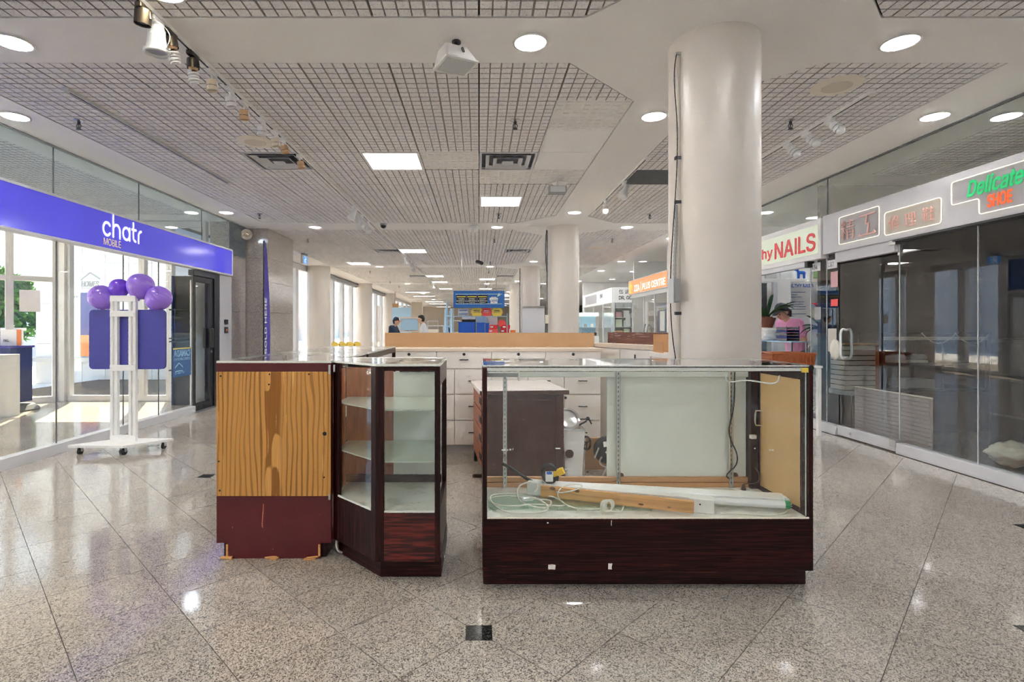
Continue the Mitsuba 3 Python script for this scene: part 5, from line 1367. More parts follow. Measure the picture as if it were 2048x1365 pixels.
part(fb, 'lettering', mv(mv(words('SOLD HERE', .13, np.eye(4), .002, True), tr_), Mfl @ frame((.16, .75, .006), (1, 0, 0), (0, 1, 0), (0, 0, 1))), 'white_mark')


def exit_sign(x, y, z, label):
    k = thing('exit_sign', label, 'exit sign')
    part(k, 'box', bx(x - .025, x + .025, y - .19, y + .19, z - .11, z + .11), 'white_paint'); part(k, 'stem', bx(x - .05, x + .05, y - .1, y + .1, z + .11, z + .14), 'grey')
    for s in (-1, 1):
        M = onleft((x + .0255, y - .17, z - .09)) if s > 0 else onright((x - .0255, y + .17, z - .09))
        part(k, 'face', mv(bx(0, .34, 0, .18, 0, .001, 0), M), 'blue_panel', emit=(.03, .22, .55))
        man = strokes([[(.17, .13), (.16, .08), (.19, .05), (.18, .02)], [(.16, .08), (.13, .05), (.11, .05)], [(.165, .115), (.20, .10), (.22, .11)], [(.165, .12), (.13, .10), (.12, .08)], [(.175, .155)]], .018)
        door = sbox(.09, .01, .25, .17).difference(sbox(.10, .01, .24, .16))
        part(k, 'pictogram', mv(ext(man.union(door), .0015), M @ frame((0, 0, .001), (1, 0, 0), (0, 1, 0), (0, 0, 1))), 'white_mark', emit=(.6, .7, .8))


exit_sign(-4.22, 12.85, 2.86, 'small glowing exit sign hanging near the exit doors beyond the granite pillar')

# ------------------------------------------------------------------ right shopfronts
RX = 4.12
rf = thing('glass_shopfront', 'frameless glass shopfront of the dark shoe repair shop on the right', 'shopfront')
part(rf, 'base_rail', bx(RX - .05, RX + .05, -3.9, 5.20, 0, .105), 'alu_white', label='brushed metal base rail')
part(rf, 'base_rail', bx(RX - .05, RX + .05, 6.09, 6.75, 0, .105), 'alu_white')
for a, b in ((-3.9, -.2), (-.2, 2.6), (2.6, 4.39), (4.39, 5.21), (6.09, 6.30), (6.30, 6.60)):
    part(rf, 'pane', quad((RX, b, .105), (RX, a, .105), (RX, a, 2.09), (RX, b, 2.09)), 'shop_pane')
    part(rf, 'pane_seam', bx(RX - .005, RX + .005, b - .003, b + .003, .105, 2.09, 0), 'grey_light')
for a, b in ((-3.9, .9), (.9, 3.2), (3.2, 6.30), (6.30, 9.4)):
    part(rf, 'transom_pane', quad((RX + .01, b, 2.50), (RX + .01, a, 2.50), (RX + .01, a, CEIL), (RX + .01, b, CEIL)), 'mirror', label='mirrored pane over the fascia')
    part(rf, 'transom_seam', bx(RX + .004, RX + .016, b - .003, b + .003, 2.50, CEIL, 0), 'grey_dark')
part(rf, 'head_channel', bx(RX - .01, RX + .03, -3.9, 9.4, CEIL - .012, CEIL + .001), 'grey_dark')
gd = thing('glass_door', 'frameless glass door with a white pull handle in the right shopfront', 'door')
part(gd, 'bottom_rail', bx(RX - .03, RX + .03, 5.23, 6.07, .01, .115), 'alu_white'); part(gd, 'pane', quad((RX, 6.07, .115), (RX, 5.23, .115), (RX, 5.23, 1.955), (RX, 6.07, 1.955)), 'shop_pane')
for z0, z1 in ((0.0, .06), (1.985, 2.06)): part(gd, 'pivot', cat_(bx(RX - .06, RX + .05, 5.19, 5.27, z0 + .06, z1 + .07)), 'steel')
part(gd, 'hinge_post', bx(RX - .01, RX + .02, 5.195, 5.225, 1.94, 2.09), 'steel')
for s in (-.06, .06):
    part(gd, 'handle', tube(spline([(RX, 5.97, 1.20), (RX + s * .8, 5.97, 1.205), (RX + s, 5.97, 1.17), (RX + s, 5.97, 1.05), (RX + s, 5.97, .93), (RX + s * .8, 5.97, .895), (RX, 5.97, .90)], 40), .013, 10), 'white_gloss', True)
part(gd, 'lock', cyl((RX - .034, 5.86, .06), (RX - .030, 5.86, .06), .016, n=16), 'steel')
one('plastic_bag', mv(ball((0, 0, 0), .05, 2, (1, 1.2, 2.4)), np.eye(4) @ frame((RX - .075, 6.04, .98), (1, 0, 0), (0, 1, 0), (0, 0, 1))), 'cord_white', 'white plastic bag hanging on the pull handle of the glass door', 'bag', smooth=True)

FX = 4.045
fs = thing('fascia', 'white fascia board with neon lettering over the dark shoe repair shop', 'fascia')
part(fs, 'board', bx(FX, FX + .09, -3.9, 6.26, 2.09, 2.54), 'fascia'); part(fs, 'door_header', bx(FX + .03, FX + .10, 5.22, 6.09, 1.975, 2.09), 'fascia'); part(fs, 'lower_edge', bx(FX + .001, FX + .1, -3.9, 5.21, 2.072, 2.088), 'dark_metal')


def neon(y1, y0, z0, z1, r, label, m='sign_grey', pts=None):
    k = thing('neon_panel', label, 'neon sign')
    M = onright((FX - .001, y1, 0))
    poly = rrect(0, z0, y1 - y0, z1, r) if pts is None else Polygon(pts).buffer(-r).buffer(2 * r).buffer(-r)
    part(k, 'ground', ext(poly, .004, M), m)
    ring = np.array(poly.exterior.coords)
    ring = np.c_[ring, np.full(len(ring), .012)] @ M[:3, :3].T + M[:3, 3]
    part(k, 'border_tube', tube(ring, .0042, 8), 'white_mark', True, emit=(.95, .86, .62), label='glowing border tube')
    return k, M


n1, M = neon(5.96, 5.36, 2.16, 2.46, .025, 'grey neon panel with two large Chinese characters above the glass door')
part(n1, 'characters', hanzi('精', .22, M @ frame((.035, 2.195, .010), (1, 0, 0), (0, 1, 0), (0, 0, 1)), .010, thin=1.3), 'copper_tube', label='unlit pinkish neon character')
bolt = strokes([[(.0, .21), (.20, .215)], [(.10, .21), (.085, .12), (.125, .12), (.105, .01)], [(-.01, .005), (.21, .01)], [(-.01, .005), (.0, .02)], [(.21, .01), (.20, .03)]], .017)
part(n1, 'characters', ext(bolt, .010, M @ frame((.335, 2.195, .010), (1, 0, 0), (0, 1, 0), (0, 0, 1))), 'copper_tube', label='unlit pinkish neon character shaped like a lightning bolt')
n2_, M = neon(5.29, 4.64, 2.145, 2.372, .03, 'beige neon panel with three small Chinese characters', 'shade_beige')
part(n2_, 'characters', hanzi('修理鞋', .135, M @ frame((.055, 2.185, .010), (1, 0, 0), (0, 1, 0), (0, 0, 1)), .008, gap=.45, thin=1.6), 'copper_tube', label='pinkish neon characters', emit=(.16, .07, .05))
pts = [(0, 2.275), (0, 2.47), (1.10, 2.47), (1.10, 2.275), (.84, 2.275), (.84, 2.146), (.25, 2.146), (.25, 2.275)]
n3, M = neon(4.54, 3.2, 0, 0, .022, 'stepped neon panel reading Delicate SHOE in green and orange', 'sign_grey', pts)
part(n3, 'green_word', words('Delicate', .125, M @ frame((.14, 2.312, .006), (1, 0, 0), (0, 1, 0), (0, 0, 1)), .006, True, .46, .28), 'green_sign', label='green Delicate lettering', emit=np.array(lin((36, 190, 110))) * .5)
part(n3, 'orange_word', words('SHOE', .095, M @ frame((.315, 2.188, .006), (1, 0, 0), (0, 1, 0), (0, 0, 1)), .006, True, .20, .05), 'orange_sign', label='orange SHOE lettering', emit=np.array(lin((240, 100, 50))) * .6)

# the nail shop's sign
ns_ = thing('nail_sign', 'pale green sign with red Healthy NAILS lettering behind the large column', 'sign')
NX = 4.035
part(ns_, 'box', bx(NX, NX + .10, 6.285, 9.2, 2.05, 2.53), 'white_paint'); part(ns_, 'face', bx(NX - .004, NX, 6.33, 9.1, 2.115, 2.46), 'nails_ground', emit=np.array(lin((214, 226, 200))) * .18)
part(ns_, 'large_letters', words('NAILS', .205, onright((NX - .0045, 7.25, 2.165)), .004, True, .88), 'nails_red', label='red NAILS lettering'); part(ns_, 'small_letters', words('Healthy', .135, onright((NX - .0045, 8.20, 2.20)), .004, True, .90), 'nails_red', label='red Healthy lettering')
part(ns_, 'rivet', cat_([cyl((NX + .02, 6.4 + i * .22, 2.529), (NX + .02, 6.4 + i * .22, 2.535), .012, n=8) for i in range(12)]), 'black')
part(ns_, 'lower_rail', bx(NX + .02, NX + .10, 6.62, 9.2, 1.985, 2.05), 'alu_white'); part(ns_, 'end_cap', bx(NX + .015, NX + .10, 6.56, 6.62, 1.975, 2.05), 'black')
for y, s in ((6.52, '136'), (6.22, '137')):
    k = thing('unit_number', 'pale plate with the unit number 137 right beside the door header' if s == '137' else 'pale plate with the unit number 136 next to the nail shop sign', 'number')
    part(k, 'plate', bx(RX - .008, RX - .004, y - .11, y + .06, 1.92, 2.02, 0), 'alu_white'); part(k, 'digits', words(s, .05, onright((RX - .0085, y + .045, 1.945)), .001, False, .10), 'black_mark')
one('shop_sticker', bx(RX - .008, RX - .005, 6.10, 6.22, 1.70, 1.88, 0), 'pale_red', 'faded red sticker under the unit number 137 on the glass', 'sticker')
one('shop_sticker', bx(RX - .008, RX - .005, 6.10, 6.22, 1.48, 1.56, 0), 'red_soft', 'small red sticker lower on the glass left of the door', 'sticker')
one('opening_notice', bx(RX - .008, RX - .005, 6.12, 6.27, .95, 1.22, 0), 'shade_beige', 'patterned paper taped to the glass left of the door handle', 'notice')
one('grey_notice', bx(RX - .008, RX - .005, 6.40, 6.52, 1.33, 1.48, 0), 'grey', 'small grey notice on the 136 glass', 'notice')

# ------------------------------------------------------------------ shoe repair shop interior
struct('wall_shop_right', cat_(bx(7.6, 7.7, -3.9, 6.6, 0, 3.0)), 'dark_wall'); struct('wall_shop_divider', cat_(bx(4.25, 8.2, 6.62, 6.68, 0, 3.0)), 'dark_wall')
sh = thing('shoe_counter', 'dark shelf counter across the back of the shoe repair shop', 'counter')
part(sh, 'top', bx(4.70, 5.92, 6.18, 6.58, 1.10, 1.165), 'dark_counter'); part(sh, 'front_strip', bx(4.70, 5.90, 6.17, 6.18, 1.085, 1.125), 'beige_dark')
for z in (.79, .50): part(sh, 'shelf', bx(4.70, 7.2, 6.19, 6.58, z, z + .025), 'grey_shelf')
part(sh, 'back', bx(4.70, 7.2, 6.58, 6.61, .05, 1.1), 'grey_shelf'); part(sh, 'base', bx(4.74, 7.2, 6.25, 6.58, .0, .48), 'dark_counter')
for x in (4.715, 5.4, 5.9, 7.18): part(sh, 'divider', bx(x - .015, x + .015, 6.19, 6.58, .50, 1.10), 'dark_counter')
s2 = thing('shoe_counter', 'second dark shelf counter at the right edge inside the shoe repair shop', 'counter')
part(s2, 'top', bx(5.0, 6.6, 4.75, 5.2, 1.08, 1.12), 'dark_counter'); part(s2, 'front_strip', bx(5.0, 6.6, 4.742, 4.75, 1.03, 1.07), 'grey_light')
for z in (.72, .38): part(s2, 'shelf', bx(5.0, 6.6, 4.78, 5.2, z, z + .025), 'grey_shelf')
part(s2, 'post', bx(5.0, 5.04, 4.78, 5.2, 0, 1.08), 'dark_counter'); part(s2, 'back', bx(5.0, 6.6, 5.2, 5.22, .0, 1.08), 'dark_wall')


def shoe(x, y, z, a, m, label, s=1.0, group=None):
    k = thing('shoe', label, 'shoe', group)
    M = rotz(a, (x, y, z)) @ np.diag([s, s, s, 1])
    prof = np.array([[-.13, 0], [-.02, -.032], [.06, -.045], [.12, -.036], [.145, 0], [.12, .036], [.06, .045], [-.02, .032]])
    part(k, 'sole', mv(ext(Polygon(prof).buffer(.004), .028), M), 'cord_white')
    man = []
    sp = manifold3d.Manifold.sphere(1.0, 20)
    e = lambda c, r: sp.scale(r).translate(c)
    body = manifold3d.Manifold.batch_hull([e((-.095, 0, .06), (.032, .032, .035)), e((.10, 0, .045), (.038, .034, .022)), e((-.07, 0, .095), (.04, .03, .01)), e((.02, 0, .075), (.03, .032, .02))])
    part(k, 'upper', mv(body_mesh(body), M), m, 40)
    part(k, 'opening', mv(bx(-.10, -.03, -.02, .02, .100, .107), M), 'dark_counter'); part(k, 'laces', mv(cat_([bx(.0 + i * .018, .006 + i * .018, -.02, .02, .094 - i * .006, .100 - i * .006, 0) for i in range(4)]), M), 'paper')
    return k


def body_mesh(man):
    m = man.to_mesh()
    return trimesh.Trimesh(m.vert_properties[:, :3], m.tri_verts, process=False)


shoe(5.20, 4.92, .405, 2.8, 'white_cloth', 'large white sneaker on the lower shelf of the second counter in the shoe shop', 1.25)
shoe(5.62, 4.95, .405, 2.5, 'grey_light', 'grey shoe behind the white sneaker in the shoe shop', 1.1)
for i, x in enumerate((4.95, 5.2, 5.62, 6.1, 6.4)): shoe(x, 6.36, .815, 2.2 + .5 * i, ('white_cloth', 'grey', 'beige', 'white_cloth', 'dark_cloth')[i], ('white shoe first from the left', 'grey shoe second from the left', 'beige shoe in the middle', 'white shoe second from the right', 'dark shoe last on the right')[i] + ' on the upper shelf of the dark shelf counter', 1.0, 'shoes on the upper shelf')
for i, x in enumerate((5.3, 5.7, 6.1)): shoe(x, 4.95, .745, 2.0 + .6 * i, ('grey', 'white_cloth', 'beige')[i], ('grey', 'white', 'beige')[i] + ' shoe on the upper shelf of the second counter', 1.0, 'shoes on the second counter')
one('shoe_box', bx(5.0, 5.35, 6.24, 6.5, .525, .62), 'grey_light', 'flat grey box on the lower shelf of the dark shelf counter', 'box')
for i, (x0_, x1_) in enumerate(((5.13, 5.52), (5.52, 5.91))):
    t = np.linspace(0, 1, 34)
    p = np.c_[x0_ + (x1_ - x0_) * t, np.full(34, 6.16), 1.165 - .115 * 4 * t * (1 - t) * (1 if i == 0 else 1.05)]
    one('bead_garland', cat_([ball(q, .0062, 1) for q in p]), 'cord_white', ('left' if i == 0 else 'right') + ' swag of white beads along the dark counter in the shoe shop', 'garland')
one('bead_string', cat_([ball((4.93, 4.735, 1.05 - .014 * i), .005, 1) for i in range(44)]), 'cord_white', 'string of beads hanging straight down in the shoe shop', 'garland')
cr = thing('slatted_stack', 'stack of pale wooden slats behind the glass door of the shoe shop', 'crate')
for i in range(9): part(cr, 'slat', bx(4.24, 4.60, 6.17, 6.42, .505 + i * .058, .553 + i * .058), 'shade_beige')
part(cr, 'lid', bx(4.23, 4.65, 6.15, 6.44, 1.03, 1.045), 'wood_tan'); part(cr, 'side', bx(4.60, 4.65, 6.18, 6.41, .505, 1.03), 'wicker')
stl = thing('round_stool', 'grey round stool carrying the slatted stack', 'stool')
part(stl, 'seat', cyl((4.44, 6.30, .45), (4.44, 6.30, .50), .25, n=32), 'grey', 30); part(stl, 'post', cyl((4.44, 6.30, 0), (4.44, 6.30, .45), .03), 'dark_metal', 30); part(stl, 'foot', cyl((4.44, 6.30, 0), (4.44, 6.30, .03), .2, n=24), 'dark_metal', 30)
nt = thing('net_screen', 'pale mesh cloth hanging low behind the glass of the shoe shop', 'screen')
NA, NB = np.array([4.24, 6.0]), np.array([4.24, 4.97])
mm = []
for i in range(14):
    z = .0 + i * .040
    mm.append(bx(4.236, 4.244, 4.97 + .003 * i, 6.0, z, z + .027, 0))
for i in range(70): mm.append(bx(4.234, 4.246, 4.975 + i * .0147, 4.979 + i * .0147, .0, .56, 0))
part(nt, 'net', cat_(mm), 'net', kind='stuff'); part(nt, 'hem', bx(4.235, 4.245, 4.97, 6.0, .56, .575), 'beige')
mats = [('cream', 4.60, 4.6), ('beige', 4.75, 4.75), ('panel_white', 5.0, 4.5), ('grey', 4.9, 4.9)]
for i, (m_, x, y) in enumerate(mats):
    M = trimesh.creation.icosphere(subdivisions=3, radius=1.0)
    nz = meshkit.fbm(M.vertices * 1.7 + i * 9, 4)
    M.vertices *= (0.6 + .8 * nz)[:, None] * np.array([.16, .13, .10])
    M.apply_translation((x, y, .08 + .06 * (i == 0)))
    one('cloth_bundle', M, m_, ('crumpled cream cloth', 'beige cloth heap', 'pale folded cloth', 'grey cloth heap')[i] + ' on the floor of the shoe shop', 'cloth', smooth=True)
one('floor_mat', bx(4.4, 6.2, 3.5, 4.4, 0, .012), 'nails_red', 'dull red mat on the floor of the shoe shop', 'mat')
one('white_wedge', lathe([(.12, 0), (.07, .12), (.02, .19), (.001, .2)], (4.55, 4.25, .012), n=20), 'white_paint', 'white cone shaped form on the floor at the right edge of the shoe shop', 'cone', smooth=40)


def blade(o, d, up, L, w, bend, n=9):
    """A long strap leaf that arches over."""
    o, d = np.asarray(o, float), np.asarray(d, float); d = d / np.linalg.norm(d)
    t = np.linspace(0, 1, n)
    side = np.cross(d, (0, 0, 1)); side /= np.linalg.norm(side)
    p = o + np.outer(t * L * (1 - .25 * t), d) + np.outer(L * (up * t - bend * t * t), (0, 0, 1))
    ww = w * np.sin(np.pi * np.clip(t * .92 + .08, 0, 1)) ** .7
    fold = np.array([0, 0, 1]) * (ww * .8)[:, None]
    v = np.stack([p - side * ww[:, None] + fold, p, p + side * ww[:, None] + fold], 1).reshape(-1, 3)
    f = []
    for i in range(n - 1):
        a = 3 * i
        f += [[a, a + 1, a + 4], [a, a + 4, a + 3], [a + 1, a + 2, a + 5], [a + 1, a + 5, a + 4]]
    return trimesh.Trimesh(v, f, process=False)


def strap_plant(name, o, n, L, label, seed, pot=None, flower=False):
    k = thing(name, label, 'plant')
    r = np.random.default_rng(seed)
    for i in range(n):
        a = r.uniform(0, 2 * np.pi)
        part(k, 'leaf', blade(o, (math.cos(a), math.sin(a), 0), r.uniform(.5, 1.25), L * r.uniform(.7, 1.1), .028, r.uniform(.4, 1.0)), 'leaf_dark', True)
    if pot: part(k, 'pot', lathe([(.001, 0), (.07, 0), (.11, .13), (.115, .15), (.10, .15), (.09, .12), (.001, .12)], (o[0], o[1], pot), n=24), 'terracotta', 40, label='dark clay pot'); part(k, 'bark', cat_([ball(np.array([o[0], o[1], pot + .15]) + r.normal(size=3) * (.04, .04, .02), .022, 1) for _ in range(14)]), 'terracotta', kind='stuff')
    if flower: part(k, 'flower', lathe([(.001, -.08), (.02, -.05), (.025, 0), (.001, .07)], (o[0] - .05, o[1] + .12, o[2] + .38), (-.7, .5, .3), 14), 'red', 40, label='red flower spike'); part(k, 'stalk', tube(spline([o, (o[0] - .02, o[1] + .05, o[2] + .25), (o[0] - .05, o[1] + .12, o[2] + .38)], 14), .006, 6), 'leaf', True)
    return k


# ------------------------------------------------------------------ nail shop
struct('wall_nail_shop', cat_(bx(4.1, 8.2, 9.30, 9.38, 0, 3.0)), 'white_paint')
gcn = thing('glass_counter', 'small glass counter at the front of the nail shop', 'counter')
part(gcn, 'body', bx(4.18, 4.40, 7.12, 8.5, 0, .62), 'white_paint'); part(gcn, 'top', bx(4.17, 4.41, 7.10, 8.52, 1.03, 1.042), 'blue_light')
part(gcn, 'pane', quad((4.19, 7.13, .62), (4.39, 7.13, .62), (4.39, 7.13, 1.03), (4.19, 7.13, 1.03)), 'pane_case'); part(gcn, 'pane', quad((4.19, 8.49, .62), (4.19, 7.13, .62), (4.19, 7.13, 1.03), (4.19, 8.49, 1.03)), 'pane_case')
for x, y in ((4.19, 7.13), (4.39, 7.13), (4.19, 8.49), (4.39, 8.49)): part(gcn, 'post', bx(x - .01, x + .01, y - .01, y + .01, .62, 1.03), 'steel')
for i in range(6): one('polish_bottle', lathe([(.001, 0), (.03, 0), (.03, .14), (.015, .16), (.015, .22), (.001, .22)], (4.26 + .0 * i, 7.2 + .11 * i, .62), n=12), 'nails_ground', ('first', 'second', 'third', 'fourth', 'fifth', 'sixth')[i] + ' pale bottle from the front inside the small glass counter of the nail shop', 'bottle', 'bottles in the glass counter', smooth=40)
M = trimesh.creation.icosphere(subdivisions=3, radius=1.0); M.vertices = np.sign(M.vertices) * np.abs(M.vertices) ** .6 * np.array([.15, .14, .095]) * (0.9 + .25 * meshkit.noise(M.vertices * 4))[:, None]; M.apply_translation((4.27, 7.88, 1.137))
one('stone_block', M, 'white_paint', 'rough white block on the glass counter under the potted plant', 'block')
strap_plant('potted_plant', np.array([4.27, 7.88, 1.38]), 16, .46, 'dark green strap leaved plant in a clay pot beside the large column', 4, 1.225)
ty = thing('letter_tray', 'stacked blue grey trays on the glass counter of the nail shop', 'tray')
for i in range(5): part(ty, 'tray', cat_(bx(4.22, 4.40, 7.30, 7.55, 1.044 + i * .04, 1.052 + i * .04), bx(4.22, 4.40, 7.55, 7.558, 1.044 + i * .04, 1.075 + i * .04), bx(4.22, 4.226, 7.3, 7.55, 1.044 + i * .04, 1.078 + i * .04), bx(4.394, 4.40, 7.3, 7.55, 1.044 + i * .04, 1.078 + i * .04)), 'blue_dark' if i % 2 else 'grey_dark')
part(ty, 'post', cat_(bx(4.22, 4.228, 7.3, 7.308, 1.044, 1.25), bx(4.392, 4.40, 7.3, 7.308, 1.044, 1.25)), 'blue_dark')
ms_ = thing('price_poster', 'large white price poster headed HEALTHY NAILS on the back wall of the nail shop', 'poster')
part(ms_, 'sheet', bx(5.30, 5.86, 9.275, 9.295, 1.28, 2.06), 'paper'); part(ms_, 'heading', words('HEALTHY NAILS', .062, front((5.33, 9.274, 1.93)), .002, True, .50), 'ink_blue')
rr = np.random.default_rng(9)
part(ms_, 'print', cat_([bx(5.36, 5.36 + rr.uniform(.12, .36), 9.2725, 9.275, 1.84 - i * .042, 1.852 - i * .042, 0) for i in range(13) if i not in (3, 8)]), 'ink_grey', label='lines of faint print')
pf = thing('framed_certificate', 'framed certificate on the wall behind the woman in pink', 'picture frame')
part(pf, 'frame', ext(sbox(0, 0, .30, .30).difference(sbox(.02, .02, .28, .28)), .02, front((5.34, 9.295, .99))), 'black'); part(pf, 'sheet', bx(5.36, 5.62, 9.285, 9.295, 1.01, 1.27), 'paper'); part(pf, 'print', cat_([bx(5.42, 5.56, 9.283, 9.285, 1.21 - i * .04, 1.218 - i * .04, 0) for i in range(4)]), 'ink_grey')
pt_ = thing('partition', 'white partition with a dark doorway at the back of the nail shop', 'partition')
part(pt_, 'panel', bx(5.05, 5.28, 9.0, 9.06, 0, 2.05), 'white_paint'); part(pt_, 'head', bx(4.2, 6.3, 9.0, 9.06, 2.0, 2.06), 'white_paint'); part(pt_, 'dark_opening', bx(4.2, 4.98, 9.2, 9.26, .0, 2.0), 'dark_wall'); part(pt_, 'jamb', bx(4.98, 5.05, 9.0, 9.06, 0, 2.0), 'alu_white')
td = thing('toy_dog', 'blue animal figure standing high on the partition of the nail shop', 'figure')
sp = manifold3d.Manifold.sphere(1.0, 20); E_ = lambda c, r: sp.scale(r).translate(c)
H2 = lambda a, b: manifold3d.Manifold.batch_hull([a, b])
td_m = H2(E_((-.07, 0, .17), (.045, .04, .045)), E_((.07, 0, .17), (.045, .04, .045)))
for lx in (-.08, .08):
    for ly in (-.025, .025): td_m = td_m + H2(E_((lx, ly, .14), (.022, .02, .02)), E_((lx, ly, .012), (.016, .016, .012)))
td_m = td_m + H2(E_((-.09, 0, .20), (.03, .028, .03)), E_((-.12, 0, .25), (.035, .03, .03))) + H2(E_((-.12, 0, .25), (.03, .026, .026)), E_((-.17, 0, .235), (.018, .018, .015))) + H2(E_((-.105, .02, .275), (.01, .008, .01)), E_((-.10, .025, .305), (.006, .005, .006))) + H2(E_((-.105, -.02, .275), (.01, .008, .01)), E_((-.10, -.025, .305), (.006, .005, .006))) + H2(E_((.10, 0, .19), (.012, .01, .01)), E_((.14, 0, .15), (.006, .006, .006)))
part(td, 'body', mv(body_mesh(td_m), frame((5.47, 9.03, 2.06), (.6, 0, 0), (0, .6, 0), (0, 0, .6))), 'blue', 50)
for i, (x, m_, l) in enumerate(((4.95, 'grey_light', 'pale lilac'), (5.2, 'white_paint', 'white'), (5.78, 'leaf', 'green'))): one('partition_box', bx(x - .09, x + .09, 9.005, 9.055, 2.062, 2.16 + .02 * i, .004), m_, f'{l} packet standing on the partition of the nail shop', 'box')
bk_ = thing('wicker_basket', 'brown wicker basket behind the right end of the wide showcase', 'basket')
Bo = np.array([3.58, 6.2, .80])
bp = [bx(Bo[0] - .235, Bo[0] + .235, Bo[1] - .15, Bo[1] + .15, Bo[2], Bo[2] + .015)]
part(bk_, 'base', bp[0], 'wicker')
for i in range(7):
    z = Bo[2] + .015 + i * .016; g = .001 * i
    part(bk_, 'strand', cat_(tube(np.array([(Bo[0] + sx_ * (.235 + g), Bo[1] + sy_ * (.15 + g), z + .008) for sx_, sy_ in ((-1, -1), (0, -1.02), (1, -1), (1.01, 0), (1, 1), (0, 1.02), (-1, 1), (-1.01, 0), (-1, -1))]), .0085, 7)), 'wicker', True)
part(bk_, 'rim', tube(np.array([(Bo[0] + sx_ * .245, Bo[1] + sy_ * .158, Bo[2] + .135) for sx_, sy_ in ((-1, -1), (1, -1), (1, 1), (-1, 1), (-1, -1))]), .012, 8), 'wicker', True)
part(bk_, 'stake', cat_([cyl((Bo[0] - .22 + i * .04, Bo[1] - .163, Bo[2]), (Bo[0] - .22 + i * .04, Bo[1] - .166, Bo[2] + .13), .006, n=6) for i in range(12)]), 'wicker')
tb_ = thing('side_table', 'white table under the wicker basket', 'table')
part(tb_, 'top', bx(3.28, 3.88, 6.0, 6.42, .775, .799), 'white_paint')
for x in (3.31, 3.85):
    for y in (6.03, 6.39): part(tb_, 'leg', bx(x - .02, x + .02, y - .02, y + .02, 0, .775), 'white_paint')
wst = thing('white_chair', 'white upholstered salon chair behind the 136 glass', 'chair')
part(wst, 'seat', mv(ext(rrect(-.22, -.22, .22, .22, .07), .09), rotz(.2, (4.80, 7.32, .42))), 'white_gloss'); part(wst, 'backrest', mv(ext(rrect(-.2, 0, .2, .42, .08), .07), frame((4.84, 7.55, .56), (1, .2, 0), (0, .17, .98), (-.1, -.98, .17))), 'white_gloss'); part(wst, 'post', cyl((4.80, 7.32, .05), (4.80, 7.32, .42), .03), 'chrome', 30); part(wst, 'foot', cyl((4.80, 7.32, 0), (4.80, 7.32, .05), .2, n=28), 'chrome', 30)
tl = thing('wire_trolley', 'small white wire basket trolley behind the 136 glass', 'trolley')
for z in (.20, .42):
    part(tl, 'basket', cat_([tube([(4.18, 6.72, z + i * .03), (4.40, 6.72, z + i * .03), (4.40, 6.94, z + i * .03), (4.18, 6.94, z + i * .03), (4.18, 6.72, z + i * .03)], .004, 6) for i in range(5)] + [cyl((4.18 + j * .027, 6.72, z), (4.18 + j * .027, 6.72, z + .12), .003, n=5) for j in range(9)] + [bx(4.18, 4.40, 6.72, 6.94, z - .006, z, 0)]), 'white_paint')
for x in (4.19, 4.39):
    for y in (6.73, 6.93): part(tl, 'leg', cyl((x, y, .06), (x, y, .60), .008, n=8), 'white_paint'); part(tl, 'wheel', cyl((x - .012, y, .035), (x + .012, y, .035), .035, n=16), 'grey_dark', 30)
strap_plant('potted_plant', np.array([4.56, 6.98, 1.16]), 12, .42, 'dark plant with a red flower spike behind the unit 137 glass', 12, 1.0, True)
pst = thing('plant_stand', 'slim dark stand under the red flowered plant', 'stand')
part(pst, 'post', cyl((4.56, 6.98, 0), (4.56, 6.98, .98), .02), 'dark_metal', 30); part(pst, 'plate', cyl((4.56, 6.98, .98), (4.56, 6.98, 1.0), .10, n=20), 'dark_metal', 30); part(pst, 'foot', cyl((4.56, 6.98, 0), (4.56, 6.98, .02), .10, n=20), 'dark_metal', 30)
for x, y, l in ((5.3, 7.4, 'front'), (6.6, 8.2, 'right hand'), (5.4, 8.6, 'rear')): downlight(x, y, f'recessed downlight inside the nail shop, {l} one')

# ------------------------------------------------------------------ shops farther along the right side
struct('wall_right_near', bx(4.06, 4.2, 9.4, 11.5, 0, 3.0), 'white_paint')
of = thing('glass_shopfront', 'glass shopfront under the orange sign in the middle distance', 'shopfront')
part(of, 'base_rail', bx(4.06, 4.14, 11.5, 14.2, 0, .10), 'alu_white')
for a, b in ((11.5, 12.4), (12.4, 13.2), (13.2, 14.2)):
    part(of, 'pane', quad((4.1, b, .1), (4.1, a, .1), (4.1, a, 2.05), (4.1, b, 2.05)), 'pane'); part(of, 'post', bx(4.085, 4.115, b - .015, b + .015, .1, 2.05), 'alu_white')
    part(of, 'transom_pane', quad((4.12, b, 2.45), (4.12, a, 2.45), (4.12, a, CEIL), (4.12, b, CEIL)), 'pane')
part(of, 'header', bx(4.06, 4.16, 11.5, 14.2, 2.0, 2.09), 'white_paint')
for s in (-.05, .05): part(of, 'handle', tube(spline([(4.1 + s, 12.95, .95), (4.1 + 2 * s, 12.95, 1.16), (4.1 + s, 12.95, 1.30), (4.1 + s, 13.12, 1.16), (4.1 + s, 13.1, .95)], 24), .018, 8), 'steel', True)
osn = thing('orange_sign', 'orange illuminated shop sign with white lettering left of the large column', 'sign')
part(osn, 'box', bx(4.02, 4.12, 11.3, 14.3, 2.09, 2.47), 'white_paint'); part(osn, 'face', quad((4.015, 14.25, 2.11), (4.015, 11.35, 2.11), (4.015, 11.35, 2.45), (4.015, 14.25, 2.45)), 'orange', emit=np.array(lin((236, 140, 80))) * .6)
part(osn, 'letters', words('ZZA | PLUS CENTRE', .15, onright((4.012, 13.75, 2.16)), .004, True, 2.3), 'white_mark', emit=(.7, .7, .7))
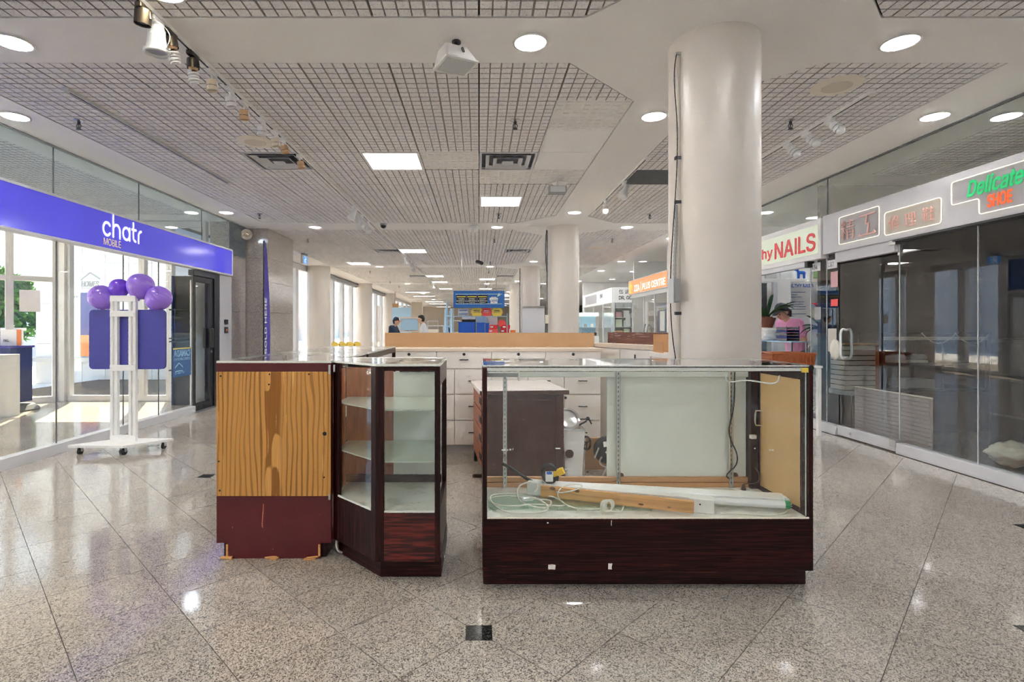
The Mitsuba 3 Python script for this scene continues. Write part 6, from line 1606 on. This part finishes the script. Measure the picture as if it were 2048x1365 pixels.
part(osn, 'emblem', ext(strokes([arc(.1, .1, .09, 0, 300), [(.0, .02), (.2, .2)], [(.02, .16), (.12, .26)]], .03), .004, onright((4.012, 14.15, 2.14))), 'yellow', emit=(.6, .4, .05))
cl = thing('corner_shop', 'white corner clinic shop with glass walls behind the orange sign', 'shopfront')
for z0, z1 in ((.1, 2.0),):
    for a, b in ((16.0, 17.4), (17.4, 18.8), (18.8, 20.4)): part(cl, 'pane', quad((4.06, b, z0), (4.06, a, z0), (4.06, a, z1), (4.06, b, z1)), 'pane'); part(cl, 'post', bx(4.04, 4.08, b - .03, b + .03, 0, 2.0), 'alu_white')
    for a, b in ((4.06, 4.95), (4.95, 5.9), (5.9, 8.0)): part(cl, 'pane', quad((a, 16.0, z0), (b, 16.0, z0), (b, 16.0, z1), (a, 16.0, z1)), 'pane'); part(cl, 'post', bx(a - .02, a + .02, 15.98, 16.02, 0, 2.0), 'alu_white')
part(cl, 'base_rail', cat_(bx(4.04, 4.08, 16.0, 20.4, 0, .1), bx(4.06, 8.0, 15.98, 16.02, 0, .1)), 'alu_white')
csn = thing('clinic_sign', 'white corner sign with black Chinese characters and DR. GO lettering', 'sign')
part(csn, 'front_box', bx(4.04, 8.0, 15.9, 16.0, 1.98, 2.43), 'white_gloss', emit=(.28, .28, .28)); part(csn, 'side_box', bx(3.98, 4.04, 15.92, 20.4, 1.98, 2.43), 'white_gloss', emit=(.22, .22, .22))
part(csn, 'characters', hanzi('伍國', .130, front((4.18, 15.898, 2.235)), .004, gap=.55), 'black_mark', label='black Chinese characters'); part(csn, 'letters', words('DR. GO', .105, front((4.18, 15.898, 2.065)), .004, True, .39), 'black_mark', label='black DR. GO lettering')
part(csn, 'side_characters', hanzi('伍國', .15, onright((3.978, 17.5, 2.18)), .004, gap=.3), 'grey_dark', label='dark Chinese characters'); part(csn, 'side_plate', bx(3.976, 3.98, 18.0, 19.9, 2.05, 2.36), 'fascia')
struct('wall_clinic', cat_(bx(4.1, 8.2, 21.0, 21.1, 0, 3.0), bx(4.15, 8.2, 14.25, 14.3, 0, 3.0)), 'white_paint')
rr = np.random.default_rng(21)
COL = [('white_paint', 'white'), ('panel_white', 'pale green'), ('blue_panel', 'blue'), ('tan_plastic', 'tan'), ('nails_ground', 'light green'), ('grey_light', 'grey'), ('pale_red', 'pink')]


def shelves(x0, x1, y0, zs, name, label, boxes, group):
    k = thing(name, label, 'shelf')
    part(k, 'back', bx(x0, x1, y0 + .36, y0 + .38, 0, zs[-1] + .35), 'grey_light')
    for x in (x0, x1): part(k, 'side', bx(x - .015, x + .015, y0, y0 + .36, 0, zs[-1] + .35), 'white_paint')
    for z in zs:
        part(k, 'shelf', bx(x0, x1, y0, y0 + .36, z - .02, z), 'white_paint')
        x = x0 + .06
        while x < x1 - .2:
            w, h = rr.uniform(.10, .24), rr.uniform(.10, .24)
            m_, c = COL[rr.integers(len(COL))]
            if boxes: one('goods_box', bx(x, x + w, y0 + .06, y0 + .26, z, z + h, .004), m_, f'{c} goods box on a shelf behind the {boxes}', 'box', f'{c} goods boxes {group}')
            x += w + rr.uniform(.03, .12)


shelves(4.2, 5.0, 16.5, (.95, 1.25, 1.55, 1.85), 'wall_shelf', 'white shelf full of boxes behind the front glass of the corner clinic', 'DR. GO glass', 'behind the clinic front glass')
shelves(5.05, 6.0, 17.2, (.95, 1.3, 1.65), 'wall_shelf', 'second shelf of boxes deeper in the corner clinic', 'deeper clinic glass', 'deeper in the clinic')
shelves(4.35, 5.6, 13.7, (.95, 1.25, 1.55), 'wall_shelf', 'shelf of boxes behind the orange sign glass', 'orange sign glass', 'behind the orange sign glass')
one('blue_poster', bx(4.15, 4.17, 11.75, 12.35, .6, 1.62), 'blue_dark', 'tall dark blue poster inside the glass under the orange sign', 'poster'); one('white_sheet', bx(4.13, 4.145, 11.85, 12.15, 1.15, 1.6), 'paper', 'white sheet on the dark blue poster under the orange sign', 'notice')
one('white_notice', bx(4.42, 4.56, 16.02, 16.03, 1.30, 1.64), 'paper', 'white notice on the front glass of the corner clinic', 'notice')
one('drawer_chest', bx(4.15, 4.5, 17.8, 18.6, 0.0, 1.22), 'shade_beige', 'beige chest with small drawers inside the side glass of the clinic', 'cabinet')
lcx = thing('lit_display_case', 'glowing glass display case beside the second column', 'display case')
part(lcx, 'base', bx(3.35, 3.95, 17.5, 18.0, 0, .95), 'white_paint'); part(lcx, 'light', bx(3.36, 3.94, 17.51, 17.99, 1.60, 1.72), 'panel_white', emit=(.8, 1.0, .9)); part(lcx, 'back', bx(3.36, 3.94, 17.96, 17.99, .95, 1.6), 'blue_light')
for x in (3.36, 3.92): part(lcx, 'post', bx(x, x + .02, 17.5, 17.52, .95, 1.6), 'alu')
part(lcx, 'shelf', bx(3.36, 3.94, 17.52, 17.96, 1.22, 1.235), 'shelf_glass')
for i in range(5): one('display_item', lathe([(.001, 0), (.04, 0), (.05, .08), (.02, .12), (.001, .12)], (3.43 + i * .11, 17.7, 1.236 if i % 2 else .951), n=12), ('dark_cloth', 'grey', 'blue', 'white_paint', 'dark_metal')[i], ('dark', 'grey', 'blue', 'white', 'charcoal')[i] + ' ornament in the glowing display case', 'ornament', smooth=40)

for x, y, l in ((5.0, 12.6, 'behind the orange sign, front'), (6.2, 13.3, 'behind the orange sign, rear'), (4.9, 16.9, 'in the corner clinic, front'), (5.4, 18.3, 'in the corner clinic, middle'), (4.9, 19.6, 'in the corner clinic, rear')): downlight(x, y, f'recessed downlight in the shop {l} one')

# ------------------------------------------------------------------ lottery booth in the middle distance
bs_ = thing('booth_sign', 'hanging blue sign board with three dark price panels above the booth', 'sign')
BY0 = 13.0; q = BY0 / F
U = lambda u: (u - CX) * q
Z = lambda v: CAMZ - (v - CY) * q
part(bs_, 'board', bx(U(907), U(1009), BY0, BY0 + .05, Z(616), Z(582)), 'blue_sign'); part(bs_, 'trim', cat_(bx(U(911), U(1004), BY0 - .012, BY0, Z(589.5), Z(588)), bx(U(911), U(1004), BY0 - .012, BY0, Z(609), Z(607.6)))
     , 'blue_light')
for i in range(3):
    u0 = 912.5 + 21.2 * i
    pn = part(bs_, 'price_panel', bx(U(u0), U(u0 + 20), BY0 - .008, BY0, Z(607.4), Z(590.5)), 'black', label='dark price panel')
    part(pn, 'heading', bx(U(u0 + 1), U(u0 + 19), BY0 - .010, BY0 - .008, Z(594.8), Z(593)), 'yellow_soft'); part(pn, 'price', words('$10,000', .030, front((U(u0 + 4), BY0 - .009, Z(599.5))), .002, True, .15), 'white_mark')
    part(pn, 'divider', bx(U(u0), U(u0 + 20), BY0 - .010, BY0 - .008, Z(602.8), Z(601.8)), 'white_mark'); part(pn, 'foot_line', bx(U(u0 + 4), U(u0 + 16), BY0 - .010, BY0 - .008, Z(605.8), Z(605)), 'grey_light')
part(bs_, 'info_block', cat_(bx(U(979), U(996), BY0 - .010, BY0, Z(599), Z(596)), bx(U(979), U(996), BY0 - .010, BY0, Z(601.5), Z(599.5)), bx(U(982), U(993), BY0 - .010, BY0, Z(595.4), Z(594)), bx(U(981), U(995), BY0 - .010, BY0, Z(607), Z(602.8))), 'white_mark'); part(bs_, 'emblem', bx(U(986.5), U(989), BY0 - .012, BY0 - .010, Z(606), Z(603.8), 0), 'pale_red'); part(bs_, 'leaf_mark', ext(Polygon([(0, 0), (.08, .03), (.05, .10)]), .006, front((U(994), BY0 - .006, Z(594)))), 'nails_ground')
part(bs_, 'wire', cat_(cyl((U(922), BY0 + .02, Z(583)), (U(924), BY0 + .02, CEIL), .006, n=6), cyl((U(994), BY0 + .02, Z(583)), (U(991), BY0 + .02, CEIL), .006, n=6)), 'steel')
cb = thing('booth_banner', 'yellow and red banner with hexagon shapes under the blue sign board', 'banner')
hexa = lambda u0, u1: Polygon([(U(u0), Z(624)), (U(u0 + 4), Z(615.5)), (U(u1 - 4), Z(615.5)), (U(u1), Z(624)), (U(u1 - 4), Z(632)), (U(u0 + 4), Z(632))])
for u0, u1, m_, l in ((941, 966, 'yellow_soft', 'yellow hexagon'), (962, 985, 'red_soft', 'red hexagon'), (983, 1007, 'yellow_soft', 'yellow hexagon')):
    hx = part(cb, 'hexagon', ext(hexa(u0, u1), .02, front((0, 13.32 - .004 * (m_ == 'red_soft'), 0))), m_, label=l)
    part(hx, 'print', cat_(bx(U(u0 + 6), U(u1 - 7), 13.285, 13.296, Z(622), Z(620.6), 0), bx(U(u0 + 5), U(u1 - 6), 13.285, 13.296, Z(624.6), Z(624), 0)), 'white_mark' if m_ == 'red_soft' else 'grey_dark')
part(cb, 'left_card', bx(U(915), U(936), 13.3, 13.32, Z(631), Z(617)), 'grey_light', label='grey printed card'); part(cb, 'left_print', cat_(bx(U(918), U(934), 13.296, 13.3, Z(622), Z(619)), bx(U(917), U(935), 13.296, 13.3, Z(630), Z(626))), 'ink_grey')
part(cb, 'rail', bx(U(905), U(1016), 13.34, 13.37, Z(633.6), Z(632)), 'blue_light'); part(cb, 'post', cat_(bx(U(905), U(906.4), 13.34, 13.37, 0, Z(616)), bx(U(1015), U(1016.4), 13.34, 13.37, 0, Z(626))), 'blue_light')
bo = thing('booth_counter', 'pale booth counter below the hanging blue sign', 'counter')
part(bo, 'body', bx(-1.0, 1.0, 13.5, 14.3, 0, 1.05), 'blue_light'); part(bo, 'top', bx(-1.05, 1.05, 13.45, 14.35, 1.05, 1.09), 'white_paint')
for u0, u1, v0, l in ((917, 950, 646, 'large blue box standing on the booth counter'), (953.5, 969, 647, 'narrow blue box standing on the booth counter'), (971, 978, 648, 'thin blue box beside the red boxes on the booth counter')):
    k = thing('blue_box', l, 'box'); part(k, 'body', bx((u0 - CX) * 13.6 / F, (u1 - CX) * 13.6 / F, 13.6, 13.85, 1.09, CAMZ - (v0 - CY) * 13.6 / F), 'blue'); part(k, 'lid', bx((u0 - CX) * 13.6 / F - .01, (u1 - CX) * 13.6 / F + .01, 13.59, 13.86, CAMZ - (v0 - CY) * 13.6 / F, CAMZ - (v0 - CY) * 13.6 / F + .02), 'blue')
r2 = 13.5 / F
for i, (u0, u1, v0, v1) in enumerate(((977, 996, 656.5, 665), (1001, 1018, 656.5, 664), (1004, 1020, 649, 656.3), (979, 995, 646, 656.3))):
    x0_, x1_, z0_ = (u0 - CX) * r2, (u1 - CX) * r2, 1.09 if i < 2 else 1.09 + .105
    k = thing('red_box', ('red and white round edged box low on the booth counter', 'red box low right on the booth counter', 'red box on top of the right red box', 'red box on top of the red and white box')[i], 'box')
    part(k, 'body', bx(x0_, x1_, 13.48, 13.58, z0_, z0_ + .10, .008), 'red' if i else 'red_soft'); part(k, 'label', bx(x0_ + .02, x0_ + .09, 13.476, 13.48, z0_ + .03, z0_ + .07, 0), 'paper')
k = thing('hexagon_box', 'red hexagonal lid standing behind the red boxes', 'box'); part(k, 'lid', ext(Polygon([(math.cos(a) * .11, math.sin(a) * .10) for a in np.arange(6) * math.pi / 3]), .06, front(((1004 - CX) * r2, 13.68, 1.325 + .01))), 'red_soft')
part(k, 'prop', bx((1004 - CX) * r2 - .02, (1004 - CX) * r2 + .02, 13.63, 13.66, 1.09, 1.25), 'red')
one('orange_box', bx((1021 - CX) * r2, (1031 - CX) * r2, 13.48, 13.6, 1.09, 1.165), 'orange', 'small orange box at the right end of the booth counter', 'box')
for u0, u1, v0, v1, m_, l in ((924, 951, 646, 634, 'dark_wall', 'dark poster with a white head behind the blue boxes'), (952, 974, 647, 632, 'blue_light', 'pale blue panel behind the blue boxes'), (975, 995, 645, 634, 'grey_light', 'grey panel behind the red boxes')):
    k = thing('booth_board', l, 'board'); z1_, z0_ = CAMZ - (v1 - CY) * 14 / F, 1.09
    part(k, 'sheet', bx((u0 - CX) * 14 / F, (u1 - CX) * 14 / F, 14.0, 14.02, z0_, z1_), m_)
    if m_ == 'dark_wall': part(k, 'head', bx((u0 - CX) * 14 / F, (u1 - CX) * 14 / F, 13.99, 14.0, z1_ - .07, z1_), 'paper')
ld = thing('step_ladder', 'pale blue folding step ladder left of the booth', 'ladder')
lx = lambda u: (u - CX) * 12.6 / F
part(ld, 'front_rail', cat_(cyl((lx(889), 12.5, 0), (lx(891), 12.7, 1.68), .03, n=8), cyl((lx(903), 12.5, 0), (lx(902), 12.7, 1.68), .03, n=8)), 'blue_light'); part(ld, 'rear_rail', cat_(cyl((lx(894), 13.2, 0), (lx(893), 12.75, 1.86), .022, n=8), cyl((lx(905), 13.2, 0), (lx(899), 12.75, 1.62), .022, n=8)), 'blue_light')
for i in range(6): part(ld, 'step', bx(lx(889), lx(903.5), 12.5 + i * .03, 12.6 + i * .03, .24 + i * .25, .27 + i * .25), 'blue_light')
one('blue_mat', mv(bx(-.03, .03, -.2, .2, 0, .22), frame(((902 - CX) * 13.52 / F, 13.66, 1.095), (.85, 0, .5), (0, 1, 0), (-.5, 0, .85))), 'blue_dark', 'dark blue folder leaning beside the blue boxes', 'folder')
fp = thing('pinboard_frame', 'wooden framed board behind the two talking people', 'frame')
w_ = 16.5 / F; fu = lambda u: (u - CX) * w_; fv = lambda v: CAMZ - (v - CY) * w_
part(fp, 'frame', cat_(bx(fu(797), fu(840), 16.5, 16.56, fv(637.5), fv(635)), bx(fu(797), fu(799.5), 16.5, 16.56, 0, fv(636)), bx(fu(837), fu(840), 16.5, 16.56, 0, fv(636)), bx(fu(797), fu(840), 16.5, 16.56, fv(664), fv(661.5))), 'melamine_edge'); part(fp, 'glass', bx(fu(801), fu(836), 16.53, 16.545, fv(661), fv(638)), 'blue_light'); part(fp, 'dark_goods', bx(fu(808), fu(834), 16.58, 16.8, fv(662), fv(654)), 'blue_dark'); part(fp, 'base', bx(fu(797), fu(840), 16.5, 16.9, 0, .9), 'white_paint')
bsn = one('brown_sign', cat_(bx(-4.32, -4.02, 26.5, 26.54, 1.95, 2.42), bx(-4.20, -4.18, 26.51, 26.53, 2.42, CEIL)), 'wood_tan', 'small brown hanging sign by the third window column', 'sign')
wp = thing('white_partition', 'pale blue partition far down the hall between the windows and the framed board', 'partition'); part(wp, 'panel', bx(-4.0, -3.1, 24.5, 24.6, 0, 2.15), 'blue_light'); part(wp, 'post', bx(-3.1, -2.6, 24.4, 24.7, 0, 2.4), 'end_wall')
yt = thing('yellow_bundles', 'row of yellow wrapped bundles on a low white table by the window columns', 'bundle')
ybt = thing('window_table', 'white table under the yellow bundles near the windows', 'table')
part(ybt, 'top', bx(-2.55, -1.95, 8.75, 9.25, .86, .895), 'white_paint')
for x in (-2.5, -2.0):
    for y in (8.8, 9.2): part(ybt, 'leg', bx(x - .02, x + .02, y - .02, y + .02, 0, .86), 'white_paint')
for i in range(4): part(yt, 'bundle', mv(cyl((0, -.16, .045), (0, .16, .045), .047, n=18), rotz(.35, (-2.44 + i * .125, 9.0, .896))), 'yellow_soft', 30)
for i, (x, y, h, m_) in enumerate(((-1.55, 19, 1.3, 'shade_beige'), (-1.0, 20, 1.5, 'grey_light'), (-.35, 22, 1.2, 'white_paint'), (.5, 24, 1.4, 'grey'), (2.4, 22, 1.4, 'white_paint'), (2.8, 25, 1.5, 'shade_beige'), (-2.6, 30, 1.6, 'beige'))):
    k = thing('far_stand', ('beige', 'light grey', 'low white', 'grey', 'white right hand', 'tall beige right hand', 'distant beige')[i] + ' stall unit far down the hall', 'stall'); part(k, 'body', bx(x - .3, x + .3, y, y + .5, 0, h * .7), m_); part(k, 'frame', cat_(bx(x - .3, x - .27, y, y + .03, h * .7, h), bx(x + .27, x + .3, y, y + .03, h * .7, h), bx(x - .3, x + .3, y, y + .03, h - .03, h)), 'alu_white')

# ------------------------------------------------------------------ people
MSP = manifold3d.Manifold.sphere(1.0, 16)


def S(p, r): return MSP.scale((r, r, r) if np.isscalar(r) else tuple(map(float, r))).translate(tuple(map(float, p)))


def chain(js):
    out = []
    for (p, r), (p2, r2) in zip(js[:-1], js[1:]): out.append(manifold3d.Manifold.batch_hull([S(p, r), S(p2, r2)]))
    return out


def solid(ms, res=.022, it=8):
    m = manifold3d.Manifold.batch_boolean(ms, manifold3d.OpType.Add).refine_to_length(res)
    t = body_mesh(m); t = trimesh.Trimesh(t.vertices, t.faces, process=True)
    trimesh.smoothing.filter_taubin(t, lamb=.5, nu=.53, iterations=it)
    return t


def person(label, o, face, top, trousers, hands, lean=0.0, turn=0.0, H=1.66, cap=None, long_hair=False, look=(1, 0, -.2), sleeve='short'):
    """A standing person at o; face = direction they face. hands = two wrist points in body axes (right, forward, up), fractions of height."""
    k = thing('person', label, 'person')
    f = np.array([face[0], face[1], 0.]); f /= np.linalg.norm(f); rt = np.cross(f, (0, 0, 1))
    B = np.eye(4); B[:3, 0], B[:3, 1], B[:3, 2], B[:3, 3] = rt, f, (0, 0, 1), o
    h = H
    J = lambda x, y, z: np.array([x, y + lean * max(0, z - .52), z - .35 * lean * max(0, z - .7)]) * h
    pel, waist, chest, neck = J(0, 0, .53), J(0, .0, .61), J(0, .005, .73), J(0, .01, .835)
    hc = J(0, .03, .925) + np.array([0, .02, -.01]) * (lean > 0)
    sh = [J(s * .112, 0, .805) for s in (-1, 1)]
    hp_ = [J(s * .055, 0, .51) for s in (-1, 1)]
    kn, an = [J(s * .058, .02, .28) for s in (-1, 1)], [J(s * .06, -.01, .045) for s in (-1, 1)]
    toe = [a + np.array([0, .10, -.022]) * h / 1.0 * .9 for a in an]
    wr = [np.array(w) * h for w in hands]
    el = []
    for s, w, q in zip((-1, 1), wr, sh):
        mid = (w + q) / 2; d = w - q; L = np.linalg.norm(d); up = .31 * h / 2
        b = math.sqrt(max(up * up - (L / 2) ** 2, 1e-4))
        el.append(mid + b * np.array([s * .45, -.55, -.70]))
    torso = [manifold3d.Manifold.batch_hull([S(pel + (s * .035 * h, 0, 0), (.062 * h, .062 * h, .06 * h)) for s in (-1, 1)] + [S(waist + (s * .03 * h, 0, 0), .056 * h) for s in (-1, 1)]),
             manifold3d.Manifold.batch_hull([S(waist + (s * .03 * h, 0, 0), .056 * h) for s in (-1, 1)] + [S(chest + (s * .045 * h, 0, 0), (.058 * h, .062 * h, .06 * h)) for s in (-1, 1)]),
             manifold3d.Manifold.batch_hull([S(chest + (s * .045 * h, 0, 0), (.058 * h, .060 * h, .06 * h)) for s in (-1, 1)] + [S(q, .036 * h) for q in sh])]
    arms = [c for q, e, w in zip(sh, el, wr) for c in chain([(q, .036 * h), (e, .026 * h), (w, .018 * h)])]
    legs = [c for a, b, c_, d in zip(hp_, kn, an, toe) for c in chain([(a, .058 * h), (b, .036 * h), (c_, .025 * h), (d, .018 * h)])]
    fw = np.array([float(np.dot((look[0], look[1], 0), rt)), float(np.dot((look[0], look[1], 0), f)), look[2]]); fw /= np.linalg.norm(fw)
    hr = np.cross(fw, (0, 0, 1.)); hr /= np.linalg.norm(hr); hu = np.cross(hr, fw)
    HP = lambda x, y, z: hc + (hr * x + fw * y + hu * z) * h
    head = [manifold3d.Manifold.batch_hull([S(HP(0, -.008, .012), .052 * h), S(HP(0, .010, .008), .048 * h), S(HP(0, .022, -.042), .024 * h), S(HP(0, .0, -.03), .036 * h)]), manifold3d.Manifold.batch_hull([S(HP(0, .050, -.004), .006 * h), S(HP(0, .062, -.020), .0085 * h), S(HP(0, .045, -.02), .01 * h)]),
            manifold3d.Manifold.batch_hull([S(neck, .030 * h), S(HP(0, -.008, -.03), .030 * h)])] + [S(HP(s * .052, -.004, -.006), (.008 * h, .012 * h, .016 * h)) for s in (-1, 1)]
    hands_m = []
    for s, e, w in zip((-1, 1), el, wr):
        d = (w - e) / np.linalg.norm(w - e); a = np.cross(d, (0, 0, 1.)); a /= np.linalg.norm(a); b = np.cross(a, d)
        pc = w + d * .045 * h
        hands_m.append(manifold3d.Manifold.batch_hull([S(w, .016 * h)] + [S(pc + a * t * .018 * h, .009 * h) for t in (-1, 1)]))
        for t, L in zip((-1.4, -.45, .45, 1.4), (.036, .043, .041, .032)):
            p0 = pc + a * t * .014 * h
            hands_m += chain([(p0, .0062 * h), (p0 + (d * .6 - b * .25) * L * h, .0055 * h), (p0 + (d * .9 - b * .75) * L * h, .0045 * h)])
        q0 = w + d * .012 * h - a * s * .014 * h
        hands_m += chain([(q0, .007 * h), (q0 + (d * .5 - a * s * .7) * .03 * h, .0062 * h), (q0 + (d * 1.2 - a * s * .8 - b * .3) * .035 * h, .005 * h)])
    part(k, 'body', mv(solid(torso + arms + legs + head + hands_m, .012, 4), B), 'skin', True)
    g = .009 * h
    slv = []
    for q, e, w in zip(sh, el, wr):
        if sleeve == 'short': slv += chain([(q, .036 * h + g), (q + (e - q) * .65, .034 * h + g)])
        else: slv += chain([(q, .036 * h + g), (e, .028 * h + g), (e + (w - e) * .9, .021 * h + g)])
    tor2 = [manifold3d.Manifold.batch_hull([S(pel + (s * .036 * h, 0, -.03 * h), .062 * h + g) for s in (-1, 1)] + [S(waist + (s * .03 * h, 0, 0), .058 * h + g) for s in (-1, 1)]),
            manifold3d.Manifold.batch_hull([S(waist + (s * .03 * h, 0, 0), .058 * h + g) for s in (-1, 1)] + [S(chest + (s * .045 * h, 0, 0), .060 * h + g) for s in (-1, 1)]),
            manifold3d.Manifold.batch_hull([S(chest + (s * .045 * h, 0, 0), .060 * h + g) for s in (-1, 1)] + [S(q, .036 * h + g) for q in sh])]
    part(k, 'shirt', mv(solid(tor2 + slv, .02, 8), B), top, True)
    leg2 = [c for a, b, c_ in zip(hp_, kn, an) for c in chain([(a, .060 * h + g), (b, .040 * h + g), (c_ + (0, 0, .02 * h), .034 * h + g)])] + [manifold3d.Manifold.batch_hull([S(pel + (s * .035 * h, 0, -.01 * h), .062 * h + g * .8) for s in (-1, 1)])]
    part(k, 'trousers', mv(solid(leg2, .025, 8), B), trousers, True)
    for a, t in zip(an, toe): part(k, 'shoe', mv(solid([manifold3d.Manifold.batch_hull([S(a + (0, -.012 * h, -.018 * h), .026 * h), S(t + (0, .0, -.002), (.024 * h, .03 * h, .018 * h))])], .02, 4), B), 'dark_cloth', True)
    hair = [manifold3d.Manifold.batch_hull([S(HP(0, -.016, .020), .055 * h), S(HP(0, .006, .030), .046 * h), S(HP(0, -.022, -.012), .044 * h)])]
    if long_hair: hair += chain([(HP(0, -.062, .0), .020 * h), (HP(0, -.085, -.03), .024 * h), (HP(0, -.08, -.075), .012 * h)])
    part(k, 'hair', mv(solid(hair, .02, 4), B), 'hair', True)
    for s in (-1, 1): part(k, 'eye', mv(ball(HP(s * .021, .0515, .002), .0058 * h, 2), B), 'black', True)
    part(k, 'mouth', mv(ball((0, 0, 0), .008 * h, 2, (1.6, .5, .4)), B @ frame(HP(0, .0445, -.041), hr, fw, hu)), 'lip', True)
    if cap:
        part(k, 'cap', mv(solid([manifold3d.Manifold.batch_hull([S(HP(0, -.010, .034), .056 * h), S(HP(0, .002, .044), .046 * h)])], .02, 4), B), cap, True)
        part(k, 'cap_peak', mv(solid([manifold3d.Manifold.batch_hull([S(HP(0, .04, .026), (.04 * h, .01 * h, .006 * h)), S(HP(0, .09, .016), (.03 * h, .012 * h, .005 * h))])], .02, 3), B), 'red' if cap == 'navy_cloth' else cap, True)
    return k


person('woman in a pink top and dark cap working behind the nail shop counter', (4.82, 8.05, 0), (-1, -.15), 'pink_cloth', 'dark_cloth', [(-.05, .17, .69), (.07, .18, .70)], lean=.30, H=1.63, cap='dark_cloth', long_hair=True, look=(-1, -.35, -.55))
person('man in a navy shirt and cap, left of two people beyond the fibreboard', ((786 - CX) * 15 / F - .04, 15.0, 0), (1, -.2), 'navy_cloth', 'dark_cloth', [(-.10, .22, .58), (.12, .24, .56)], lean=.12, H=1.53, cap='navy_cloth', look=(1, -.2, -.1))
person('dark haired person in a white shirt, right of two people beyond the fibreboard', ((846 - CX) * 15 / F + .03, 15.1, 0), (-1, -.1), 'white_cloth', 'dark_cloth', [(-.13, .10, .52), (.13, .16, .56)], lean=.05, H=1.60, long_hair=False, look=(-1, -.1, -.05), sleeve='long')
